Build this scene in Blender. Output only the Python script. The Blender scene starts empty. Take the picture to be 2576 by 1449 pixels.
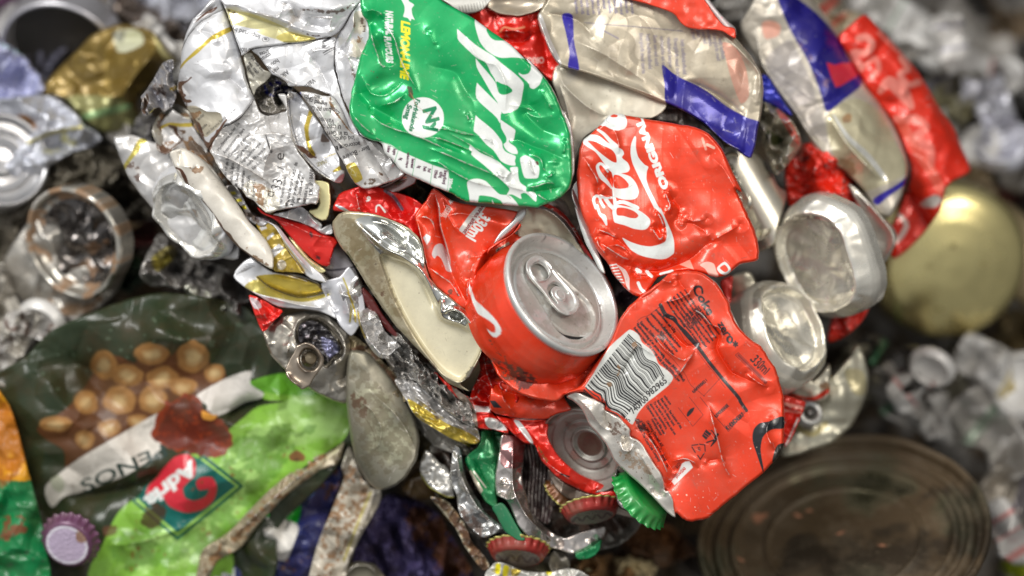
import bpy, math, random
import numpy as np
from mathutils import Vector, Matrix

# ------------------------------------------------------------------ camera, world, lamps, exposure
S = bpy.context.scene
MM = 0.01                      # one millimetre of the place in scene units
PX = 0.155                     # millimetres per traced unit at the focus plane
W0, H0 = 2576.0, 1449.0
DIST = 900.0                   # mm from the lens to the focus plane
cam_d = bpy.data.cameras.new("camera")
cam = bpy.data.objects.new("camera", cam_d)
S.collection.objects.link(cam)
S.camera = cam
cam.location = (0, 0, DIST * MM)
cam_d.sensor_width = 36.0
cam_d.lens = 36.0 * DIST / (W0 * PX)
cam_d.clip_start = 0.05
cam_d.clip_end = 500
cam_d.dof.use_dof = True
cam_d.dof.focus_distance = (DIST - 3.0) * MM
cam_d.dof.aperture_fstop = 0.27
cam_d.dof.aperture_blades = 0

world = bpy.data.worlds.new("World")
S.world = world
world.use_nodes = True
wn, wl = world.node_tree.nodes, world.node_tree.links
bg = wn["Background"]
geo = wn.new("ShaderNodeTexCoord")
sep = wn.new("ShaderNodeSeparateXYZ")
ramp = wn.new("ShaderNodeValToRGB")
wl.new(geo.outputs["Generated"], sep.inputs[0])
zz = wn.new("ShaderNodeMath"); zz.operation = 'MULTIPLY_ADD'; zz.inputs[1].default_value = 0.5; zz.inputs[2].default_value = 0.5
wl.new(sep.outputs["Z"], zz.inputs[0]); wl.new(zz.outputs[0], ramp.inputs[0])
cr = ramp.color_ramp
cr.elements[0].position = 0.0; cr.elements[0].color = (0.05, 0.05, 0.052, 1)
cr.elements[1].position = 0.95; cr.elements[1].color = (0.80, 0.82, 0.84, 1)
e = cr.elements.new(0.45); e.color = (0.26, 0.26, 0.26, 1)
e = cr.elements.new(0.62); e.color = (0.66, 0.665, 0.67, 1)
dt = wn.new("ShaderNodeVectorMath"); dt.operation = 'DOT_PRODUCT'; dt.inputs[1].default_value = (-0.55, 0.62, 0.56)
wl.new(geo.outputs["Generated"], dt.inputs[0])
mrw = wn.new("ShaderNodeMapRange"); mrw.interpolation_type = 'SMOOTHSTEP'
mrw.inputs["From Min"].default_value = -0.35; mrw.inputs["From Max"].default_value = 0.95
mrw.inputs["To Min"].default_value = 0.42; mrw.inputs["To Max"].default_value = 1.15
wl.new(dt.outputs["Value"], mrw.inputs["Value"])
mxw = wn.new("ShaderNodeVectorMath"); mxw.operation = 'SCALE'
wl.new(ramp.outputs[0], mxw.inputs[0]); wl.new(mrw.outputs[0], mxw.inputs["Scale"])
wl.new(mxw.outputs[0], bg.inputs[0])
bg.inputs[1].default_value = 0.74

def area(name, loc, size, energy, col, target=(0, 0, 0), size_y=None):
    l = bpy.data.lights.new(name, "AREA")
    l.shape = 'RECTANGLE'; l.size = size; l.size_y = size_y or size
    l.energy = energy; l.color = col
    o = bpy.data.objects.new(name, l); S.collection.objects.link(o)
    o.location = loc
    o.rotation_euler = (Vector(target) - Vector(loc)).to_track_quat('-Z', 'Y').to_euler()
    return o
area("window_light", (-5.5, 6.5, 8.5), 5.0, 1350, (1.0, 0.985, 0.96), size_y=3.2)
area("fill_light", (5.0, 3.2, 9.0), 2.4, 420, (1.0, 0.93, 0.84), size_y=3.6)  # added lamp at upper right so the metal gets contrasting reflections

S.view_settings.view_transform = 'Standard'
S.view_settings.look = 'None'
S.view_settings.exposure = 0.06
S.view_settings.gamma = 1.0
S.view_settings.use_curve_mapping = False
S.cycles.use_denoising = True
S.cycles.max_bounces = 6
S.cycles.glossy_bounces = 4
S.cycles.diffuse_bounces = 3

# ------------------------------------------------------------------ traced coordinates
FR = {'X': (0, 0, 1.0)}
for ci in range(3):
    for ri in range(3):
        FR['ABCDEFGHI'[ri * 3 + ci]] = (ci * 858.67, ri * 483.0, 1 / 3)
for k, nx, ny in (('P1', 1600, 60), ('P2', 1600, 420), ('P3', 2140, 420), ('P4', 2140, 780), ('Q1', 440, 0), ('Q2', 960, 0),
                  ('Q3', 440, 360), ('Q4', 960, 360), ('Q5', 800, 700), ('Q6', 1500, 700)):
    FR[k] = (nx / 1.49068, ny / 1.49068, 1 / 6)
FR['N1'] = (1760 / 1.49068, 1800 / 1.49068, 1 / 6)
FR['N2'] = (960 / 1.49068, 1120 / 1.49068, 480 / 1656 / 1.49068)
for k, nx, ny in (('P5', 2160, 1040), ('P6', 2160, 1490)):
    FR[k] = (nx / 1.49068, ny / 1.49068, 1 / 4.8)

def T(s):
    """'X: 1,2 3,4 P2: 5,6' -> list of points; numbers in the units of the named frame"""
    fr = FR['X']; out = []
    for w in s.split():
        if w.endswith(':'):
            fr = FR[w[:-1]]
        else:
            a = [float(q) for q in w.split(',')]
            p = (fr[0] + a[0] * fr[2], fr[1] + a[1] * fr[2])
            out.append(p + tuple(q * fr[2] for q in a[2:]))
    return out
def P(s):
    return T(s)[0]

def smooth(pts, closed=True, n=4):
    p = np.array(pts, float)
    m = len(p)
    if m < 3 or n < 2:
        return p
    out = []
    rng = range(m) if closed else range(m - 1)
    for i in rng:
        if closed:
            a, b, c, d = p[(i - 1) % m], p[i], p[(i + 1) % m], p[(i + 2) % m]
        else:
            a, b, c, d = p[max(i - 1, 0)], p[i], p[i + 1], p[min(i + 2, m - 1)]
        for k in range(n):
            t = k / n
            out.append(0.5 * ((2 * b) + (c - a) * t + (2 * a - 5 * b + 4 * c - d) * t * t + (3 * b - a - 3 * c + d) * t ** 3) * 0.8
                       + (b + (c - b) * t) * 0.2)
    if not closed:
        out.append(p[-1])
    return np.array(out)

def segs_of(loop, closed=True):
    loop = np.asarray(loop, float)
    if closed:
        return np.concatenate([loop, np.roll(loop, -1, 0)], 1)
    return np.concatenate([loop[:-1], loop[1:]], 1)

def segdist(Q, segs, inside=True, wid=None):
    """distance to segments, nearest point, even-odd inside"""
    n = len(Q); D = np.full(n, 1e9); N = np.zeros((n, 2)); I = np.zeros(n, bool); SG = np.zeros(n)
    a = segs[:, :2]; b = segs[:, 2:4]; ab = b - a; L2 = (ab ** 2).sum(1) + 1e-12
    ch = max(1, int(3e6 // max(1, len(segs))))
    for s in range(0, n, ch):
        q = Q[s:s + ch]
        d = q[:, None, :] - a[None]
        t = np.clip((d * ab[None]).sum(2) / L2, 0, 1)
        pr = a[None] + ab[None] * t[..., None]
        dd = np.sqrt(((q[:, None, :] - pr) ** 2).sum(2))
        if wid is not None:
            dd = dd - (wid[:, 0] + (wid[:, 1] - wid[:, 0]) * t)
        j = dd.argmin(1); r = np.arange(len(q))
        D[s:s + ch] = dd[r, j]; N[s:s + ch] = pr[r, j]
        cr_ = ab[j, 0] * d[r, j, 1] - ab[j, 1] * d[r, j, 0]
        SG[s:s + ch] = np.sign(cr_)
        if inside:
            y = q[:, 1][:, None]; x = q[:, 0][:, None]
            c = ((a[:, 1] > y) != (b[:, 1] > y))
            xi = a[:, 0] + (y - a[:, 1]) * ab[:, 0] / np.where(np.abs(ab[:, 1]) < 1e-12, 1e-12, ab[:, 1])
            I[s:s + ch] = ((c & (x < xi)).sum(1) % 2) == 1
    return D, N, I, SG

def hash2(i, j, seed):
    h = (i.astype(np.int64) * 374761393 + j.astype(np.int64) * 668265263 + int(seed) * 1442695041) & 0x7fffffff
    h = ((h ^ (h >> 13)) * 1274126177) & 0x7fffffff
    h = (h ^ (h >> 16)) & 0xffffff
    return h / float(0xffffff)

def vnoise(x, y, seed):
    i = np.floor(x); j = np.floor(y); fx = x - i; fy = y - j
    fx = fx * fx * fx * (fx * (fx * 6 - 15) + 10); fy = fy * fy * fy * (fy * (fy * 6 - 15) + 10)
    a = hash2(i, j, seed); b = hash2(i + 1, j, seed); c = hash2(i, j + 1, seed); d = hash2(i + 1, j + 1, seed)
    return (a + (b - a) * fx) * (1 - fy) + (c + (d - c) * fx) * fy - 0.5

def facet(x, y, seed):
    """piecewise planar noise on a simplex lattice: sharp folds, flat facets"""
    s = (x + y) * 0.36602540378
    xs = x + s; ys = y + s
    i = np.floor(xs); j = np.floor(ys); fx = xs - i; fy = ys - j
    a = hash2(i, j, seed); b = hash2(i + 1, j, seed); c = hash2(i, j + 1, seed); d = hash2(i + 1, j + 1, seed)
    up = fx > fy
    return np.where(up, a + (b - a) * fx + (d - b) * fy, a + (c - a) * fy + (d - c) * fx) - 0.5

def crumple(U, V, amp, scale, seed, ang=0.0, asp=1.0, octs=2, warp=0.35):
    c, s = math.cos(math.radians(ang)), math.sin(math.radians(ang))
    x = (U * c + V * s) / (scale * asp); y = (-U * s + V * c) / scale
    x = x + warp * vnoise(x * 1.3, y * 1.3, seed + 71) * 2; y = y + warp * vnoise(x * 1.3 + 9, y * 1.3, seed + 72) * 2
    z = 0; a = amp; k = 1.0
    for o in range(octs):
        z = z + a * facet(x * k + 17.3 * o, y * k - 5.1 * o, seed + o)
        a *= 0.42; k *= 2.3
    return z

def boxblur(z, r):
    if r < 1:
        return z
    for ax in (0, 1):
        for _ in range(2):
            p = np.pad(z, [(r + 1, r) if k == ax else (0, 0) for k in (0, 1)], mode='edge')
            c = p.cumsum(ax)
            z = (c[2 * r + 1:] - c[:-2 * r - 1]) / (2 * r + 1) if ax == 0 else (c[:, 2 * r + 1:] - c[:, :-2 * r - 1]) / (2 * r + 1)
    return z

# ------------------------------------------------------------------ relief (all heights in mm, widths in traced units)
def R_ridge(pts, h, w, p=1.0):
    w = w * 1.7; h = h * 1.15
    sg = segs_of(smooth(pts, False), False)
    def f(U, V):
        z = np.zeros(U.shape); m = w * 5
        bb = (U > sg[:, [0, 2]].min() - m) & (U < sg[:, [0, 2]].max() + m) & (V > sg[:, [1, 3]].min() - m) & (V < sg[:, [1, 3]].max() + m)
        if bb.any():
            q = np.stack([U[bb], V[bb]], 1)
            d = segdist(q, sg, False)[0]
            # fade at the ends
            e0 = np.hypot(q[:, 0] - sg[0, 0], q[:, 1] - sg[0, 1]); e1 = np.hypot(q[:, 0] - sg[-1, 2], q[:, 1] - sg[-1, 3])
            L = np.hypot(sg[:, 2] - sg[:, 0], sg[:, 3] - sg[:, 1]).sum()
            fade = np.clip(np.minimum(e0, e1) / (L * 0.25 + 1e-6), 0, 1)
            z[bb] = h * np.exp(-(d / w) ** p) * (0.15 + 0.85 * fade)
        return z
    return f
def R_fold(pts, h, w, soft=2.0):
    """a lip: the left-hand side of the line stands h above the other"""
    sg = segs_of(smooth(pts, False), False)
    def f(U, V):
        z = np.zeros(U.shape); m = w * 5
        bb = (U > sg[:, [0, 2]].min() - m) & (U < sg[:, [0, 2]].max() + m) & (V > sg[:, [1, 3]].min() - m) & (V < sg[:, [1, 3]].max() + m)
        if bb.any():
            q = np.stack([U[bb], V[bb]], 1)
            d, _, _, s = segdist(q, sg, False)
            e0 = np.hypot(q[:, 0] - sg[0, 0], q[:, 1] - sg[0, 1]); e1 = np.hypot(q[:, 0] - sg[-1, 2], q[:, 1] - sg[-1, 3])
            L = np.hypot(sg[:, 2] - sg[:, 0], sg[:, 3] - sg[:, 1]).sum()
            fade = np.clip(np.minimum(e0, e1) / (L * 0.2 + 1e-6), 0, 1)
            sd = -s * d
            z[bb] = h * fade * np.exp(-d / w) * (np.clip(0.5 + sd / soft, 0, 1) - 0.5) * 2
        return z
    return f
def R_dent(c, rx, ry, ang, h, p=2.0):
    ca, sa = math.cos(math.radians(ang)), math.sin(math.radians(ang))
    def f(U, V):
        x = ((U - c[0]) * ca + (V - c[1]) * sa) / rx; y = (-(U - c[0]) * sa + (V - c[1]) * ca) / ry
        r = np.hypot(x, y)
        return h * np.exp(-r ** p)
    return f
def R_plateau(loop, h, w, sm=True):
    lp = smooth(loop) if sm else np.array(loop, float)
    sg = segs_of(lp)
    def f(U, V):
        q = np.stack([U.ravel(), V.ravel()], 1); z = np.zeros(len(q))
        m = (q[:, 0] > lp[:, 0].min() - w * 2) & (q[:, 0] < lp[:, 0].max() + w * 2) & (q[:, 1] > lp[:, 1].min() - w * 2) & (q[:, 1] < lp[:, 1].max() + w * 2)
        if m.any():
            d, _, i, _ = segdist(q[m], sg)
            sd = np.where(i, d, -d)
            t = np.clip(0.5 + sd / w, 0, 1)
            z[m] = h * t * t * (3 - 2 * t)
        return z.reshape(U.shape)
    return f
def R_tilt(c, gx, gy):
    return lambda U, V: (U - c[0]) * gx + (V - c[1]) * gy
def R_cyl(c, ang, w, h):
    """barrel: round across the direction ang"""
    nx, ny = -math.sin(math.radians(ang)), math.cos(math.radians(ang))
    def f(U, V):
        d = ((U - c[0]) * nx + (V - c[1]) * ny) / w
        return h * (np.sqrt(np.clip(1 - np.clip(d, -0.98, 0.98) ** 2, 0, 1)) - 1)
    return f
def R_wave(amp, lam, ang, seed, soft=1.0):
    def f(U, V):
        a = math.radians(ang)
        x = U * math.cos(a) + V * math.sin(a) + 14 * vnoise(U / 90, V / 90, seed) * 2
        return amp * np.sin(x * 2 * math.pi / lam) * (0.5 + vnoise(U / 120, V / 120, seed + 5))
    return f
def R_crumple(amp, scale, seed, ang=0, asp=1, octs=2, warp=0.2):
    amp = amp * 1.5; scale = scale * (1.15 if amp < 4 else 1.1)
    return lambda U, V: crumple(U, V, amp, scale, seed, ang, asp, octs, warp)
def R_soft(amp, scale, seed):
    amp = amp * .5
    return lambda U, V: amp * 2 * (vnoise(U / scale, V / scale, seed) + 0.45 * vnoise(U / scale * 2.1, V / scale * 2.1, seed + 1))

# ------------------------------------------------------------------ inks: (r, g, b, metallic, roughness, dirt)
def lin(c):
    c = c / 255.0
    return c / 12.92 if c < 0.04045 else ((c + 0.055) / 1.055) ** 2.4
def ink(r, g, b, m=0.3, ro=0.35, d=0.15):
    d = min(1.0, d * 1.8)
    return (lin(r), lin(g), lin(b), m, ro, d)
RED = ink(220, 54, 14, 0.36, 0.35, 0.26)
GREEN = ink(0, 158, 86, 0.3, 0.3, 0.12)
WHITE = ink(214, 216, 212, 0.1, 0.34, 0.12)
PEARL = ink(208, 208, 210, 0.4, 0.36, 0.14)
SILVER = ink(214, 214, 214, 1.0, 0.24, 0.2)
SATIN = ink(216, 215, 210, 0.85, 0.4, 0.22)
CREAM = ink(205, 196, 172, 0.55, 0.42, 0.3)
TAN = ink(176, 166, 146, 0.55, 0.4, 0.3)
BLUE = ink(40, 28, 140, 0.2, 0.35, 0.15)
GOLD = ink(196, 172, 66, 0.6, 0.32, 0.15)
PGOLD = ink(222, 214, 160, 0.6, 0.3, 0.12)
BLACK = ink(22, 18, 22, 0.0, 0.4, 0.05)
GREY = ink(120, 118, 116, 0.8, 0.4, 0.3)
DGREY = ink(66, 64, 62, 0.7, 0.45, 0.4)
RUST = ink(76, 42, 20, 0.0, 0.8, 0.5)
OCHRE = ink(128, 88, 44, 0.0, 0.75, 0.55)
YELLOW = ink(226, 212, 20, 0.1, 0.35, 0.05)

_txt = {}
def text_segs(s):
    if s in _txt:
        return _txt[s]
    cu = bpy.data.curves.new("glyphs", 'FONT'); cu.body = s; cu.size = 1.0; cu.resolution_u = 3
    ob = bpy.data.objects.new("glyphs", cu)
    me = ob.to_mesh()
    co = np.array([v.co[:2] for v in me.vertices]) if len(me.vertices) else np.zeros((0, 2))
    cnt = {}
    for p in me.polygons:
        for k in p.edge_keys:
            cnt[k] = cnt.get(k, 0) + 1
    sg = np.array([np.concatenate([co[a], co[b]]) for (a, b), c in cnt.items() if c == 1]) if cnt else np.zeros((0, 4))
    ob.to_mesh_clear()
    bpy.data.objects.remove(ob); bpy.data.curves.remove(cu)
    _txt[s] = sg
    return sg

# paint operations: each returns (index array, coverage) over the vertices
def mixin(C, idx, cov, ik):
    t = cov[:, None]
    C[idx] = C[idx] * (1 - t) + np.array(ik)[None] * t

def wob(U, V, w):
    if not w:
        return U, V
    a, sc, sd = w
    return U + a * 2 * vnoise(U / sc, V / sc, sd), V + a * 2 * vnoise(U / sc + 31, V / sc, sd + 1)

def K_poly(loop, ik, aa=1.3, sm=True, warp=None, op=1.0):
    lp = smooth(loop) if sm else np.array(loop, float)
    sg = segs_of(lp)
    def f(U, V, C):
        u, v = wob(U, V, warp)
        idx = np.nonzero((u > lp[:, 0].min() - aa) & (u < lp[:, 0].max() + aa) & (v > lp[:, 1].min() - aa) & (v < lp[:, 1].max() + aa))[0]
        if len(idx):
            d, _, i, _ = segdist(np.stack([u[idx], v[idx]], 1), sg)
            mixin(C, idx, op * np.clip(0.5 + np.where(i, d, -d) / aa, 0, 1), ik)
    return f
def K_line(pts, w, ik, aa=1.2, sm=True, warp=None, op=1.0):
    """w: width, or one width per point"""
    pp = np.array([p[:2] for p in pts], float)
    ww = np.array([w] * len(pp), float) if np.isscalar(w) else np.array(w, float)
    full = np.concatenate([pp, ww[:, None] / 2], 1)
    full = smooth(full, False) if sm else full
    sg = segs_of(full[:, :2], False); wd = np.stack([full[:-1, 2], full[1:, 2]], 1)
    m = full[:, 2].max() + aa
    def f(U, V, C):
        u, v = wob(U, V, warp)
        idx = np.nonzero((u > full[:, 0].min() - m) & (u < full[:, 0].max() + m) & (v > full[:, 1].min() - m) & (v < full[:, 1].max() + m))[0]
        if len(idx):
            d = segdist(np.stack([u[idx], v[idx]], 1), sg, False, wd)[0]
            mixin(C, idx, op * np.clip(0.5 - d / aa, 0, 1), ik)
    return f
def K_text(s, at, size, ang, ik, sx=1.0, shear=0.0, warp=None, aa=1.1, bold=0.0, space=0, op=1.0, to=None, px=0.45):
    """size: letter height; text runs along ang (clockwise in the picture)"""
    k = size / 0.70
    if to is not None:
        ang = math.degrees(math.atan2(to[1] - at[1], to[0] - at[0]))
    def f(U, V, C):
        sg = text_segs(s)
        if not len(sg):
            return
        sx_ = sx
        if to is not None:
            sx_ = math.hypot(to[0] - at[0], to[1] - at[1]) / (k * sg[:, [0, 2]].max())
        u, v = wob(U, V, warp)
        a = math.radians(ang); ca, sa = math.cos(a), math.sin(a)
        du, dv = u - at[0], v - at[1]
        y = (du * sa - dv * ca) / k
        x = (du * ca + dv * sa) / (k * sx_) - shear * y
        xs = sg[:, [0, 2]]; ys = sg[:, [1, 3]]
        mgn = aa / k + bold
        idx = np.nonzero((x > xs.min() - mgn) & (x < xs.max() + mgn) & (y > ys.min() - mgn) & (y < ys.max() + mgn))[0]
        if not len(idx):
            return
        order = idx[np.argsort(x[idx])]
        step = 400
        sm_ = sg.copy()
        for c0 in range(0, len(order), step):
            ii = order[c0:c0 + step]
            lo, hi = x[ii].min() - mgn * 2, x[ii].max() + mgn * 2
            keep = (xs.max(1) >= lo) & (xs.min(1) <= hi)
            near = sm_[keep]
            if not len(near):
                continue
            # even-odd test needs every segment to the right: rotate the ray to +y by swapping axes
            q = np.stack([y[ii], x[ii]], 1)
            d, _, i, _ = segdist(q, near[:, [1, 0, 3, 2]])
            sd = (np.where(i, d, -d) + bold) * k + px
            mixin(C, ii, op * np.clip(0.5 + sd / aa, 0, 1), ik)
    return f
def K_spots(loop, n, r0, r1, ik, seed, op=0.9):
    rnd = random.Random(seed); lp = np.array(loop, float); sg = segs_of(lp); c = []
    while len(c) < n:
        q = np.array([[rnd.uniform(lp[:, 0].min(), lp[:, 0].max()), rnd.uniform(lp[:, 1].min(), lp[:, 1].max())]])
        if segdist(q, sg)[2][0]:
            c.append((q[0, 0], q[0, 1], rnd.uniform(r0, r1) * (1 if rnd.random() < 0.7 else 1.6), rnd.uniform(0.5, 1), rnd.uniform(0, 3.14)))
    def f(U, V, C):
        for (cu, cv, r, as_, an) in c:
            idx = np.nonzero((abs(U - cu) < r * 2) & (abs(V - cv) < r * 2))[0]
            if len(idx):
                x = U[idx] - cu; y = V[idx] - cv
                xx = x * math.cos(an) + y * math.sin(an); yy = (-x * math.sin(an) + y * math.cos(an)) / as_
                d = np.hypot(xx, yy) * (1 + 0.7 * vnoise(U[idx] / (r * .6), V[idx] / (r * .6), seed))
                mixin(C, idx, op * np.clip((r - d) / 1.2 + 0.5, 0, 1), ik)
    return f
def K_stain(loop, ik, seed, thr=0.0, scale=18.0, soft=0.15, op=0.85):
    """ragged wear or rust inside a loop"""
    lp = smooth(loop); sg = segs_of(lp)
    def f(U, V, C):
        idx = np.nonzero((U > lp[:, 0].min()) & (U < lp[:, 0].max()) & (V > lp[:, 1].min()) & (V < lp[:, 1].max()))[0]
        if len(idx):
            d, _, i, _ = segdist(np.stack([U[idx], V[idx]], 1), sg)
            n = vnoise(U[idx] / scale, V[idx] / scale, seed) + 0.5 * vnoise(U[idx] / scale * 2.3, V[idx] / scale * 2.3, seed + 1) + 0.3 * vnoise(U[idx] / scale * 5, V[idx] / scale * 5, seed + 2)
            e = np.clip(d / (scale * 0.8), 0, 1) - 0.5
            t = np.where(i, np.clip((n + e * 0.6 - thr) / soft + 0.5, 0, 1), 0)
            mixin(C, idx, op * t, ik)
    return f
def K_field(fn, ik, op=1.0):
    def f(U, V, C):
        t = np.clip(fn(U, V), 0, 1); idx = np.nonzero(t > 0.003)[0]
        if len(idx):
            mixin(C, idx, op * t[idx], ik)
    return f
def K_lines_text(words, at, size, ang, lead, ik, n=5, seed=0, warp=None, sx=0.9, bold=0.0, jit=0, op=1.0):
    """a block of small print, one string per line"""
    ops = []
    a = math.radians(ang); dx, dy = -math.sin(a), math.cos(a)
    for i, w in enumerate(words):
        ops.append(K_text(w, (at[0] + dx * lead * i, at[1] + dy * lead * i), size, ang, ik, sx=sx, warp=warp, bold=bold, op=op))
    def f(U, V, C):
        for o in ops:
            o(U, V, C)
    return f

# ------------------------------------------------------------------ materials
def make_mat(name, coat=0.0, dirt=(0.10, 0.075, 0.045), dscale=4.5, bump=0.12, bscale=9.0, speck=0.25, spec=0.5, thr=0.56):
    m = bpy.data.materials.new(name); m.use_nodes = True
    n, l = m.node_tree.nodes, m.node_tree.links
    b = n["Principled BSDF"]
    at = n.new("ShaderNodeAttribute"); at.attribute_name = "Col"
    fi = n.new("ShaderNodeAttribute"); fi.attribute_name = "Fin"
    sx = n.new("ShaderNodeSeparateColor"); l.new(fi.outputs["Color"], sx.inputs[0])
    tc = n.new("ShaderNodeTexCoord")
    geo = n.new("ShaderNodeNewGeometry")
    no = n.new("ShaderNodeTexNoise"); no.inputs["Scale"].default_value = dscale; no.inputs["Detail"].default_value = 9; no.inputs["Roughness"].default_value = 0.68
    l.new(geo.outputs["Position"], no.inputs["Vector"])
    mr = n.new("ShaderNodeMapRange"); mr.inputs["From Min"].default_value = thr - 0.1; mr.inputs["From Max"].default_value = thr + 0.16
    l.new(no.outputs["Fac"], mr.inputs["Value"])
    n2 = n.new("ShaderNodeTexNoise"); n2.inputs["Scale"].default_value = 26; n2.inputs["Detail"].default_value = 6; n2.inputs["Roughness"].default_value = 0.7
    l.new(geo.outputs["Position"], n2.inputs["Vector"])
    m2 = n.new("ShaderNodeMapRange"); m2.inputs["From Min"].default_value = 0.6; m2.inputs["From Max"].default_value = 0.72; m2.inputs["To Max"].default_value = speck * 4
    l.new(n2.outputs["Fac"], m2.inputs["Value"])
    ad = n.new("ShaderNodeMath"); ad.operation = 'ADD'; l.new(mr.outputs[0], ad.inputs[0]); l.new(m2.outputs[0], ad.inputs[1])
    mu = n.new("ShaderNodeMath"); mu.operation = 'MULTIPLY'; mu.use_clamp = True; l.new(ad.outputs[0], mu.inputs[0]); l.new(sx.outputs[2], mu.inputs[1])
    mix = n.new("ShaderNodeMix"); mix.data_type = 'RGBA'
    l.new(mu.outputs[0], mix.inputs["Factor"]); l.new(at.outputs["Color"], mix.inputs[6]); mix.inputs[7].default_value = dirt + (1,)
    # fine tonal variation of the print itself
    n3 = n.new("ShaderNodeTexNoise"); n3.inputs["Scale"].default_value = 5; n3.inputs["Detail"].default_value = 10; n3.inputs["Roughness"].default_value = 0.75
    l.new(geo.outputs["Position"], n3.inputs["Vector"])
    m3 = n.new("ShaderNodeMapRange"); m3.inputs["From Min"].default_value = 0.25; m3.inputs["From Max"].default_value = 0.75; m3.inputs["To Min"].default_value = 0.8; m3.inputs["To Max"].default_value = 1.12
    l.new(n3.outputs["Fac"], m3.inputs["Value"])
    hs = n.new("ShaderNodeHueSaturation"); l.new(mix.outputs[2], hs.inputs["Color"]); l.new(m3.outputs[0], hs.inputs["Value"])
    l.new(hs.outputs[0], b.inputs["Base Color"])
    sb = n.new("ShaderNodeMath"); sb.operation = 'SUBTRACT'; sb.use_clamp = True
    l.new(sx.outputs[0], sb.inputs[0]); l.new(mu.outputs[0], sb.inputs[1]); l.new(sb.outputs[0], b.inputs["Metallic"])
    r1 = n.new("ShaderNodeMath"); r1.operation = 'MULTIPLY_ADD'; l.new(no.outputs["Fac"], r1.inputs[0]); r1.inputs[1].default_value = 0.22; l.new(sx.outputs[1], r1.inputs[2])
    r2 = n.new("ShaderNodeMath"); r2.operation = 'ADD'; r2.use_clamp = True; l.new(r1.outputs[0], r2.inputs[0]); r2.inputs[1].default_value = -0.1
    l.new(r2.outputs[0], b.inputs["Roughness"])
    b.inputs["Specular IOR Level"].default_value = spec
    b.inputs["Coat Weight"].default_value = coat; b.inputs["Coat Roughness"].default_value = 0.16
    nb = n.new("ShaderNodeTexNoise"); nb.inputs["Scale"].default_value = bscale; nb.inputs["Detail"].default_value = 5; nb.inputs["Roughness"].default_value = 0.55
    l.new(geo.outputs["Position"], nb.inputs["Vector"])
    bp = n.new("ShaderNodeBump"); bp.inputs["Strength"].default_value = bump; bp.inputs["Distance"].default_value = 0.02
    l.new(nb.outputs["Fac"], bp.inputs["Height"]); l.new(bp.outputs[0], b.inputs["Normal"])
    return m
M_CAN = make_mat("printed_aluminium", coat=0.3, bump=0.07, bscale=5)
M_METAL = make_mat("bare_aluminium", coat=0.0, bump=0.07, bscale=5)
M_BAG = make_mat("plastic_film", spec=0.3, coat=0.06, bump=0.2, bscale=6, dirt=(0.05, 0.03, 0.012), thr=0.52)
M_FOIL = make_mat("crumpled_foil", coat=0.0, bump=0.3, bscale=4, dirt=(0.06, 0.045, 0.03), thr=0.5)
M_GROUND = make_mat("dirty_floor", bump=0.8, bscale=3)

# ------------------------------------------------------------------ placing
def unproj(U, V, Z):
    k = PX * (DIST - Z) / DIST * MM
    return np.stack([(U - W0 / 2) * k, (H0 / 2 - V) * k, Z * MM], -1)

def mesh_obj(name, co, faces, C, mat, parent=None, smooth_shade=True):
    me = bpy.data.meshes.new(name)
    off = np.array(parent.matrix_world.translation if False else (parent.get("_at", (0, 0, 0)) if parent else co.mean(0)))
    co = co - off
    me.vertices.add(len(co)); me.vertices.foreach_set("co", co.astype(np.float32).ravel())
    nf, k = faces.shape
    me.loops.add(nf * k); me.loops.foreach_set("vertex_index", faces.astype(np.int32).ravel())
    me.polygons.add(nf); me.polygons.foreach_set("loop_start", np.arange(0, nf * k, k, dtype=np.int32))
    me.polygons.foreach_set("loop_total", np.full(nf, k, np.int32))
    me.polygons.foreach_set("use_smooth", np.full(nf, smooth_shade))
    me.update(calc_edges=True)
    a = me.attributes.new("Col", 'FLOAT_COLOR', 'POINT'); buf = np.ones((len(co), 4), np.float32); buf[:, :3] = C[:, :3]; a.data.foreach_set("color", buf.ravel())
    a = me.attributes.new("Fin", 'FLOAT_COLOR', 'POINT'); buf = np.ones((len(co), 4), np.float32); buf[:, :3] = C[:, 3:6]; a.data.foreach_set("color", buf.ravel())
    me.materials.append(mat)
    o = bpy.data.objects.new(name, me); S.collection.objects.link(o)
    if parent:
        o.parent = parent
    else:
        o.location = off
    return o

def tag(o, label=None, cat=None, group=None, kind=None):
    if label: o["label"] = label
    if cat: o["category"] = cat
    if group: o["group"] = group
    if kind: o["kind"] = kind
    return o

def thing(name, label, cat, at, group=None):
    o = bpy.data.objects.new(name, None); S.collection.objects.link(o)
    o.empty_display_size = 0.1
    p = unproj(np.array(at[0], float), np.array(at[1], float), np.array(float(at[2])))
    o.location = p; o["_at"] = [float(x) for x in p]
    return tag(o, label, cat, group)

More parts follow.
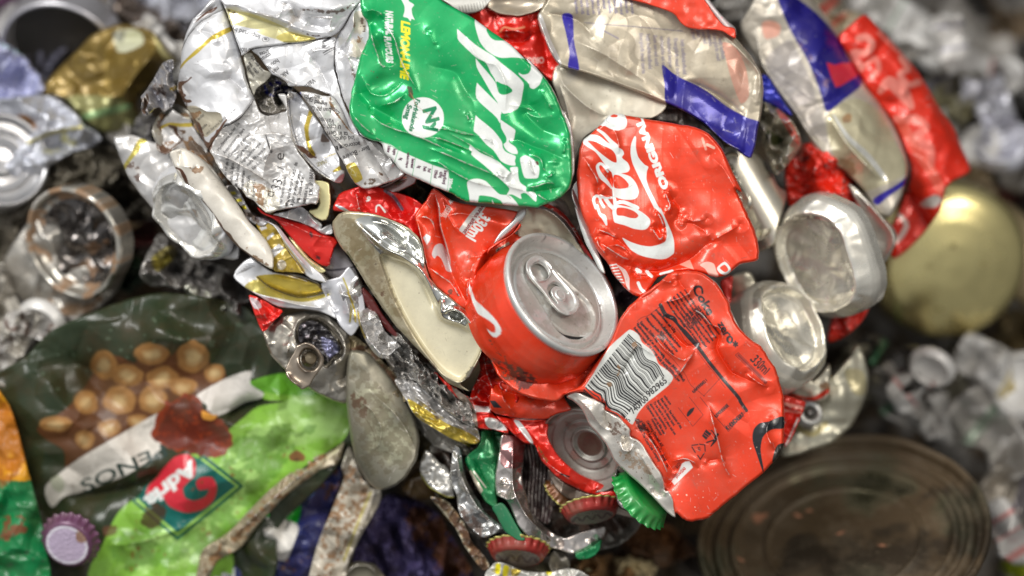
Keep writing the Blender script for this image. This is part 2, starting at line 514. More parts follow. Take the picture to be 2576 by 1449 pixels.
def sheet(name, loop, z=0.0, relief=(), paint=(), base=RED, mat=None, parent=None, step=1.6, er=14, eh=3.0, thick=12,
          blur=0, wear=0.75, sm=True, tilt=(0, 0), holes=(), mapf=None, under=None, edge_noise=1.8, seed=0, scr=1.3):
    er = er * .5; eh = eh * .42
    lp = smooth(loop) if sm else np.array(loop, float)
    if edge_noise and mapf is None:
        rn = np.random.RandomState(seed + 5)
        t = np.arange(len(lp)); c0 = lp.mean(0)
        lp = lp + (lp - c0) / (np.linalg.norm(lp - c0, axis=1)[:, None] + 1) * (rn.rand(len(lp))[:, None] - 0.5) * edge_noise
    segs = [segs_of(lp)] + [segs_of(smooth(h)) for h in holes]
    sg = np.concatenate(segs)
    u0, v0 = lp.min(0) - 2 * step; u1, v1 = lp.max(0) + 2 * step
    nu, nv = int((u1 - u0) / step) + 2, int((v1 - v0) / step) + 2
    us = u0 + np.arange(nu) * step; vs = v0 + np.arange(nv) * step
    U, V = np.meshgrid(us, vs)
    # distance on a coarse grid, then exactly near the edge
    cs = 5
    cu = u0 + np.arange(0, nu + cs, cs) * step; cv = v0 + np.arange(0, nv + cs, cs) * step
    CU, CV = np.meshgrid(cu, cv)
    d, _, i, _ = segdist(np.stack([CU.ravel(), CV.ravel()], 1), sg)
    sdc = np.where(i, d, -d).reshape(CU.shape)
    gi = np.arange(nv) / cs; gj = np.arange(nu) / cs
    i0 = np.floor(gi).astype(int); j0 = np.floor(gj).astype(int); fi_ = (gi - i0)[:, None]; fj = (gj - j0)[None]
    i1 = np.minimum(i0 + 1, len(cv) - 1); j1 = np.minimum(j0 + 1, len(cu) - 1)
    sd = (sdc[i0][:, j0] * (1 - fi_) * (1 - fj) + sdc[i1][:, j0] * fi_ * (1 - fj) + sdc[i0][:, j1] * (1 - fi_) * fj + sdc[i1][:, j1] * fi_ * fj)
    near = np.abs(sd) < step * 7
    NP = np.zeros(U.shape + (2,))
    d, npnt, i, _ = segdist(np.stack([U[near], V[near]], 1), sg)
    sd[near] = np.where(i, d, -d); NP[near] = npnt
    # height
    Z = np.full(U.shape, float(z)); c0 = lp.mean(0)
    Z += (U - c0[0]) * tilt[0] + (V - c0[1]) * tilt[1]
    for r in relief:
        Z += r(U, V)
    t = 1 - np.clip(sd / er, 0, 1)
    Z -= eh * (1 - np.sqrt(np.clip(1 - t * t, 0, 1)))
    Z = boxblur(Z, blur)
    if z < -70 or mat in (M_BAG, M_FOIL, M_GROUND):
        wear = 0
    if wear:
        r_ = max(1, int(round(2.2 / step)))
        Zi = np.full(U.shape, 0.0)
        for r in relief: Zi = Zi + r(U, V)
        lap = Zi - boxblur(Zi, r_)
        wn_ = vnoise(U / 7, V / 7, seed + 61) + .6 * vnoise(U / 2.6, V / 2.6, seed + 62)
        WR = np.clip((lap / (.16 * max(step, 1.2)) - 0.75 + 1.5 * wn_) * .9, 0, 1) * wear
    ok = sd > -step * 0.8
    cell = ok[:-1, :-1] & ok[1:, :-1] & ok[:-1, 1:] & ok[1:, 1:]
    used = np.zeros(U.shape, bool)
    used[:-1, :-1] |= cell; used[1:, :-1] |= cell; used[:-1, 1:] |= cell; used[1:, 1:] |= cell
    out = used & (sd < 0)
    U2 = np.where(out, NP[..., 0], U); V2 = np.where(out, NP[..., 1], V)
    idm = np.full(U.shape, -1); idm[used] = np.arange(used.sum())
    u, v, zz = U2[used], V2[used], Z[used]
    ci, cj = np.nonzero(cell)
    F = np.stack([idm[ci, cj], idm[ci + 1, cj], idm[ci + 1, cj + 1], idm[ci, cj + 1]], 1)
    C = np.repeat(np.array(base)[None], len(u), 0)
    for k in paint:
        k(u, v, C)
    if wear and mapf is None:
        wv = WR[used]
        mixin(C, np.arange(len(u)), wv, ink(206, 200, 194, .8, .4, .4))
        if z > -30 and scr:
            rs = random.Random(seed + int(lp[0, 0] * 7))
            for q in range(int(scr * len(u) * step * step / 2600)):
                a0 = lp[rs.randrange(len(lp))]; b0 = lp[rs.randrange(len(lp))]; tq = rs.random()
                cx_, cy_ = a0 + (b0 - a0) * tq; an_ = rs.gauss(.8, .7); L_ = rs.uniform(3, 16)
                K_line([(cx_, cy_), (cx_ + L_ * math.cos(an_), cy_ + L_ * math.sin(an_) + rs.uniform(-2, 2))], rs.uniform(.5, 1.1), rs.choice([ink(216, 208, 200, .6, .4, .2), ink(60, 44, 34, 0, .7, .3), ink(214, 200, 190, .5, .4, .2)]), aa=1.2, sm=False, op=rs.uniform(.3, .75))(u, v, C)
    mp = mapf or unproj
    co = mp(u, v, zz)
    # rim going down: boundary edges
    E = np.concatenate([F[:, [0, 1]], F[:, [1, 2]], F[:, [2, 3]], F[:, [3, 0]]])
    key = np.sort(E, 1); kk = key[:, 0].astype(np.int64) * (len(u) + 1) + key[:, 1]
    uq, inv, cnt = np.unique(kk, return_inverse=True, return_counts=True)
    B = E[cnt[inv] == 1]
    bv = np.unique(B); pos = np.full(len(u), -1); pos[bv] = np.arange(len(bv))
    n0 = len(u)
    cm = np.array([u.mean(), v.mean()])
    rings = [(0.35, 0.4), (1.0, 3.0)]
    cos = [co]; Cs = [C]; Fs = [F]; prev = None
    for ri, (fr_, inn) in enumerate(rings):
        du = cm[0] - u[bv]; dv = cm[1] - v[bv]; L = np.hypot(du, dv) + 1e-6
        uu = u[bv] + du / L * min(inn, 3) * step; vv = v[bv] + dv / L * min(inn, 3) * step
        cos.append(mp(uu, vv, zz[bv] - thick * fr_))
        cc = C[bv].copy()
        if under is not None:
            cc[:] = np.array(under)
        Cs.append(cc)
        a, b = B[:, 0], B[:, 1]
        ta, tb = (a, b) if ri == 0 else (n0 + (ri - 1) * len(bv) + pos[a], n0 + (ri - 1) * len(bv) + pos[b])
        ba, bb = n0 + ri * len(bv) + pos[a], n0 + ri * len(bv) + pos[b]
        Fs.append(np.stack([tb, ta, ba, bb], 1))
    return mesh_obj(name, np.concatenate(cos), np.concatenate(Fs), np.concatenate(Cs), mat or M_CAN, parent)

def frame(at, phi, tau, side=1, spin=0.0):
    """local disc frame at a traced point: phi = direction of the long axis (deg, clockwise), tau = tilt,
       side = which way the disc faces across the long axis"""
    c = unproj(np.array(at[0], float), np.array(at[1], float), np.array(float(at[2])))
    p = math.radians(phi); t = math.radians(tau)
    e1 = np.array([math.cos(p), -math.sin(p), 0.0])
    m = np.array([math.sin(p), math.cos(p), 0.0]) * side      # picture up-ish direction, in the world
    nrm = m * math.sin(t) + np.array([0, 0, 1.0]) * math.cos(t)
    e2 = np.cross(nrm, e1)
    s = math.radians(spin)
    a = e1 * math.cos(s) + e2 * math.sin(s); b = -e1 * math.sin(s) + e2 * math.cos(s)
    def mp(x, y, zl):     # local mm, y up
        x = np.asarray(x)[..., None]; y = np.asarray(y)[..., None]; zl = np.asarray(zl)[..., None]
        return c + (a * x + b * y + nrm * zl) * MM
    return mp

def lathe(name, mp, prof, parent, mat, base, nseg=160, deform=None, paint=None, paint_px=None, sx=1.0, sy=1.0, cap=False):
    """prof: list of (radius mm, height mm[, ink])"""
    r = np.array([p[0] for p in prof]); h = np.array([p[1] for p in prof])
    th = np.arange(nseg) * 2 * math.pi / nseg
    Rr, Tt = np.meshgrid(r, th, indexing='ij'); Hh = np.repeat(h[:, None], nseg, 1)
    X = Rr * np.cos(Tt) * sx; Y = Rr * np.sin(Tt) * sy
    if deform:
        X, Y, Hh = deform(X, Y, Hh)
    co = mp(X.ravel(), Y.ravel(), Hh.ravel())
    n = len(r); i = np.arange(n - 1)[:, None]; j = np.arange(nseg)[None]; j2 = (j + 1) % nseg
    F = np.stack([(i * nseg + j), (i * nseg + j2), ((i + 1) * nseg + j2), ((i + 1) * nseg + j)], -1).reshape(-1, 4)
    C = np.repeat(np.array(base)[None], len(co), 0)
    for k, p in enumerate(prof):
        if len(p) > 2 and p[2] is not None:
            C[k * nseg:(k + 1) * nseg] = np.array(p[2])
    if paint:
        paint(X.ravel(), Y.ravel(), C)
    if paint_px:
        zq = co[:, 2] / MM; kq = PX * (DIST - zq) / DIST * MM
        for k_ in paint_px: k_(co[:, 0] / kq + W0 / 2, H0 / 2 - co[:, 1] / kq, C)
    return mesh_obj(name, co, F[:, ::-1], C, mat, parent)

def dense(prof, step=0.35):
    out = []
    for a, b in zip(prof[:-1], prof[1:]):
        n = max(1, int(math.hypot(b[0] - a[0], b[1] - a[1]) / step))
        for k in range(n):
            t = k / n
            out.append((a[0] + (b[0] - a[0]) * t, a[1] + (b[1] - a[1]) * t, a[2] if len(a) > 2 else None))
    out.append(prof[-1])
    return out
# ================================================================== ground
gl = [(-1500, -900), (4100, -900), (4100, 2300), (-1500, 2300)]
g = sheet("ground", gl, z=-300, relief=[R_crumple(30, 160, 3, octs=3)], base=ink(38, 32, 28, 0, .8, .6), mat=M_GROUND, step=24, sm=False, er=5, eh=0)
tag(g, kind="structure")

# ================================================================== can lids and bases
def can_lid(parent, at, phi, tau, side=1, R=27.0, spin=0.0, opened=0, steel=SATIN, tab=True, dirty=0.15, squash=1.0):
    mp0 = frame(at, phi, tau, side, spin)
    mp = lambda x, y, z: mp0(np.asarray(x), np.asarray(y) * squash, z)
    st = tuple(steel[:5]) + (dirty,)
    k = R / 27.0
    prof = [(26.0, -5.0), (26.3, -3.4), (27.0, -2.3), (27.1, -1.2), (26.9, -.45), (26.4, -.05), (25.8, 0), (25.3, -.2), (25.0, -.8), (23.9, -4.0), (23.3, -5.4), (22.7, -6.0), (22.1, -6.1), (21.6, -5.7), (21.2, -4.7), (20.7, -4.2), (20.0, -4.05)]
    lathe("rim", mp, dense([(a * k, b * k) for a, b in prof], .3), parent, M_METAL, st, nseg=220,
          paint=lambda x, y, C: K_spots([(-27, -27), (27, -27), (27, 27), (-27, 27)], 26, .3, .7, RUST, 5, .7)(x, y, C))
    track = [(-17.5, 0), (-16.5, 5), (-13, 8.2), (-6, 9.6), (3, 11.6), (10, 12.6), (15, 10.5), (18.2, 5), (18.9, 0), (18.2, -5), (15, -10.5), (10, -12.6), (3, -11.6), (-6, -9.6), (-13, -8.2), (-16.5, -5)]
    mouth = [(4.5, 11), (9, 12), (14, 10), (17.3, 5), (18, 0), (17.3, -5), (14, -9.5), (9, -12), (4.5, -11.5), (2.5, -7), (3.4, 0), (2.5, 7)]
    rel = [R_plateau(track, -.75, 1.3), R_ridge(track + track[:1], .28, .45), R_plateau(mouth, .18, 1.0), R_ridge(mouth + mouth[:1], -.2, .28), R_soft(.12, 8, 4)]
    pnt = [K_spots([(-20, -20), (20, -20), (20, 20), (-20, 20)], 46, .12, .34, ink(80, 60, 44, 0, .7, 0), 9, .7), K_stain([(-20, -20), (20, -20), (20, 20), (-20, 20)], ink(150, 138, 120, .5, .5, .4), 19, .2, 5, .3, .45)]
    if opened == 1:      # pressed in a little: the gap's darkness is painted black beside the flap
        rel += [R_plateau(mouth, -1.1, 2.5), R_dent((10, 2), 6, 7, 0, -.5),
                R_plateau([(4.0, 11.5), (8.5, 12.6), (13.5, 10.9), (17.3, 6.2), (18.2, 1.4), (15.6, 4.0), (12.4, 7.2), (9, 8.9), (5, 10.2)], -.5, .8)]
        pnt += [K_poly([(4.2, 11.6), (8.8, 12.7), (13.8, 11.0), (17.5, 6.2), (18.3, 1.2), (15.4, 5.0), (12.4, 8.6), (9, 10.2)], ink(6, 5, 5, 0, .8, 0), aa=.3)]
    if opened == 2:
        rel += [R_plateau(mouth, -9, 1.0)]
        pnt += [K_poly(mouth, ink(46, 44, 48, .8, .3, .2), aa=.4), K_poly([(5, 4), (12, 9), (16, 4), (10, 1)], ink(170, 170, 172, 1, .25, .1), aa=2)]
    c20 = [(20.1 * math.cos(a / 24 * 6.2832), 20.1 * math.sin(a / 24 * 6.2832)) for a in range(24)]
    sheet("lid_panel", c20, z=-4.1, relief=rel, paint=pnt, base=st, mat=M_METAL, parent=parent, step=.22, er=.4, eh=.05, thick=.6,
          mapf=lambda u, v, z: mp(u * k, -v * k, z * k))
    if tab:
        tb = [(-18.6, 0), (-18, 3.6), (-15.8, 6.2), (-12, 7.1), (-6, 6.9), (0, 7.4), (4.5, 7.1), (7.6, 5), (8.7, 1.8), (8.7, -1.8), (7.6, -5), (4.5, -7.1), (0, -7.4), (-6, -6.9), (-12, -7.1), (-15.8, -6.2), (-18, -3.6)]
        h1 = [(-16.2, 0), (-15.4, 3.2), (-12.6, 4.7), (-9.4, 3.7), (-8.2, 0), (-9.4, -3.7), (-12.6, -4.7), (-15.4, -3.2)]
        h2 = [(-5.9, 0), (-5.2, 3.4), (-2.4, 5.0), (1.2, 5.0), (1.6, 4.0), (-1.6, 3.6), (-3.6, 2.2), (-4.1, 0), (-3.6, -2.2), (-1.6, -3.6), (1.6, -4.0), (1.2, -5.0), (-2.4, -5.0), (-5.2, -3.4)]
        inner = [(x * .88 - .5, y * .8) for x, y in tb]
        t = sheet("tab", tb, z=-1.9, relief=[R_plateau(inner, -.55, .9), R_plateau([(x * 1.0, y * 1.22) if x < -7 else (x, y) for x, y in [(a * 1.12 + 1.4, b * 1.15) for a, b in h1]], .5, .6), R_dent((5.2, -1.5), 2.2, 2.6, 20, -.9), R_dent((6.5, 3), 1.5, 1.5, 0, .4)],
              base=st, mat=M_METAL, parent=parent, step=.16, er=.8, eh=.55, thick=1.1, holes=[h1, h2], mapf=lambda u, v, z: mp(u * k, -v * k, z * k))
        mp_r = lambda x, y, z: mp(np.asarray(x) + .0, y, z)
        lathe("rivet", mp_r, dense([(2.9 * k, -3.0 * k), (2.5 * k, -2.2 * k), (2.1 * k, -1.9 * k), (1.5 * k, -2.05 * k), (.9 * k, -2.0 * k), (.05 * k, -1.95 * k)], .15), t if False else parent, M_METAL, st, nseg=48)

def can_base(parent, at, phi, tau, side=1, R=27.0, spin=0, body=None, base=PEARL, dome=9.0, defo=2.0, seed=0, squash=1.0, tall=26, dirt=.2, name="base", neckink=None):
    mp0 = frame(at, phi, tau, side, spin)
    mp = lambda x, y, z: mp0(np.asarray(x), np.asarray(y) * squash, z)
    st = tuple(base[:5]) + (dirt,)
    bi = body or st
    k = R / 27.0
    prof = [(27.2, -tall, bi), (27.6, -9, bi), (27.2, -7, bi), (26.4, -5, neckink or bi), (24.9, -3, neckink or st), (23.4, -1.0, st), (22.6, -.1, st), (21.8, .5, st), (21.0, .1, st), (20.4, -2.2, st), (19.8, -4.2, st), (19.2, -4.6, st), (18.6, -4.0, st)]
    for i in range(14):
        r = 18.6 * (1 - (i + 1) / 14)
        prof.append((max(r, .05), -4.0 - dome * (1 - (r / 18.6) ** 2), st))
    def df(X, Y, Z):
        z = Z + defo * (vnoise(X / 14 + seed, Y / 14, seed) + .3 * vnoise(X / 6, Y / 6 + seed, seed + 1)) + defo * crumple(X * 6, Y * 6, .95, 75, seed + 3)
        s = 1 + .12 * vnoise(np.arctan2(Y, X) * 1.4 + 4, Z * 0 + seed, seed)
        return X * s, Y * s, z
    return lathe(name, mp, dense([(p[0] * k, p[1] * k, p[2]) for p in prof], .5), parent, M_CAN, st, nseg=200, deform=df)

# ================================================================== the flattened green can
th = thing("flattened_can", "flattened green lemon-lime can with large white lettering and round badge, top centre", "drink can", (1180, 250, 14))
G_OUT = T("B: 150,-70 150,90 195,170 205,270 175,350 140,430 108,560 75,700 60,790 65,880 120,980 200,1050 300,1078 330,1160 400,1225 450,1290 560,1345 680,1400 790,1446 P2: 390,1235 470,1290 560,1340 640,1362 1000,1387 1400,1422 1660,1442 1760,1405 1900,1350 2060,1260 2140,1160 2188,1040 2200,850 2192,600 2165,330 2105,130 2040,0 P1: 1980,1280 1880,1080 1740,880 1500,660 1250,420 900,180 730,50 B: 800,30 700,-40 560,-120 300,-120")
Wg = tuple(WHITE[:3]) + (.15, .26, .12)
WP = [
 T("P1: 730,50 800,80 900,175 905,230 960,320 1040,368 1180,375 1250,415 1440,600 1500,655 1740,880 1735,960 1700,1040 1620,1100 1560,1080 1540,1020 1480,960 1400,890 1390,858 1450,885 1530,870 1572,810 1570,730 1540,680 1450,640 1300,625 1150,633 1050,610 930,540 860,470 800,380 760,260 730,140"),
 T("P1: 460,205 485,215 720,420 870,520 1000,600 1150,730 1330,870 1460,1010 1450,1150 1420,1310 1370,1400 1270,1449 1150,1470 1080,1330 1062,1180 1040,980 970,860 920,750 870,690 740,620 490,380 463,290"),
 T("P1: 740,640 780,690 1000,950 1060,1060 1100,1180 1130,1470 1080,1430 1075,1320 980,1170 860,960 760,780"),
 T("P1: 757,1018 800,1050 960,1210 1080,1330 1150,1449 P2: 1120,0 1110,165 1060,90 970,0 P1: 960,1445 752,1240"),
 T("P2: 1120,120 1180,160 1240,200 1335,270 1330,340 1308,432 1240,425 1260,470 1340,530 1375,600 1360,635 1280,625 1200,570 1160,490 1200,450 1200,380 1130,250 1115,160"),
 T("P2: 740,50 770,80 1000,270 1130,440 1150,540 1210,610 1340,665 1330,740 1340,805 1240,800 1120,740 1060,650 1000,570 900,490 780,350 712,285 722,170"),
 T("P2: 655,500 690,520 820,620 980,690 1120,780 1250,900 1270,908 1262,840 1372,832 1380,940 1400,1040 1440,1090 1500,1130 1505,1200 1600,1205 1650,1240 1648,1355 1500,1225 1420,1240 1427,1310 1290,1245 1210,1250 1250,1160 1150,1050 1000,920 850,790 680,650 680,600 640,560"),
 T("P2: 610,1100 625,1040 700,1010 800,1010 900,1050 1000,1150 1100,1240 1250,1260 1320,1320 1380,1400 1370,1430 1180,1425 1120,1340 1000,1285 850,1260 790,1270 765,1371 660,1366 640,1250"),
 T("P2: 1410,700 1470,660 1530,665 1640,740 1700,850 1690,960 1660,1000 1500,1000 1460,950 1430,830"),
 T("Q2: 2190,-30 2240,90 2240,180 2222,250 2290,272 2330,320 2350,282 2395,300 2360,220 2350,130 2385,70 2310,20 2290,-30"),
 T("P2: 985,1320 1030,1400 992,1395"),
]
Dk = ink(70, 20, 50, 0, .4, 0)
g_paint = [K_poly(w, Wg, sm=(len(w) > 6)) for w in WP]
g_paint += [K_poly(T("P1: 1050,990 1130,1020 1220,1050 1290,1110 1280,1150 1200,1185 1130,1185 1080,1140"), GREEN),
 K_poly([(P("B: 615,887")[0] + 53 * math.cos(a / 20 * 6.283) * (1 + .02 * math.sin(a)), P("B: 615,887")[1] + 51 * math.sin(a / 20 * 6.283)) for a in range(20)], Wg),
 K_text("Ny", P("B: 615,822"), 33, 77, ink(0, 120, 74, .2, .3, 0), bold=.04, to=P("B: 665,1005")),
 K_text("Forfriskende", P("B: 562,742"), 11.5, 98, ink(0, 110, 70, .2, .3, 0), shear=.15, bold=.03, to=P("B: 512,985")),
 K_text("Smag", P("B: 500,785"), 12, 101, ink(0, 110, 70, .2, .3, 0), shear=.15, bold=.03, to=P("B: 475,895")),
 K_text("LEMON-LIME", P("Q2: 2200,315"), 21, 90.5, YELLOW, shear=.28, bold=.04, warp=(2, 30, 4), to=P("Q2: 2185,1170")),
 K_text("NATURAL", P("Q2: 1960,150"), 17, 88.5, Wg, shear=.28, bold=.04, warp=(2, 30, 8), to=P("Q2: 1955,520")),
 K_text("FLAVOURS", P("Q2: 1945,540"), 16, 85.5, Wg, shear=.28, bold=.04, warp=(2, 30, 9), to=P("Q2: 1965,945")),
 # the nutrition band along the lower-left edge
 K_poly(T("B: 285,1072 320,1074 380,1095 435,1133 560,1188 690,1243 790,1275 813,1305 800,1460 600,1420 380,1260 260,1120"), Wg),
]
for a_, b_ in (("430,1132", "400,1228"), ("560,1188", "535,1330"), ("690,1243", "670,1395")):
    g_paint.append(K_line(T("B: " + a_ + " " + b_), 1.3, GREEN, sm=False))
g_paint.append(K_line(T("B: 300,1076 340,1082 430,1131 560,1188 690,1243 790,1278 812,1310 803,1420 790,1446"), 1.4, GREEN))
for s_, p_, sz in (("Energy/Energi", "778,1285", 5.6), ("459kJ", "742,1295", 6.2), ("109kcal", "706,1280", 6.2), ("Fat/", "655,1270", 6), ("Fedt", "622,1255", 6), ("0g", "578,1250", 6), ("Saturates/", "533,1195", 5.4),
                   ("mættede fedtsyrer", "500,1150", 4.6), ("0g", "440,1190", 6), ("Sugars", "395,1120", 5.6), ("Sukker", "352,1100", 5.4)):
    g_paint.append(K_text(s_, P("B: " + p_), sz * 1.28, 97, Dk, sx=.62, bold=.03))
g_paint += [K_text("330ml", P("B: 815,1345"), 8.5, 97, Wg, sx=.8, bold=.03),
 K_spots(T("B: 100,120 300,500 300,600 100,560"), 7, .6, 1.4, RUST, 3), K_spots(T("B: 200,300 1600,900 1500,1300 300,900"), 34, .5, 1.3, ink(20, 60, 40, 0, .6, 0), 4, .8),
 K_spots(T("B: 200,300 1600,900 1500,1300 300,900"), 22, .4, 1.1, ink(235, 240, 236, 0, .4, 0), 14, .9),
 K_stain(T("B: 495,655 530,655 545,740 510,735"), ink(60, 30, 16, 0, .7, 0), 5, -.2, 5), K_line(T("B: 520,700 545,745 570,800 720,900"), [2, 2.5, 1.2, .8], ink(150, 90, 40, 0, .6, 0), op=.7),
 K_poly(T("P2: 1640,750 1680,745 1695,790 1670,805"), RUST)]
g_rel = [R_tilt((1180, 250), .004, .002), R_soft(1.6, 170, 21), R_crumple(1.3, 210, 22, ang=30, asp=1.4, octs=2),
 R_ridge(T("B: 150,95 230,75 290,95 320,150"), 2.0, 9), R_dent(P("B: 250,170"), 26, 20, 20, -2.6), R_dent(P("B: 330,400"), 24, 42, -12, -3.2, 3),
 R_ridge(T("B: 215,180 235,300 275,420 300,490 370,505 420,480"), 1.7, 5), R_ridge(T("B: 330,180 400,290 440,430 500,560 590,700"), 2.2, 6),
 R_ridge(T("B: 300,230 350,330 385,470"), 1.3, 4), R_dent(P("B: 330,650"), 52, 30, -25, -3.0, 3), R_ridge(T("B: 150,560 220,700 330,720 430,650 490,570"), 1.5, 6),
 R_ridge(T("B: 115,560 150,700 230,800 350,870 500,960"), -3.0, 13, 1.4), R_ridge(T("B: 200,800 225,860 300,930 420,980 560,1020 760,1110 900,1160"), 2.1, 6),
 R_ridge(T("B: 75,850 160,950 260,1030"), 1.4, 5), R_ridge(T("B: 290,795 400,770 490,700"), 1.4, 4), R_dent(P("B: 222,825"), 5, 8, -20, -1.2),
 R_ridge(T("B: 760,940 880,985 1010,1020"), 1.0, 3), R_ridge(T("B: 800,1000 900,1050 1000,1110 1150,1190 1260,1300"), 1.3, 5),
 R_ridge(T("P2: 0,370 200,400 420,480 620,560 700,600"), 1.5, 4), R_ridge(T("P2: 0,540 250,620 620,780 820,860 1040,960 1160,1060"), 1.9, 6),
 R_ridge(T("P2: 0,740 180,760 330,860 620,1020 860,1100 1060,1140"), 1.4, 5), R_ridge(T("P2: 30,230 300,260 560,330 780,350"), .9, 3),
 R_ridge(T("P2: 150,420 500,560 650,600"), -1.6, 9, 1.5), R_ridge(T("P1: 0,720 130,770 380,830 480,900 560,1060 700,1300 720,1440"), -1.5, 10, 1.4),
 R_ridge(T("P1: 30,220 90,380 160,440"), 1.0, 7), R_ridge(T("P1: 600,300 720,560 900,700 1040,740 1140,900 1200,1100 1180,1440"), 1.7, 9),
 R_ridge(T("P1: 1540,1020 1520,1200 1540,1330 1640,1440 P2: 1500,20 1720,250 1900,330 2080,380"), -2.8, 13, 1.4),
 R_ridge(T("P1: 1700,1100 1800,1250 1900,1440"), 1.4, 8), R_ridge(T("P2: 1250,440 1400,430 1600,520 1780,580 2000,680 2150,710"), -2.0, 9, 1.3),
 R_ridge(T("P2: 1530,620 1700,690 1740,760 1760,850 1820,900"), 1.2, 4), R_ridge(T("P2: 1540,690 1570,850 1640,960"), 1.1, 3), R_dent(P("P2: 1930,740"), 14, 9, 0, 1.3),
 R_ridge(T("P2: 1800,980 1870,960 1900,910"), 1.0, 3), R_ridge(T("P2: 1500,1130 1660,1120 1800,1070 1950,1080"), 1.5, 5), R_ridge(T("P2: 1510,1190 1700,1200 1950,1150 2060,1120"), -2.2, 8),
 R_ridge(T("P2: 1180,1030 1240,930 1300,900"), 1.0, 3), R_ridge(T("P2: 1060,930 1180,1000"), 1.2, 4), R_dent(P("P2: 1110,900"), 13, 9, 30, 1.6), R_ridge(T("P2: 1160,1060 1300,1140 1500,1190"), 1.0, 4),
 R_ridge(T("P2: 1640,1210 1740,1290 1800,1320 1870,1350"), 1.2, 4), R_ridge(T("P2: 2090,440 2070,640"), 1.3, 6), R_ridge(T("P2: 600,30 640,130"), 1.0, 4), R_ridge(T("P2: 830,380 960,430 1000,500"), .8, 3)]
sheet("can_body", G_OUT, z=14, relief=g_rel, paint=g_paint, base=GREEN, parent=th, step=1.25, er=17, eh=4.5, thick=13, under=SATIN)
sheet("seam_edge", T("P1: 1500,640 1880,1060 2040,1400 2110,1449 P2: 2105,30 2180,200 2215,420 2235,700 2232,900 2190,1060 2150,1170 2040,1200 2100,700 1900,200"), z=7, relief=[R_crumple(1.2, 60, 3)], base=ink(215, 208, 204, .7, .34, .4), mat=M_METAL, parent=th, er=6, eh=2, thick=10)
NK = sheet("neck", T("Q2: 1600,-30 1480,130 1430,220 1330,400 1240,520 1192,650 1184,900 1215,1080 1240,1200 1300,1449 Q4: 1350,110 1440,290 1570,580 1700,640 1800,650 1900,560 1500,200 Q2: 1700,1200 1650,900 1750,600 1720,300 1680,0"), z=4,
 relief=[R_tilt(P("Q2: 1400,700"), .05, 0), R_soft(2, 60, 6), R_crumple(2.2, 55, 9, ang=70, asp=2), R_ridge(T("Q2: 1590,40 1480,180 1460,420 1370,600 1320,780 1270,900"), 2.4, 7), R_dent(P("Q2: 1320,760"), 7, 20, 30, -3), R_ridge(T("Q2: 1360,790 1400,900 1470,1080"), 2.0, 5), R_ridge(T("Q2: 1380,830 1560,880"), 1.6, 4)],
 paint=[K_stain(T("Q2: 1480,200 1640,200 1660,700 1560,860 1380,820 1470,500"), ink(186, 176, 156, .5, .5, .3), 4, -.3, 30, .4, .8), K_stain(T("Q2: 1550,250 1620,250 1660,460 1600,470"), RUST, 5, .05, 8), K_stain(T("Q2: 1470,280 1510,280 1500,420 1450,420"), RUST, 6, .0, 6), K_stain(T("Q2: 1440,1050 1510,1080 1500,1260 1450,1180"), RUST, 7, -.1, 7),
        K_stain(T("Q2: 1500,540 1620,560 1600,660 1500,660"), OCHRE, 8, .1, 8)],
 base=ink(226, 226, 228, .75, .3, .2), mat=M_METAL, parent=th, step=1.4, er=9, eh=3, thick=10)

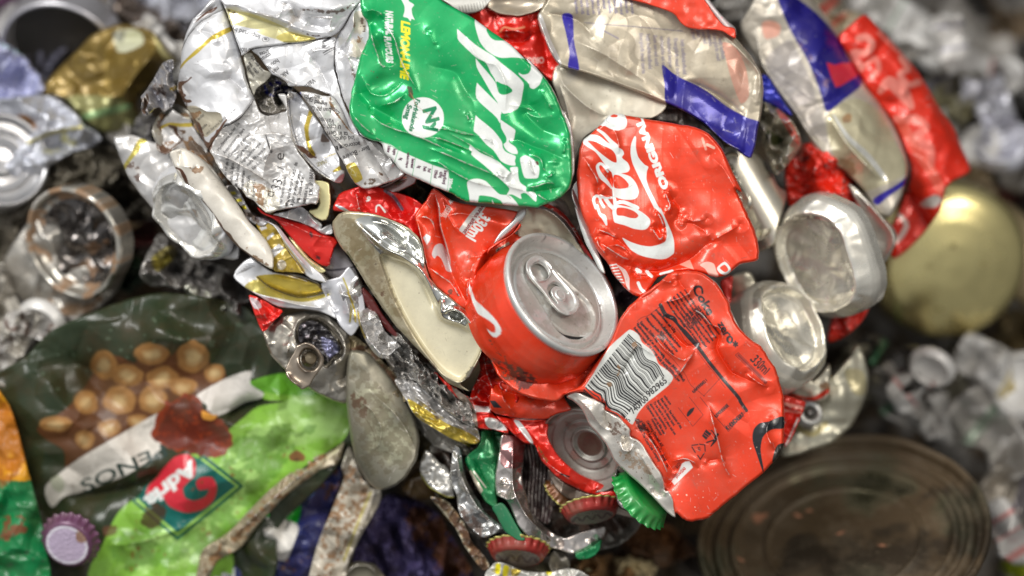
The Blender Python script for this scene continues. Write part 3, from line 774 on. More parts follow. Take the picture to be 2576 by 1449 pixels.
# ================================================================== the open red can in the middle
th = thing("crumpled_can", "crumpled red can whose silver lid with pull tab faces the viewer in the centre", "drink can", (1400, 780, 0))
Rw = tuple(WHITE[:3]) + (.15, .3, .1)
body_o = T("E: 1280,300 1350,330 1500,312 1650,330 1800,400 1950,560 2045,720 2088,900 2090,1010 2050,1150 1990,1260 1990,1320 1940,1400 X: 1500,962 1470,985 1440,998 1425,992 1400,1010 1340,1002 1290,980 1250,940 1225,880 1205,820 1195,760 E: 985,860 950,760 960,650 1020,560 1060,470 1160,380")
sheet("can_body", body_o, z=-6, relief=[R_dent(P("E: 1640,760"), 165, 125, 50, 4, 3), R_tilt(P("E: 1640,760"), -.05, .055), R_dent(P("E: 1660,775"), 150, 96, 50, -16, 8), R_soft(2.0, 90, 31), R_crumple(2.0, 120, 35, ang=60, asp=1.6),
  R_ridge(T("E: 960,650 1080,800 1110,880 1200,1010 1250,1100"), -2.2, 8), R_ridge(T("E: 1030,560 1040,700 1020,860"), 2.2, 7), R_dent(P("E: 1090,520"), 20, 10, -45, -4), R_ridge(T("E: 1060,540 1090,560 1200,470 1290,380"), 2.6, 5),
  R_ridge(T("E: 1130,560 1170,460 1300,390"), -2.5, 8), R_ridge(T("E: 1060,930 1130,1100 1250,1290 1400,1400"), -2.4, 9), R_ridge(T("E: 1200,880 1240,1100 1340,1240 1560,1330 1760,1310"), 1.5, 16, 1.5), R_ridge(T("E: 1560,1449 1700,1380 1900,1350"), -1.6, 12),
  R_ridge(T("E: 1180,620 1150,780 1180,900"), 1.6, 9)],
  paint=[K_poly(T("E: 945,648 985,740 1010,810 1050,850 1130,925 1190,1000 1207,1050 1185,1090 1150,1095 1120,1070 1100,1035 1140,1062 1165,1045 1150,1000 1100,960 1040,925 1020,900 980,800"), Rw),
         K_poly(T("E: 1165,435 1265,375 1270,395 1175,475"), ink(200, 190, 170, .3, .4, .2), sm=False), K_text("afkølet", P("E: 1180,450"), 7, -31, BLACK, sx=.7, bold=.02),
         K_stain(T("E: 1290,1400 1400,1350 1480,1449 1340,1500"), BLACK, 3, .0, 8), K_stain(T("E: 1080,1080 1130,1180 1150,1330 1090,1230"), RUST, 6, .12, 9), K_stain(T("E: 1180,1330 1340,1400 1330,1449 1180,1400"), RUST, 8, .25, 8),
         K_poly(T("E: 1900,1330 1960,1250 1995,1240 1980,1310 1900,1449 1860,1449"), ink(190, 190, 196, .4, .4, .1)),
         K_line(T("E: 1820,430 1900,520 1980,640 2040,760"), 4, Rw), K_line(T("E: 1795,395 1830,420"), 8, Rw), K_line(T("E: 1880,520 1905,560"), 7, Rw), K_line(T("E: 1950,600 1990,650"), 6, Rw), K_line(T("E: 2040,740 2060,800"), 5, Rw),
         K_spots(T("E: 1000,900 1300,1200 1700,1400 1200,1449"), 20, .5, 1.0, BLACK, 12, .7)],
  base=RED, parent=th, step=1.4, er=14, eh=4, thick=16)
wall_o = T("E: 640,60 700,-30 830,60 1000,100 1130,112 1340,150 1360,200 1300,310 1170,410 1120,440 1062,500 1030,580 1010,660 1010,790 1035,900 1050,950 1000,935 900,870 770,760 690,690 640,560 612,420 585,300 552,190 580,130")
sheet("crumpled_wall", wall_o, z=1, relief=[R_tilt(P("E: 950,450"), .012, .01), R_soft(1.8, 90, 41), R_crumple(1.5, 110, 42, ang=60, asp=1.6),
  R_ridge(T("E: 715,10 740,150 760,300 800,450 830,600 870,700 960,860"), -4.0, 9, 1.2), R_ridge(T("E: 760,40 790,150 850,260 900,330"), 1.6, 8), R_fold(T("E: 700,0 730,120 745,260 790,420 830,600"), 2.2, 16), R_ridge(T("E: 570,190 640,190 690,230 715,330"), 1.8, 5),
  R_ridge(T("E: 560,170 600,330 630,480 670,640"), 1.6, 5), R_ridge(T("E: 1130,440 1080,460 1020,520 990,560 960,660"), 2.0, 12), R_ridge(T("E: 1180,420 1060,480 950,500"), -1.6, 10), R_ridge(T("E: 960,650 950,780 990,880"), 1.4, 5),
  R_dent(P("E: 900,420"), 34, 50, 20, -2.0), R_dent(P("E: 1180,240"), 30, 16, 20, 1.8), R_ridge(T("E: 800,180 900,160 1040,190"), 1.1, 5), R_ridge(T("E: 650,560 760,640 830,690 900,800"), 2.0, 6)],
  paint=[K_poly(T("Q6: 1195,262 1320,268 1165,480 1000,705 975,722 895,665 900,630 1050,420"), ink(198, 196, 190, .3, .35, .1), sm=False), K_text("Serveres afkølet", P("Q6: 1310,170"), 10.5, 124, ink(120, 24, 34, 0, .4, 0), bold=.01, to=P("Q6: 945,690")),
         K_text("330ml", P("Q6: 1235,385"), 27, 124.5, Rw, bold=.03, warp=(1, 20, 3), to=P("Q6: 1000,745")), K_text("(E338),", P("Q6: 725,280"), 13, 118, ink(220, 180, 170, .1, .4, 0), bold=.03, to=P("Q6: 615,445")), K_text("acid", P("Q6: 800,180"), 9, 150, Rw, sx=.6, bold=.04), K_text("yre", P("Q6: 590,50"), 9, -60, Rw, sx=.8, bold=.02),
         K_poly(T("Q6: 480,1020 520,900 580,860 640,870 690,950 730,1100 780,1282 700,1270 665,1180 620,1085 560,1040 520,1085"), ink(196, 190, 190, .3, .35, .1)), K_poly(T("Q6: 345,770 400,712 465,750 450,820 405,880 372,820"), ink(196, 190, 190, .3, .35, .1), sm=False),
         K_stain(T("E: 800,720 880,740 890,790 800,790"), RUST, 4, .2, 6)],
  base=RED, parent=th, step=1.3, er=10, eh=3, thick=12)
sheet("torn_edge", T("E: 1340,140 1390,130 1385,190 1300,280 1180,380 1150,385 1200,300 1290,220"), z=5, relief=[R_cyl(P("E: 1270,260"), -43, 16, 3)], base=ink(205, 208, 206, .8, .33, .2), mat=M_METAL, parent=th, er=5, eh=2, thick=6)
sheet("folded_lip", T("E: 1345,240 1358,250 1340,285 1240,360 1180,400 1130,430 1100,470 1110,430 1170,380 1270,330 1320,280"), z=7, relief=[R_cyl(P("E: 1230,340"), -40, 12, 3)], base=RED, parent=th, er=5, eh=2, thick=9)
def shd(X, Y, Z):
    a = np.arctan2(Y, X); t = np.clip((-Z - 5) / 20, 0, 1)
    s_ = 1 + t * (.10 * vnoise(a * 2.2 + 5, Z / 16, 7) - .05 * np.exp(-((a - 2.6) / .5) ** 2) + .03 * vnoise(a * 6, Z / 5, 9))
    return X * s_, Y * s_, Z
swp = K_poly(T("E: 945,648 985,740 1010,810 1050,850 1130,925 1190,1000 1207,1050 1185,1090 1150,1095 1120,1070 1100,1035 1140,1062 1165,1045 1150,1000 1100,960 1040,925 1020,900 980,800"), Rw)
lathe("shoulder", frame((1419, 735, 9.5), 50.3, 49.5, 1), dense([(26.0, -3.2), (26.5, -4.2), (27.1, -6), (28.1, -9), (28.8, -12.5), (29.0, -17), (28.4, -22), (27, -27)], .35), th, M_CAN, RED, nseg=300, deform=shd,
      paint_px=[swp, K_stain(T("E: 1100,1080 1250,1250 1480,1400 1380,1449 1180,1340"), RUST, 6, .25, 8), K_stain(T("E: 1290,1400 1400,1350 1480,1449 1340,1500"), BLACK, 3, .1, 8), K_spots(T("E: 1000,900 1300,1200 1700,1400 1200,1449"), 24, .5, 1.0, BLACK, 12, .7),
                K_line(T("E: 1820,430 1900,520 1980,640 2040,760"), 4, Rw), K_line(T("E: 1950,600 1990,650"), 6, Rw), K_line(T("E: 2040,740 2060,800"), 5, Rw)])
can_lid(th, (1419, 735, 9.5), 50.3, 49.5, 1, R=26.9, opened=1, dirty=.6, steel=ink(224, 224, 220, .7, .32, .12))

# ================================================================== red can with the looping white script
th = thing("flattened_can", "flattened bright red can with looping white script and ORIGINAL printed beside it, right of centre", "drink can", (1680, 520, 6))
o_out = T("P3: 840,52 760,28 640,28 560,60 460,180 300,330 180,430 130,600 95,900 95,1150 140,1449 P4: 250,300 340,520 440,700 570,850 620,960 700,1070 790,1180 880,1270 990,1330 1080,1340 1150,1285 1240,1150 1330,1040 1500,995 1640,955 1900,962 2080,1015 2220,1050 2350,1010 2460,930 2560,850 F: 560,520 578,450 570,380 545,290 500,190 450,80 400,-20 C: 450,1449 380,1300 300,1130 200,1010 60,950 P3: 1650,190 1400,140 1100,100 950,70")
Rw2 = ink(216, 220, 216, .12, .3, .06)
o_pt = [K_poly(T("P3: 560,60 640,20 770,20 830,70 852,170 820,245 700,280 600,255 520,212 440,195"), Rw2), K_poly(T("P3: 600,60 650,35 710,50 690,80 620,78"), RED),
 K_line(T("P3: 410,268 500,330 600,440 680,520"), [6, 8, 10, 14], Rw2),
 K_poly(T("P3: 185,450 200,400 270,345 340,340 440,370 560,460 700,525 780,570 805,630 775,690 860,765 893,850 860,905 760,925 650,925 560,860 500,770 380,610 260,530 200,490"), Rw2),
 K_poly(T("P3: 262,435 380,450 500,510 620,570 680,650 693,760 620,745 500,660 380,560 300,480"), RED),
 K_line(T("P3: 560,900 490,800 440,780 405,820 420,890 470,980 550,1060 620,1150"), [5, 7, 7, 8, 9, 12, 9, 5], Rw2),
 K_poly(T("P3: 620,880 760,925 900,975 990,1080 1028,1200 1000,1290 920,1325 800,1320 690,1290 640,1200 640,1000"), Rw2), K_poly(T("P3: 655,950 740,960 820,1020 875,1090 860,1140 760,1160 660,1140 640,1040"), RED),
 K_line(T("P3: 380,1449 345,1330 380,1270 430,1280 460,1360 500,1430"), 7, Rw2), K_line(T("P3: 530,1320 590,1400 640,1449"), 10, Rw2), K_line(T("P3: 455,1275 540,1300 630,1290"), [9, 5, 6], ink(240, 236, 234, .6, .2, 0)),
 K_line(T("P3: 640,1160 660,1300 680,1449"), [5, 8, 10], Rw2), K_line(T("P3: 680,1370 800,1360 950,1420 1000,1449"), [6, 9, 10, 11], Rw2),
 K_poly(T("P3: 965,365 988,395 985,540 1020,680 1110,790 1172,828 1150,900 1145,1020 1190,1160 1300,1380 1350,1460 P4: 1360,0 1440,180 1520,360 1560,500 1562,660 1540,700 1450,760 1350,775 1180,750 1040,710 920,640 850,560 780,450 900,510 1050,560 1200,580 1340,550 1430,500 1450,400 1430,250 1370,100 1270,0 P3: 1260,1449 1160,1240 1070,1060 990,900 930,760 903,620 915,480"), Rw2),
 K_poly(T("P4: 640,-40 860,-20 1000,20 1120,95 1195,170 1200,240 1150,310 1080,330 950,312 820,262 700,230 650,190"), Rw2), K_poly(T("P4: 700,0 830,0 960,50 1022,110 990,152 900,150 800,120 700,105"), RED),
 K_line(T("P4: 400,-40 440,90 500,140 540,250"), [6, 7, 12, 5], Rw2),
 K_text("ORIGINAL", P("P3: 1480,1140"), 18.5, -113.5, Rw2, bold=.05, to=P("P3: 1075,80")),
 K_poly(T("P4: 1640,855 1800,780 1862,930"), ink(226, 150, 130, .2, .4, .1), sm=False), K_poly(T("P4: 1950,860 2050,810 2160,840 2200,950 2230,1030 2100,1020 2030,920"), ink(222, 170, 156, .2, .4, .1)),
 K_poly(T("P4: 2210,900 2330,810 2420,930 2340,1010 2250,980"), Rw2), K_poly(T("P4: 2250,905 2325,855 2380,930 2330,970"), RED), K_line(T("P4: 1360,995 1530,950"), 7, Rw2, sm=False),
 K_line(T("P4: 1020,1130 1060,1220 1130,1280"), 8, Rw2), K_line(T("P4: 1000,930 1050,960"), 9, Rw2), K_line(T("P4: 1150,960 1220,1030"), 8, Rw2),
 K_line(T("P3: 1990,400 2040,560"), 6, ink(224, 150, 130, .2, .4, .1)), K_line(T("P3: 2060,490 2160,540"), 7, ink(226, 170, 150, .2, .4, .1)),
 K_spots(T("P3: 1200,200 2300,600 2500,1400 1300,1300"), 26, .5, 1.3, ink(240, 140, 110, .1, .5, 0), 5, .5)]
for i_ in range(7):
    o_pt.append(K_line(T("P4: %d,%d %d,%d" % (590 + i_ * 26, 868 + i_ * 42, 690 + i_ * 18, 850 + i_ * 46)), 3.2, Rw2, sm=False))
o_pt.append(K_line(T("P4: 700,860 800,950 850,1060 860,1150 880,1230"), [2, 10, 12, 9, 5], ink(214, 190, 184, .2, .4, .1)))
o_rel = [R_tilt((1680, 520), -.012, .006), R_soft(1.8, 130, 51), R_crumple(1.3, 130, 52, ang=60, asp=1.4),
 R_ridge(T("P3: 540,860 600,1000 640,1200 650,1449"), -2.6, 8), R_ridge(T("P3: 200,680 300,850 390,1000 430,1200"), 1.8, 6), R_ridge(T("P3: 640,230 700,380 730,520 720,640"), 1.3, 6), R_ridge(T("P3: 400,1010 420,1240 630,1260"), -1.6, 7),
 R_ridge(T("P3: 1420,1200 1500,1400 P4: 1480,40 1520,100"), 2.0, 6), R_ridge(T("P3: 1480,1180 1560,1330 1650,1449 P4: 1620,180 1700,240"), -2.4, 10), R_ridge(T("P4: 1280,50 1340,120 1390,230 1410,310"), 2.0, 5), R_ridge(T("P4: 1220,290 1290,400 1350,470 1410,400"), 2.2, 5), R_dent(P("P4: 1320,330"), 9, 16, -20, -2.0),
 R_ridge(T("P4: 400,380 500,400 640,430 800,560 900,700 940,800"), -2.0, 8), R_ridge(T("P4: 420,330 560,380 720,470"), 1.8, 4), R_ridge(T("P4: 440,520 620,640 780,740 920,790"), 2.2, 5), R_ridge(T("P4: 520,570 700,560 850,640 940,760"), 1.6, 5),
 R_ridge(T("P4: 580,780 800,860 1100,930 1300,960 1640,850 1850,740 2050,560 2300,480"), -3.4, 11, 1.2), R_ridge(T("P4: 1640,220 1850,240 2000,330 2070,420"), -2.0, 10), R_ridge(T("P4: 2100,500 2300,400 2560,250"), 1.8, 12), R_ridge(T("P4: 1700,130 1850,200 2060,160"), 1.6, 10),
 R_ridge(T("P4: 900,900 1000,1030 1240,1040"), -2.5, 8), R_ridge(T("P4: 400,430 420,560 560,720"), 1.4, 4), R_ridge(T("P3: 2100,650 2300,850 2450,1100 2560,1300"), 1.5, 14)]
sheet("can_body", o_out, z=6, relief=o_rel, paint=o_pt, base=RED, parent=th, step=1.3, er=16, eh=5, thick=14)
sheet("bare_edge", T("P3: 100,1040 30,1120 10,1250 50,1380 90,1449 P4: 60,0 150,330 240,560 340,750 430,930 500,985 520,960 440,730 350,500 260,300 170,0 P3: 180,1300"), z=4.5, relief=[R_cyl(P("P4: 230,450"), 66, 20, 2)], base=ink(205, 208, 205, .7, .35, .15), mat=M_METAL, parent=th, er=4, eh=1.5, thick=10)

# ================================================================== red can with the barcode
th = thing("flattened_can", "flattened red can with white barcode and black small print, lower right of centre", "drink can", (1760, 1010, 10))
z_out = T("P6: -60,-50 X: 1420,992 1432,982 1462,968 1490,925 1530,870 1560,800 1585,768 1610,745 1660,708 P4: 1500,985 1640,950 1900,958 2060,1020 2200,1140 2330,1330 2400,1449 P5: 1880,430 1960,590 2100,740 2240,840 2330,980 2420,1120 2470,1300 2510,1449 P6: 2515,250 2510,560 2440,720 2380,790 2250,920 2050,1080 1900,1210 1750,1330 1610,1449 X: 1775,1306 1742,1312 1722,1308 1700,1290 P6: 1195,1420 1150,1230 1070,1110 1040,1040 1020,930 940,820 830,640 760,540 650,470 640,390 500,270 380,170 340,150 350,80 240,30 100,-60")
Zk = ink(28, 10, 14, 0, .4, 0)
z_pt = [K_poly(T("P5: 650,632 700,650 760,700 800,790 900,870 960,960 1000,1050 1100,1120 1165,1190 1168,1230 1120,1300 1000,1400 940,1449 P6: 860,60 780,150 740,210 690,320 660,320 600,260 520,200 420,150 370,80 300,-40 P5: 300,1400 200,1370 115,1330 120,1300 200,1180 400,850 560,700 620,650"), ink(212, 214, 208, .12, .3, .25))]
A_ = np.array(P("P5: 635,680")); B_ = np.array(P("P5: 1095,1195")); D_ = np.array(P("P5: 195,1225"))
ex = (B_ - A_); Lx = np.linalg.norm(ex); ex /= Lx; ey = (D_ - A_); Ly = np.linalg.norm(ey); ey /= Ly
Ly2 = Ly * 1.27
rb = random.Random(7); bars = []; t_ = 0.0
while t_ < 1:
    w_ = rb.choice([1, 1, 2, 2, 3, 4]) * .0087; g_ = rb.choice([1, 1, 2, 3]) * .0078
    bars.append((t_, w_)); t_ += w_ + g_
Minv = np.linalg.inv(np.stack([ex, ey], 1))
def barf(U, V):
    du = U - A_[0]; dv = V - A_[1]
    a = Minv[0, 0] * du + Minv[0, 1] * dv; b = Minv[1, 0] * du + Minv[1, 1] * dv
    a0 = a + 0
    b = b + 3.5 * np.sin(a / 13.0 + b / 30.0) * np.clip(a / 50, 0, 1) + 5 * np.exp(-((a - 44) / 11) ** 2) - 7 * np.exp(-((a - 78) / 16) ** 2)
    out = np.zeros(U.shape)
    for s, w in bars:
        out = np.maximum(out, np.clip(.5 + (w * Ly2 / 2 - np.abs(b - (s + w / 2) * Ly2)) / 1.1, 0, 1))
    long_ = Lx + 0
    return out * np.clip((a0 + .5), 0, 1) * np.clip(long_ - 15 - a0 + np.where(np.abs(b - Ly2 * .55) < 5, 11, 0) + np.where(b < 7, 11, 0), 0, 1) * np.clip(b + 1, 0, 1) * np.clip(Ly2 - b, 0, 1)
z_pt.append(K_field(barf, ink(16, 16, 18, 0, .4, 0)))
z_pt.append(K_text("982965", P("P5: 880,1449"), 15.5, -40.5, BLACK, bold=.012, to=P("P5: 1105,1262"))); z_pt.append(K_text("740700", P("P6: 690,205"), 15.5, -43, BLACK, bold=.012, to=P("P6: 880,25"))); z_pt.append(K_text("5", P("P6: 645,300"), 12, -60, BLACK, sx=.8))
z_pt += [K_stain(T("P5: 670,800 720,770 740,830 690,870"), OCHRE, 4, -.2, 6), K_stain(T("P5: 500,1060 540,1060 520,1200 490,1200"), OCHRE, 5, .0, 6), K_stain(T("P5: 370,1270 430,1270 430,1320 380,1320"), OCHRE, 9, -.2, 5)]
tx = lambda s, p, sz, an, **k: z_pt.append(K_text(s, P(p), sz, an, Zk, **k))
# Coke zero word along the right
tx("Coke", "P5: 1405,130", 21, 58, bold=.03, warp=(2, 20, 3), to=P("P5: 1590,470")); tx("zero*", "P5: 1710,560", 20, 62, bold=.03, warp=(3, 18, 5), to=P("P5: 1880,860")); tx("330ml", "P5: 2100,1000", 23, 57, bold=.01, warp=(3, 20, 5), to=P("P5: 2270,1180"))
# boxes, bars and rows of small print
z_pt += [K_line(T("P5: 1020,335 1080,450 1180,500 1230,570 1330,680 1480,850 1620,1040 1800,1260 1960,1449 P6: 1990,60 2060,160"), [10, 11, 12, 7, 12, 10, 9, 9, 9, 9, 8], Zk, sm=True),
 K_line(T("P6: 2060,160 1840,412 1700,250 1500,0"), 1.4, Zk, sm=False), K_line(T("P5: 1020,340 750,540 1180,1000 1400,1300 1560,1449"), 1.2, Zk, sm=False, warp=(3, 26, 5)), K_line(T("P5: 1200,600 1340,790 1440,860 1620,1100 1800,1330"), 1.0, Zk, sm=False, warp=(2, 26, 5)),
 K_line(T("P6: 1235,125 1410,350 1535,212 1370,0"), 1.2, Zk, sm=False), K_poly(T("P6: 1335,215 1345,180 1380,140 1430,120 1420,160 1390,200 1350,235"), Zk), K_line(T("P5: 1745,1215 1540,1435"), 1.2, Zk, sm=False), K_line(T("P5: 1440,880 1260,1140"), 1.0, Zk, sm=False),
 K_line(T("P5: 1925,940 1960,910 2310,1260 2290,1290 1925,940"), 1.3, Zk, sm=False), K_line(T("P5: 1960,940 2290,1265"), 5, ink(90, 16, 18, 0, .4, 0), sm=False, op=.8)]
tt = ["Referencier afdækkender du andels", "Zutaten: Wasser, Kohlensäure, Farbstoff", "Ingredienser: kulsyreholdigt vand, farve", "sødestoffer (natriumcyklamat, aspartam", "surhedsregulerende midler (fosforsyre", "citronsyre), naturlige aromaer, koffein"]
for i_, s_ in enumerate(tt):
    z_pt.append(K_text(s_, P("P5: %d,%d" % (1085 + i_ * 42, 290 - i_ * 28)), 5.43, 55, Zk, sx=0.73, bold=.03, warp=(1.7, 30, 8 + i_), space=0))
for i_, s_ in enumerate(tt[:6]):
    z_pt.append(K_text(s_[5:] + s_[:5], P("P5: %d,%d" % (1245 + i_ * 44, 500 - i_ * 30)), 5.2, 53, Zk, sx=.8, bold=.035, warp=(1.7, 30, 28 + i_)))
for i_, s_ in enumerate(["Supersalt. Zucker, fedt", "Mineralsaltstoffer næring", "sukkerarter/Kohlenhydrate", "protein/Eiweiss salt 0,02g"]):
    z_pt.append(K_text(s_, P("P5: %d,%d" % (775 + i_ * 62, 545 - i_ * 50)), 6.49, 50, Zk, sx=0.78, bold=.035, warp=(1.7, 30, 48 + i_)))
for i_, s_ in enumerate(["*Referenceindtag af en gennemsnitlig voksen (8400kJ/2000kcal)", "Reference intake of an average adult (8400kJ/2000kcal), per"]):
    z_pt.append(K_text(s_, P("P5: %d,%d" % (725 - i_ * 32, 572 + i_ * 45)), 6.61, 50, Zk, sx=0.78, bold=.035, warp=(2, 34, 58)))
for i_, s_ in enumerate(["Hydrate/Karbohydrater", "sukkerarter/Sukkerarter", "mættede fedtsyrer/Fett"]):
    z_pt.append(K_text(s_, P("P5: %d,%d" % (1050 - i_ * 38, 610 + i_ * 42)), 6.25, 52, Zk, sx=0.78, bold=.03, warp=(1.6, 30, 68)))
for i_, s_ in enumerate(["coke.com", "Best before. See bottom of can.", "Bedst før: Se dåsens bund.", "To be kept in a dry place and not", "above room temperature.", "Opbevares tørt og ikke over"]):
    z_pt.append(K_text(s_, P("P6: %d,%d" % (1062 - i_ * 43, -18 + i_ * 24 + (i_ > 0) * 10)), 6.3, 55.5 + i_ * .4, Zk, sx=.80, bold=.025, warp=(1.2, 26, 78)))
for i_, s_ in enumerate(["rumtemperatur", "Carlsberg Danmark A/S", "DK-1799 København V", "©2022 The Coca-Cola Company"]):
    z_pt.append(K_text(s_, P("P6: %d,%d" % (905 - i_ * 55, 260 + i_ * 28)), 6.72, 60, Zk, sx=.82, bold=.02, warp=(1.4, 30, 88)))
z_pt.append(K_text("0,85€€€€8€2 1", P("P5: 1420,1400"), 7, -42, Zk, sx=.7, bold=.03)); z_pt.append(K_text("0,87€€€€€€€", P("P6: 1690,250"), 8, -42, Zk, sx=.62, bold=.03)); z_pt.append(K_text("€1€8€7€ER7", P("P6: 1830,400"), 10, -42, Zk, sx=.7, bold=.03))
z_pt.append(K_line(T("P6: 1790,330 1840,390 2030,170 1990,110"), 1.0, Zk, sm=False))
# litter figure, recycling triangle, batch patch
z_pt += [K_poly(T("P6: 1520,465 1570,385 1635,440 1570,515"), Zk, sm=False), K_line(T("P6: 1545,450 1600,490"), .8, RED, sm=False), K_line(T("P6: 1560,425 1612,468"), .8, RED, sm=False), K_line(T("P6: 1600,395 1635,400 1625,435"), 1.2, Zk, sm=False),
 K_line(T("P6: 1690,470 1680,520 1630,590"), [8, 8, 3], Zk), K_line(T("P6: 1680,510 1580,545"), 4, Zk), K_line(T("P6: 1690,470 1640,400"), 3, Zk), K_poly(T("P6: 1700,430 1725,440 1720,465 1698,458"), Zk),
 K_line(T("P6: 1400,580 1470,570"), 3, Zk, sm=False), K_line(T("P6: 1490,565 1555,575 1560,650"), 3, Zk, sm=False), K_line(T("P6: 1548,675 1500,750 1470,700"), 3, Zk, sm=False), K_line(T("P6: 1440,665 1400,600"), 3, Zk, sm=False), K_text("Alu", P("P6: 1462,605"), 7.5, 62, Zk, sx=.8),
 K_poly(T("P6: 1320,775 1370,770 1412,845 1190,1060 1155,1018 1235,900 1280,800"), ink(222, 220, 216, .1, .35, .1), sm=False), K_text("J31AH2A0", P("P6: 1215,975"), 7.5, -44, ink(200, 60, 50, 0, .4, 0), sx=.72, bold=.02), K_text("0121", P("P6: 1225,860"), 8, -50, Zk, sx=.7),
 K_poly(T("P6: 2510,240 2440,240 2330,290 2220,310 2150,380 2130,470 2140,560 2180,680 2220,800 2262,915 2262,840 2240,720 2230,620 2250,500 2300,430 2380,385 2510,372"), ink(8, 12, 16, .0, .3, .05)),
 K_poly(T("P6: 2520,560 2440,570 2400,640 2370,760 2390,800 2470,720 2530,680"), ink(20, 20, 18, .2, .3, .3)),
 K_poly(T("P6: -60,-20 60,-40 200,-5 330,60 345,130 380,165 330,150 250,60 100,-10"), RED), K_stain(T("P6: 700,250 820,280 860,400 760,400"), BLACK, 3, -.05, 7), K_stain(T("P6: 980,580 1060,640 1120,860 1040,800"), BLACK, 13, .05, 7),
 K_spots(T("P6: 1100,1100 2300,500 2000,1000 1400,1400"), 16, .5, 1.4, ink(240, 225, 200, .1, .5, 0), 5, .8), K_spots(T("P5: 1000,200 2300,900 2300,1400 1000,1300"), 26, .5, 1.1, BLACK, 6, .8)]
z_rel = [R_tilt((1760, 1010), -.006, -.002), R_soft(2.0, 150, 61), R_crumple(1.4, 150, 62, ang=50, asp=1.5),
 R_ridge(T("P6: 1600,50 1640,250 1720,550 1780,800 1870,980"), 2.6, 9), R_ridge(T("P6: 1560,780 1650,760 1760,740"), -1.5, 7), R_ridge(T("P6: 1140,780 1300,740 1420,780 1480,860"), 1.6, 5), R_ridge(T("P5: 930,700 1090,880 1300,1000 1440,880"), 1.7, 6),
 R_ridge(T("P5: 1080,450 1150,640 1330,830 1500,780"), -2.2, 8), R_ridge(T("P5: 1330,350 1500,430 1620,560 1740,620 1780,800"), 2.0, 7), R_ridge(T("P5: 700,300 900,200 1050,60"), -1.6, 10), R_ridge(T("P5: 1480,30 1350,200 1200,270 1040,310"), 1.8, 9), R_ridge(T("P5: 1600,500 1720,700 1700,860 1800,1040 1900,1160 2180,1280"), -2.6, 8),
 R_ridge(T("P5: 2050,1160 2200,1270 2320,1330"), 1.8, 7), R_ridge(T("P5: 640,960 720,830 820,860 960,960"), 1.2, 4), R_ridge(T("P5: 560,1200 640,1000 720,900"), -1.6, 5), R_ridge(T("P5: 1180,1230 1270,1130 1440,880"), 1.4, 5),
 R_ridge(T("P6: 700,380 860,400 980,560 1100,780 1200,920"), -3.2, 8), R_ridge(T("P6: 820,420 930,560 1040,760 1120,950"), 1.8, 4), R_ridge(T("P6: 1070,1085 1150,1020 1210,920"), -2.4, 7), R_ridge(T("P6: 2350,250 2300,430 2400,640"), 2.0, 9), R_ridge(T("P4: 1600,1000 1660,1150 1800,1300"), -2, 9), R_ridge(T("P4: 1350,1060 1450,1110 1560,1120"), 1.6, 6)]
sheet("can_body", z_out, z=10, relief=z_rel, paint=z_pt, base=ink(220, 56, 18, .34, .4, .2), parent=th, step=1.2, er=15, eh=4.5, thick=14)
neck_o = T("P6: -90,-40 0,-70 120,-20 240,30 340,90 350,150 420,190 540,260 650,380 660,470 770,530 850,640 950,810 1030,920 1060,1030 1075,1120 1120,1130 1180,1250 1205,1449 1100,1390 960,1240 800,1080 600,900 470,780 380,600 270,450 160,330 90,180 40,110 -40,40 -110,0")
sheet("bare_neck", neck_o, z=8.5, relief=[R_soft(2.2, 60, 71), R_crumple(1.6, 60, 72, ang=50, asp=2), R_ridge(T("P6: 0,0 150,130 290,330 420,420"), 2.5, 9), R_dent(P("P6: 590,540"), 12, 14, 0, -4), R_ridge(T("P6: 340,150 370,280 420,400"), -2.5, 5), R_ridge(T("P6: 540,480 560,620 640,650 700,560"), 1.6, 4), R_ridge(T("P6: 740,620 900,900 1040,1100"), 2.4, 12), R_ridge(T("P6: 1080,1150 1000,1180 900,1100"), -2.0, 6), R_tilt(P("P6: 500,600"), .06, -.05)],
 paint=[K_spots(T("P6: 380,290 620,380 880,760 1050,1050 800,1000 450,620"), 70, .5, 1.7, RUST, 17, .85), K_stain(T("P6: 380,300 560,300 640,400 450,500"), RUST, 4, .25, 6), K_stain(T("P6: 500,650 800,650 950,950 600,850"), OCHRE, 5, .35, 8, .1, .7), K_spots(T("P6: 0,0 300,300 380,500 100,150"), 20, .3, .8, BLACK, 18, .6)],
 base=ink(222, 216, 206, .7, .34, .3), mat=M_METAL, parent=th, step=1.3, er=9, eh=4, thick=13)

th = bpy.data.objects["flattened_can.002"] if "flattened_can.002" in bpy.data.objects else th
sheet("bare_edge", T("X: 1768,694 1795,704 1815,728 1832,765 1852,808 1872,846 1898,884 1888,880 1862,846 1840,806 1820,764 1800,726 1782,706"), z=2, relief=[R_ridge(T("X: 1785,700 1822,752 1860,830 1890,880"), 2, 3)], base=ink(206, 204, 196, .7, .36, .2), mat=M_METAL, parent=th, er=3, eh=2, thick=9)
def one(name, label, cat, loop, z, group=None, **k):
    o = sheet(name, loop, z=z, **k)
    return tag(o, label, cat, group)

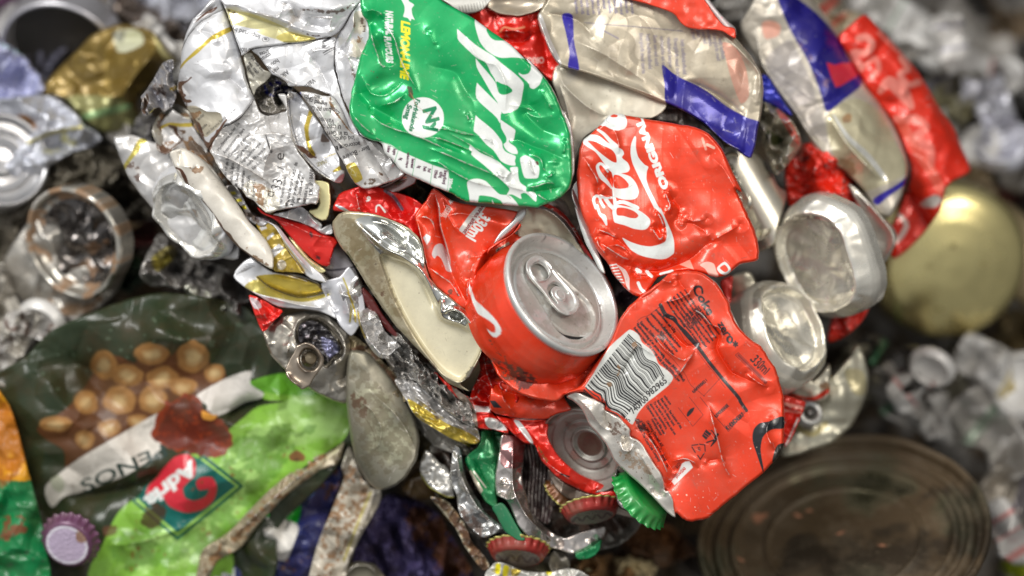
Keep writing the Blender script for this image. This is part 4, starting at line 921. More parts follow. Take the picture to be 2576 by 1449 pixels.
# ================================================================== opened bare aluminium shell left of the centre can
th = thing("torn_can", "torn open bare aluminium can, cream inside, leaning left of the central red can", "drink can", (1020, 760, 2))
s_out = T("E: -30,175 20,150 60,142 150,150 250,165 350,200 450,240 520,280 580,340 618,430 632,540 665,640 740,735 830,800 930,885 1000,950 1045,1030 1058,1090 1062,1180 1030,1290 960,1400 900,1449 X: 1181,984 1160,978 1125,962 E: 700,1320 560,1170 420,1020 300,860 200,710 130,595 60,490 0,420 -50,330 -70,240")
sheet("can_wall", s_out, z=2, wear=0.12, blur=2, relief=[R_tilt(P("E: 500,750"), .05, -.03), R_plateau(T("E: 300,480 420,520 560,590 650,720 710,860 760,960 900,1000 1040,1085 1050,1180 1000,1290 900,1420 780,1360 640,1200 500,980 400,780 340,620"), -4.5, 9),
  R_tilt(P("E: 500,750"), .0, .0), R_ridge(T("E: 100,225 230,340 340,430 470,490 600,590 670,720 750,900"), 4.5, 4.5), R_ridge(T("E: 220,210 360,250 470,330 560,440 620,560"), -5, 7), R_ridge(T("E: 280,300 400,380 500,440"), 2.6, 4), R_ridge(T("E: 470,300 540,420 600,520"), 3, 3),
  R_ridge(T("E: 600,620 660,760 740,900"), -4, 5), R_ridge(T("E: 762,790 752,930"), 3, 2.6), R_ridge(T("E: 755,915 850,885 930,935 1040,1075"), 5, 3), R_ridge(T("E: 780,970 900,1000 1000,1075"), 3, 3), R_dent(P("E: 870,935"), 14, 6, 20, -5), R_ridge(T("E: 910,960 960,1040"), -3, 3),
  R_ridge(T("E: 690,1340 880,1430 960,1400 1040,1200"), 2.0, 4)],
  paint=[K_poly(T("E: 300,480 420,520 560,590 650,720 710,860 760,960 900,1000 1040,1085 1050,1180 1000,1290 900,1420 780,1380 640,1200 500,980 400,780 340,620"), ink(214, 206, 178, .25, .4, .18)),
         K_poly(T("E: 100,215 200,180 350,210 460,260 560,340 612,440 630,560 665,650 740,745 850,830 1000,955 1050,1080 1000,1082 900,1000 770,975 720,880 640,720 560,600 470,530 320,490 220,380 140,270"), ink(206, 206, 200, 1, .2, .03)),
         K_stain(T("E: 0,380 150,600 300,830 500,1110 700,1310 640,1320 400,1040 200,760 40,520"), ink(84, 82, 50, .2, .6, .5), 5, .0, 18), K_stain(T("E: 0,250 200,400 330,700 500,1060 420,1000 200,640 0,400"), ink(120, 112, 84, .4, .5, .4), 6, -.1, 30, .5, .8), K_stain(T("E: 0,200 150,230 330,560 520,1040 640,1230 480,1060 200,680 0,400"), ink(112, 96, 66, .3, .5, .4), 16, .15, 12, .3, .7),
         K_stain(T("E: 620,1240 720,1310 700,1400 600,1330"), RUST, 4, -.05, 8), K_stain(T("E: 290,740 330,740 330,790 290,780"), RUST, 5, .0, 6), K_stain(T("E: 960,1320 1020,1330 960,1449 900,1449"), BLACK, 9, -.1, 9), K_spots(s_out, 46, .5, 1.3, RUST, 7, .6)],
  base=ink(184, 174, 146, .8, .36, .5), mat=M_METAL, parent=th, step=1.3, er=8, eh=3.5, thick=16)

# ================================================================== white and gold beer cans
def rows(words, at, n, size, ang, lead, seed=0, **k):
    return [K_lines_text(words, at, size, ang, lead, BLACK, warp=(1.6, 26, seed), bold=.01, **k)]
th = thing("crushed_can", "crushed white can with one thin gold stripe and rusty torn seams, upper left", "drink can", (590, 180, 0))
a_o = T("Q1: 1420,-30 1565,-40 1600,100 1650,220 1720,400 1810,650 1870,850 1920,1050 1965,1250 2030,1400 2080,1520 Q3: 2065,60 1960,190 1850,330 1700,420 1620,440 1540,560 1390,800 1340,780 1290,650 1200,480 1110,300 1040,160 1000,80 960,0 900,-90 Q1: 905,1300 930,1150 950,1020 965,800 990,690 1050,470 1130,300 1200,230 1300,120")
sheet("can_wall", a_o, z=0, relief=[R_cyl(P("Q1: 1450,900"), 72, 105, 16), R_soft(1.5, 90, 91), R_ridge(T("Q1: 1600,1080 1700,1180 1850,1300 1950,1449"), -3.2, 10), R_dent(P("Q1: 1520,1100"), 26, 16, -10, 2.4), R_ridge(T("Q1: 1050,1180 960,1250 1100,1449"), -2, 6), R_ridge(T("Q1: 1200,440 1400,500 1500,620"), -1.6, 10),
  R_ridge(T("Q1: 965,760 1060,560 1250,340 1420,240 1590,150"), -1.6, 3), R_ridge(T("Q1: 1130,330 1300,200 1500,80"), -2.4, 5), R_ridge(T("Q3: 2060,60 1850,330 1620,450 1390,800"), 1.8, 6), R_ridge(T("Q3: 1050,170 1250,180 1350,230 1540,250 1590,370"), 1.2, 4), R_crumple(1.2, 60, 92)],
  paint=[K_poly(T("Q1: 948,1045 975,960 1130,800 1400,560 1500,495 1700,405 1730,462 1600,530 1500,580 1430,605 1320,700 1200,815 1050,930"), GOLD), K_line(T("Q1: 965,760 1060,560 1250,340 1420,240 1590,150"), 2.0, ink(110, 110, 108, .8, .4, .2)), K_poly(T("Q1: 1160,350 1270,230 1380,150 1500,100 1500,135 1430,190 1350,210 1250,290"), RUST),
         K_poly(T("Q3: 1040,165 1180,150 1350,235 1540,250 1590,370 1520,480 1420,560 1320,620 1200,440 1100,290"), ink(176, 168, 148, .3, .4, .5)), K_line(T("Q3: 1110,290 1180,420 1260,580 1340,720 1385,800"), [5, 15, 12, 14, 8], RUST, warp=(4, 14, 4)), K_line(T("Q3: 1390,800 1450,640 1560,480 1640,370"), [10, 11, 8, 5], RUST, warp=(3, 12, 7)),
         K_line(T("Q3: 950,-60 990,30 1080,80 1100,90"), [4, 9, 8, 4], RUST, warp=(3, 12, 9)), K_line(T("Q3: 1040,80 1050,170 1010,120"), 2.5, RUST), K_line(T("Q1: 1110,1190 1000,1250 930,1280 960,1380 1010,1449"), [3, 5, 9, 11, 9], RUST, warp=(4, 12, 2)), K_stain(T("Q3: 1100,250 1250,220 1260,330 1130,340"), OCHRE, 3, -.2, 9),
         K_poly(T("Q1: 1425,320 1460,330 1440,355"), BLACK, sm=False), K_spots(a_o, 14, .5, 1.2, RUST, 8, .7),
         K_text("ander", P("Q3: 1230,370"), 7.5, -42, BLACK, sx=.8, op=.8), K_text("utode", P("Q3: 1270,520"), 7.5, -42, BLACK, sx=.8, op=.8), K_text("und doreshe Sensibilesde em", P("Q3: 1350,590"), 7, -41, BLACK, sx=.85, op=.75)],
  base=PEARL, parent=th, step=1.5, er=16, eh=6, thick=16)

th = thing("crushed_can", "crushed white can with a wide pale gold band and Imported by print, beside green can", "drink can", (780, 110, 0))
b_o = T("Q1: 1560,-50 1595,60 1640,160 1690,300 1740,440 1800,620 1850,760 1885,835 1950,800 2010,755 2100,722 2576,655 Q2: 430,645 700,640 860,602 1000,572 1140,548 1240,500 1330,400 1450,180 1560,40 1600,-60 700,-60 0,-60")
sheet("can_wall", b_o, z=2, relief=[R_tilt(P("Q1: 2200,400"), 0, .01), R_soft(2, 80, 101), R_plateau(T("Q1: 1570,-80 1600,110 1800,130 2100,230 2400,330 2576,380 Q2: 500,420 700,500 1000,540 1150,520 1320,380 1600,-80"), 5, 22), R_dent(P("Q2: 950,60"), 110, 26, 0, 5, 4), R_ridge(T("Q2: 330,0 450,60 560,120 620,250 760,360"), -3.5, 9), R_dent(P("Q2: 950,400"), 50, 22, 10, -3.5),
  R_ridge(T("Q2: 700,230 900,260 1140,270 1180,200"), 2.4, 5), R_ridge(T("Q2: 1150,260 1120,400 1150,530"), 2.2, 6), R_ridge(T("Q2: 0,170 200,240 360,200 420,90"), 2.2, 7), R_ridge(T("Q1: 1800,140 2100,200 2400,270 2480,180"), 2, 6), R_crumple(1.3, 70, 102)],
  paint=[K_poly(T("Q1: 1600,128 1690,130 1800,165 2000,200 2200,265 2576,430 Q2: 480,455 700,525 850,555 905,585 800,620 460,645 300,590 150,545 0,480 Q1: 2150,450 2000,425 1850,390 1715,370 1650,220"), PGOLD), K_poly(T("Q2: 300,560 480,480 650,520 850,555 900,590 700,630 460,640"), ink(206, 190, 96, .6, .3, .1), op=.8),
         K_text("Imported by:", P("Q1: 2165,528"), 11.5, 191, BLACK, bold=0, to=P("Q1: 1728,398"), px=.3), K_text("GB", P("Q1: 2266,580"), 5, 195, BLACK, sx=.8), K_line([(P("Q1: 2238,595")[0] + 8.5 * math.cos(a / 12 * 6.283), P("Q1: 2238,595")[1] + 5.8 * math.sin(a / 12 * 6.283)) for a in range(13)], 1.2, BLACK), K_text("ou πόσι", P("Q1: 2060,735"), 11, 184, BLACK, sx=.8),
         K_stain(T("Q2: 600,110 1000,140 1300,130 1500,20 1560,0 1450,90 1250,210 1000,210 700,160"), RUST, 4, .06, 7), K_stain(T("Q2: 380,60 600,100 700,400 500,400"), ink(150, 136, 116, .3, .6, .4), 5, .1, 22, .4, .6), K_stain(T("Q2: 600,440 900,520 1100,540 800,560"), RUST, 7, .25, 6), K_stain(T("Q1: 1640,130 1790,180 1770,230 1700,200"), RUST, 3, .05, 8)],
  base=ink(222, 222, 224, .45, .3, .12), parent=th, step=1.4, er=10, eh=4, thick=12)
c_o = T("Q2: -60,740 200,692 500,652 850,612 950,592 1180,552 1215,600 1192,660 1182,900 1192,1060 1240,1250 1290,1449 Q4: 1370,210 1430,330 1560,592 1500,610 1440,540 1380,420 1300,220 1200,60 1100,-30 Q2: 1130,1430 1000,1390 800,1312 620,1302 500,1300 430,1222 330,1160 230,1112 150,1000 40,850 -40,790")
sheet("lower_flap", c_o, z=1, relief=[R_tilt(P("Q2: 700,1000"), .01, 0), R_soft(1.6, 80, 111), R_ridge(T("Q2: 830,700 820,850 950,1000 1150,1449"), -2, 9), R_ridge(T("Q2: 120,960 300,1100 620,1290"), 2, 6), R_ridge(T("Q2: 800,830 900,760 1150,740"), 1.2, 6), R_crumple(1.2, 60, 112)],
  paint=[K_text("48", P("Q2: 975,640"), 10, 76, BLACK, sx=1.1), K_text("antes", P("Q2: 190,745"), 10.5, 160, BLACK, sx=.8), K_text("consum", P("Q2: 205,790"), 11, 147, BLACK, sx=.8), K_text("houdb", P("Q2: 322,880"), 12, 143, BLACK, sx=.85), K_text("min", P("Q2: 325,1000"), 11, 141, BLACK, sx=.8), K_text("Alk. 4", P("Q2: 465,1050"), 12, 141, BLACK, sx=.8), K_text("Valmistettu", P("Q2: 868,1180"), 12, 143, BLACK, sx=.8, warp=(2, 20, 3)),
         K_line(T("Q2: 1005,640 1100,580 1120,560"), 7, BLACK, sm=False), K_line(T("Q2: 1035,700 1130,650 1195,600"), 1.6, BLACK), K_line(T("Q2: 1035,740 1130,690 1195,640"), 1.3, BLACK), K_line(T("Q2: 1015,800 1100,750 1190,715"), 2.6, BLACK), K_line(T("Q2: 1030,828 1110,780 1190,735"), 1.8, BLACK),
         K_stain(T("Q2: 380,1200 600,1250 800,1310 1100,1430 900,1420 620,1310 420,1260"), OCHRE, 5, .05, 9), K_stain(T("Q2: 800,1310 1130,1430 900,1420"), RUST, 6, .1, 7), K_spots(c_o, 10, .4, .9, RUST, 6, .7)],
  base=ink(206, 206, 208, .45, .34, .15), parent=th, step=1.3, er=7, eh=2.5, thick=10)
sheet("print_fold", T("Q1: 1905,850 1960,800 2030,800 2090,900 2200,1040 2330,1110 2240,1240 2110,1330 2060,1440 1990,1260 1950,1050"), z=-3, relief=[R_tilt(P("Q1: 2080,1080"), .06, -.05), R_soft(1.5, 40, 3), R_crumple(2, 30, 4)],
  paint=[K_text("kps. hop ext", P("Q1: 2010,850"), 8.5, 54, BLACK, sx=.8, warp=(1, 12, 2)), K_text("eau, malt", P("Q1: 1975,950"), 8.5, 52, BLACK, sx=.8, warp=(1, 12, 2)), K_text("luppolo,", P("Q1: 1950,1010"), 8.5, 57, BLACK, sx=.8, warp=(1, 12, 2)), K_text("ion, c", P("Q1: 2060,890"), 8.5, 50, BLACK, sx=.8)], base=ink(186, 182, 168, .4, .4, .2), parent=th, step=1.4, er=4, eh=1.5, thick=8)
one("foil_scrap", "small crinkled foil scrap with dark blue lettering in the hollow between the white beer cans", "foil scrap", T("Q2: 120,1230 250,1110 420,1220 580,1320 700,1449 Q4: 640,60 560,180 450,200 300,260 160,260 60,180 0,60 Q2: -60,1449 20,1330"), -12,
  relief=[R_crumple(9, 26, 5, octs=3), R_tilt(P("Q2: 350,1350"), .05, .03)], paint=[K_text("BIER", P("Q2: 270,1240"), 9, 28, BLUE, sx=.8, bold=.03), K_text("and", P("Q2: 190,1260"), 9, 48, BLUE, sx=.8, bold=.03), K_text("bodem · v", P("Q4: 20,100"), 9, 4, BLACK, sx=.9, bold=.01), K_text("hllmn", P("Q4: 90,180"), 9, 4, BLACK, sx=.8, bold=.01),
    K_poly(T("Q2: 300,1300 520,1310 560,1360 400,1449 250,1449"), ink(34, 36, 80, .6, .3, .2)), K_line(T("Q2: 130,1290 170,1400 260,1449"), [5, 9, 4], ink(60, 70, 170, .4, .3, 0))], base=ink(160, 156, 146, .8, .3, .5), mat=M_METAL, step=1.4, er=4, eh=2)
th = thing("crushed_can", "crushed white can printed with ingredient lists and 33 cl e, upper left", "drink can", (680, 420, 0))
d_o = T("Q3: 2065,50 1960,190 1850,330 1700,425 1600,460 1480,640 1385,800 1420,870 1480,990 1560,1130 1700,1290 1850,1449 Q5: 340,-20 430,60 500,150 620,220 700,310 780,385 860,402 1000,352 1300,300 1480,262 1560,265 1590,200 1600,100 1610,0 Q4: 900,1300 890,1190 820,1080 740,980 640,850 590,740 550,600 520,480 490,300 470,100 460,-20 330,-20 Q3: 2560,210 2400,260 2280,300 2150,240")
ing = ["Mindestens haltbar bis", "Anteriormente para", "Consumir preferent", "mellor avant le ver", "ingredientes agua", "malta de cevada", "lúpulo, Conservar"]
d_p = [K_poly(T("Q5: 560,-100 900,60 1000,200 990,340 860,400 760,385 640,220 430,60"), ink(190, 184, 166, .3, .4, .4), op=.7)]
for i_, s_ in enumerate(ing):
    d_p.append(K_text(s_, P("Q3: %d,%d" % (1530 + i_ * 88, 830 + i_ * 48)), 8.0, -52 + i_ * 1.5, BLACK, sx=.85, warp=(2, 22, 3 + i_), op=.9))
for i_, s_ in enumerate(["lupulo mil de bo", "malta, da água", "de cevad beba", "agua de malt", "ver bottom", "et avant le"]):
    d_p.append(K_text(s_, P("Q3: %d,%d" % (1640 + i_ * 85, 1290 + i_ * 45)), 8.0, -84, BLACK, sx=.85, warp=(1.5, 22, 13 + i_), op=.9))
d_p += [K_text("33", P("Q4: 360,1440"), 25, -75, BLACK, sx=.85, bold=-.012), K_text("cl", P("Q5: 900,170"), 22, -75, BLACK, sx=.8, bold=-.01), K_text("e", P("Q4: 415,985"), 26, -82, BLACK, sx=1.2, bold=-.01), K_line(T("Q4: 325,1065 420,1110"), 2.2, BLACK, sm=False),
  K_text("ver bottom minste", P("Q5: 1035,260"), 8, -80, BLACK, sx=.8, op=.9), K_text("et avant levoir sound · da", P("Q5: 1120,300"), 9, -77, BLACK, sx=.86, bold=.005), K_text("à por preferentemn", P("Q5: 1200,290"), 9, -76, BLACK, sx=.86, bold=.005), K_text("ver base - à x", P("Q5: 1290,250"), 9.5, -78, BLACK, sx=.9, bold=.005), K_text("parasta tua", P("Q5: 1385,270"), 9.5, -80, BLACK, sx=.9, bold=.005), K_text("UK IP186JW", P("Q5: 1500,130"), 10, -88, BLACK, sx=.95, bold=.005),
  K_line(T("Q3: 2240,590 2290,760 2330,860"), [2, 4, 2], BLACK), K_stain(T("Q3: 2050,1300 2200,1300 2300,1449 2100,1449"), OCHRE, 3, -.1, 10), K_stain(T("Q5: 560,60 760,100 800,380 640,240"), OCHRE, 9, .15, 10), K_line(T("Q3: 1380,800 1450,650 1600,450"), [9, 8, 3], RUST, warp=(3, 12, 8))]
sheet("can_wall", d_o, z=-1, relief=[R_tilt((680, 420), 0, .01), R_soft(2.2, 90, 121), R_ridge(T("Q3: 1430,860 1650,930 1900,1060 2160,1220 2400,1380"), 4.5, 9), R_ridge(T("Q3: 1550,960 1800,1130 2050,1300"), -3, 8), R_ridge(T("Q3: 1700,900 1900,800 2100,880 2250,1020"), 1.6, 6), R_ridge(T("Q3: 1430,850 1750,600 1920,570 2090,575"), -2, 7),
  R_ridge(T("Q3: 2110,630 2250,575 2400,560 2700,650"), 2.4, 8), R_ridge(T("Q4: 200,600 220,800 150,1000 100,1200"), 1.5, 5), R_ridge(T("Q5: 1250,-40 1300,200"), 1.6, 6), R_ridge(T("Q5: 500,150 700,280 860,380"), -1.5, 6), R_dent(P("Q3: 2350,420"), 38, 24, -20, -4), R_crumple(2.4, 44, 122, octs=3)], paint=d_p,
  base=ink(204, 202, 200, .4, .36, .2), parent=th, step=1.35, er=8, eh=3, thick=12)
sheet("gold_side", T("Q5: 1480,-60 1540,-100 1740,-60 1762,60 1775,200 1760,330 1740,440 1700,500 1650,512 1580,490 1500,430 1440,360 1560,330 1600,250 1580,150"), z=-4, relief=[R_cyl(P("Q5: 1640,200"), 85, 60, 5)], base=PGOLD, parent=th, step=1.5, er=5, eh=2)

th = thing("crushed_can", "flattened white can end with bright silver ring and gold stripe, beside the narrow folded can", "drink can", (770, 360, -5))
ringl = T("Q4: 490,-40 478,120 490,300 520,470 560,620 620,790 700,900 790,1010 900,1120 1010,1200 1140,1290")
sheet("can_wall", T("Q4: 480,-60 640,-30 760,120 850,260 960,400 1060,560 1180,750 1260,950 1290,1100 1345,1150 1290,1310 1150,1290 1000,1200 870,1100 760,980 640,830 565,700 520,560 490,420 470,250"), z=-6,
  relief=[R_ridge(ringl, 3.0, 4.5), R_soft(2, 60, 131), R_crumple(3, 50, 132), R_ridge(T("Q4: 760,770 900,930 1050,1080 1180,1180"), -4, 8), R_ridge(T("Q4: 700,170 660,450 740,700"), -2, 9)],
  paint=[K_line(ringl, 5.5, ink(206, 204, 200, 1, .22, .2)), K_line([(a + 5, b - 3) for a, b in ringl], 1.6, DGREY), K_line(T("Q4: 820,250 780,400 765,550 785,700 830,820 880,900"), [11, 11, 10, 10, 12, 6], GOLD, warp=(2, 16, 3)), K_line(T("Q4: 620,760 700,800 800,890 900,940"), [7, 12, 9, 4], RUST, warp=(2, 12, 3)),
         K_poly(T("Q4: 1160,1130 1270,1050 1290,1110 1180,1150"), GOLD), K_line(T("Q4: 1040,920 1200,870"), 2, GOLD), K_text("MAZ", P("Q4: 1060,960"), 9, 160, ink(120, 112, 60, .3, .4, 0)), K_poly(T("Q4: 1000,560 1080,640 1110,690 980,690"), ink(120, 104, 96, .4, .4, .3))],
  base=PEARL, parent=th, step=1.4, er=5, eh=3, thick=10)
r_o = T("Q4: 660,-60 800,-60 1000,-10 1150,5 1220,80 1300,210 1380,400 1440,520 1560,592 1700,665 1850,710 1990,860 2080,1000 2140,1060 2240,1168 2200,1220 2050,1290 1880,1350 1700,1400 1590,1385 1480,1300 1400,1180 1360,1080 1290,950 1200,800 1130,650 1050,540 1000,420 900,270 820,150 730,40")
th = thing("folded_can", "narrow folded white can with upside-down black print and gold grain emblem, touching green can", "drink can", (900, 400, 3))
rp = [K_poly(T("Q4: 1350,1062 1470,1000 1530,1060 1590,1180 1605,1260 1500,1315 1450,1240"), GOLD), K_line(T("Q4: 1400,1080 1480,1140 1510,1220"), 1.4, PGOLD), K_line(T("Q4: 1460,1090 1430,1180 1500,1190"), 1.2, PGOLD), K_line(T("Q4: 1345,1062 1440,1030 1480,990"), 1.4, BLACK),
  K_poly(T("Q4: 1850,1145 1910,1170 1915,1205 1870,1190"), RUST), K_stain(T("Q4: 1620,1280 1800,1230 1800,1330 1650,1360"), RUST, 4, .05, 6), K_stain(T("Q4: 1120,0 1180,160 1300,360 1440,540 1500,570 1400,540 1240,330 1120,160"), OCHRE, 6, -.1, 8), K_line(T("Q4: 1120,100 1200,240 1330,430 1450,560"), [5, 3, 3, 2], OCHRE, warp=(2, 12, 5), op=.8), K_spots(r_o, 14, .5, 1.1, RUST, 11, .7),
  K_line(T("Q4: 660,-40 700,60 800,170"), [7, 7, 4], ink(40, 60, 170, .2, .4, 0), op=.8), K_poly(T("Q4: 850,255 885,260 880,320 860,300"), ink(210, 60, 50, 0, .4, 0))]
for s_, p_, an in (("· llo d'ici", "1000,0", 184), ("Ingred m.ll", "1085,90", 190), ("ban pe Gr", "1135,195", 188), ("Zutat", "1275,255", 215), ("Valmist", "1185,360", 190), ("υ αεο τηγ", "1290,445", 184), ("'ta in Germa", "1400,545", 182), ("ind durch", "1485,600", 176), ("according to", "1560,680", 168), ("Bier · Bevère · C", "1700,750", 159), ("e B", "1300,740", 170)):
    rp.append(K_text(s_, P("Q4: " + p_), 11.5, an, BLACK, sx=.82, warp=(1.5, 20, 5), bold=.0))
sheet("can_wall", r_o, z=4, relief=[R_cyl(P("Q4: 1250,550"), 58, 46, 4), R_soft(1.6, 60, 141), R_ridge(T("Q4: 820,60 940,200 1060,400 1150,600 1300,740 1450,850 1530,1000 1600,1200"), 2.6, 8), R_ridge(T("Q4: 1540,600 1600,760 1800,900 2050,1020"), -3.0, 10), R_ridge(T("Q4: 1700,660 1820,800 2000,960"), 2.2, 7), R_crumple(1.8, 44, 142)], paint=rp, base=ink(204, 202, 200, .42, .34, .2), parent=th, step=1.3, er=9, eh=3.5, thick=12)
one("can_rim_scrap", "pinkish silver curved can lip under the gold grain emblem", "can scrap", T("Q4: 1540,1420 1600,1385 1750,1398 1950,1340 2150,1240 2240,1168 2330,1195 2430,1240 2400,1320 2300,1380 2100,1460 1900,1520 1700,1520"), -6, relief=[R_ridge(T("Q4: 1600,1440 1900,1400 2150,1290 2300,1230"), -2.5, 4), R_tilt(P("Q4: 2000,1350"), 0, -.05)],
  paint=[K_line(T("Q4: 1650,1449 1900,1400 2120,1300 2260,1180"), 3.4, ink(88, 44, 34, .4, .4, .2))], base=ink(170, 148, 146, .9, .3, .2), mat=M_METAL, er=6, eh=3)

# ---- pieces between the beer cans and the silver shell
one("can_scrap", "smooth red wedge of can between the ingredient print and the silver shell", "can scrap", T("Q5: 655,305 720,340 800,400 1000,445 1300,535 1500,620 1640,715 1815,752 1878,840 1830,930 1770,1100 1750,1195 1650,1195 1500,1105 1350,965 1150,745 1000,565 900,485 720,400"), -9,
  relief=[R_cyl(P("Q5: 1400,800"), 28, 70, 9), R_ridge(T("Q5: 900,480 1200,580 1500,720 1800,770"), 2, 6), R_ridge(T("Q5: 1640,720 1500,900 1600,1100"), 1.2, 12)], paint=[K_stain(T("Q5: 1450,680 1500,690 1500,770 1460,760"), BLACK, 5, -.3, 6), K_stain(T("Q5: 1550,1040 1620,1060 1600,1110 1550,1090"), BLACK, 6, -.2, 6)], base=ink(206, 22, 12, .4, .3, .1), er=8, eh=3)
th = thing("crushed_can", "crushed can with dark gold panel and printed white squares, left of the red wedge", "drink can", (710, 620, -10))
sheet("gold_panel", T("Q5: 640,560 760,510 930,580 990,680 1060,850 1150,1000 1280,1150 1385,1312 1200,1290 1000,1290 905,1250 890,1100 820,900 720,720"), z=-9, relief=[R_soft(2, 40, 3), R_crumple(2.5, 36, 5), R_tilt(P("Q5: 1000,950"), .03, 0)],
  paint=[K_poly(T("Q5: 695,620 790,590 812,630 725,665"), PEARL, sm=False), K_poly(T("Q5: 805,765 900,690 922,725 815,815"), PEARL, sm=False), K_poly(T("Q5: 868,960 990,862 1072,925 895,1085"), PEARL, sm=False), K_poly([(P("Q5: 1030,1180")[0] + 12 * math.cos(a), P("Q5: 1030,1180")[1] + 13 * math.sin(a)) for a in (0, .8, 1.6, 2.4, 3.1, 3.9, 4.7, 5.5)], PEARL, op=.6), K_line(T("Q5: 1060,850 1150,1000 1250,1130 1380,1310"), 2.4, RUST), K_stain(T("Q5: 640,520 800,500 760,620 650,600"), RUST, 4, -.1, 8), K_spots(T("Q5: 900,1100 1300,1100 1350,1290 950,1280"), 18, .6, 1.5, RUST, 5, .6)],
  base=ink(176, 150, 46, .5, .36, .3), parent=th, step=1.5, er=4, eh=2, thick=9)
sheet("folded_edge", T("Q5: 760,505 930,570 1010,630 1130,790 1300,1000 1480,1190 1640,1330 1700,1449 1500,1400 1380,1320 1260,1140 1150,1000 1060,850 980,690 900,590"), z=-8, relief=[R_ridge(T("Q5: 900,560 1060,790 1250,1040 1500,1330"), 3, 5)], paint=[K_line(T("Q5: 940,640 1080,870 1240,1080 1370,1270"), 3, GOLD)], base=PEARL, parent=th, step=1.5, er=4, eh=2, thick=9)
sheet("inner_edge", T("Q5: 1130,755 1250,850 1450,1075 1640,1215 1700,1270 1640,1302 1520,1270 1380,1120 1260,960"), z=-11, relief=[R_ridge(T("Q5: 1180,800 1400,1070 1640,1270"), 2, 5)], base=PGOLD, parent=th, step=1.8, er=3, eh=1.5)
sheet("lower_wall", T("D: 1765,650 1790,575 1890,490 1960,540 2060,600 2250,620 2400,680 2440,735 2576,680 2640,720 2620,860 2560,960 2480,930 2400,900 2250,880 2100,865 1980,800 1860,730"), z=-14, relief=[R_ridge(T("D: 1940,640 2050,725 2250,790 2440,760 2576,690"), -4, 4), R_ridge(T("D: 1900,760 2050,800 2250,850 2450,880"), 3, 6), R_ridge(T("D: 2040,610 2200,640 2400,700"), 2.5, 4), R_soft(2, 50, 7)],
  paint=[K_poly(T("D: 1930,640 2080,620 2250,640 2400,690 2440,750 2300,800 2150,780 2040,730"), GOLD), K_poly(T("D: 1845,715 1940,660 2100,760 2300,800 2470,760 2576,700 2560,740 2440,800 2280,830 2100,800 1960,770"), ink(176, 164, 84, .6, .34, .3)), K_line(T("D: 2050,600 2200,630 2380,690 2430,740"), 2.6, RUST, warp=(2, 12, 4)), K_line(T("D: 1940,640 2050,725 2250,795 2440,765 2576,695"), 2.4, DGREY)] + [K_line(T("D: %d,%d %d,%d" % (1785 + i * 18, 620 - i * 14, 1860 + i * 12, 590 - i * 6)), 2.2, DGREY, sm=False, op=.6) for i in range(6)],  # dark crease line along the groove, its shade put into the colour
  base=PEARL, parent=th, step=1.5, er=5, eh=3, thick=12)
one("can_scrap", "bent white can strip wedged above the red wedge", "can scrap", T("Q5: 900,415 1100,372 1290,300 1370,325 1500,440 1640,570 1625,640 1780,560 1800,700 1660,722 1500,618 1300,535 1000,448"), -7, relief=[R_crumple(5, 40, 15), R_ridge(T("Q5: 1270,320 1290,440 1350,540"), -3, 4), R_ridge(T("Q5: 1370,350 1500,500 1630,620"), 3, 6)], base=PEARL, er=4, eh=2)
one("can_scrap", "striped yellow and white can edge beside the rusty white strip", "can scrap", T("Q5: 180,0 330,-20 420,100 520,300 620,440 820,480 850,540 700,600 520,500 440,330 320,180"), -11, relief=[R_crumple(5, 30, 16)],
  paint=[K_poly(T("Q5: 245,80 330,70 350,110 270,130"), YELLOW, sm=False), K_poly(T("Q5: 320,200 410,170 440,220 360,240"), YELLOW, sm=False), K_poly(T("Q5: 390,290 480,280 510,340 430,340"), YELLOW, sm=False), K_poly(T("Q5: 380,20 480,120 700,400 850,490 800,520 620,420 480,250"), ink(90, 80, 92, .6, .4, .3)), K_stain(T("Q5: 400,330 600,400 720,560 520,480"), RUST, 4, -.2, 9)], base=ink(196, 196, 200, .6, .35, .4), er=3, eh=2)
one("can_scrap", "bright red crumple of can with a white number above the silver shell", "can scrap", T("E: -40,60 -10,10 60,-20 200,-60 340,-20 480,20 570,60 620,110 570,170 590,300 600,400 500,270 350,205 200,168 60,150 -60,140"), -4, relief=[R_soft(3, 60, 4), R_ridge(T("E: 110,0 130,100 150,160"), 3, 7), R_ridge(T("E: 330,-10 420,80 500,220"), -3, 8), R_crumple(2.5, 50, 17)],
  paint=[K_text("9", P("E: 180,65"), 14, 30, Rw, bold=.03), K_line(T("E: 330,150 290,100 265,110 262,150"), [5, 4, 4, 3], Rw), K_line(T("E: -40,100 0,120 60,150"), [4, 8, 4], ink(190, 200, 206, .8, .3, 0)), K_line(T("E: 330,-10 400,40 460,130"), 8, ink(120, 110, 130, .6, .4, .3))], base=ink(206, 20, 14, .35, .3, .1), er=7, eh=3)

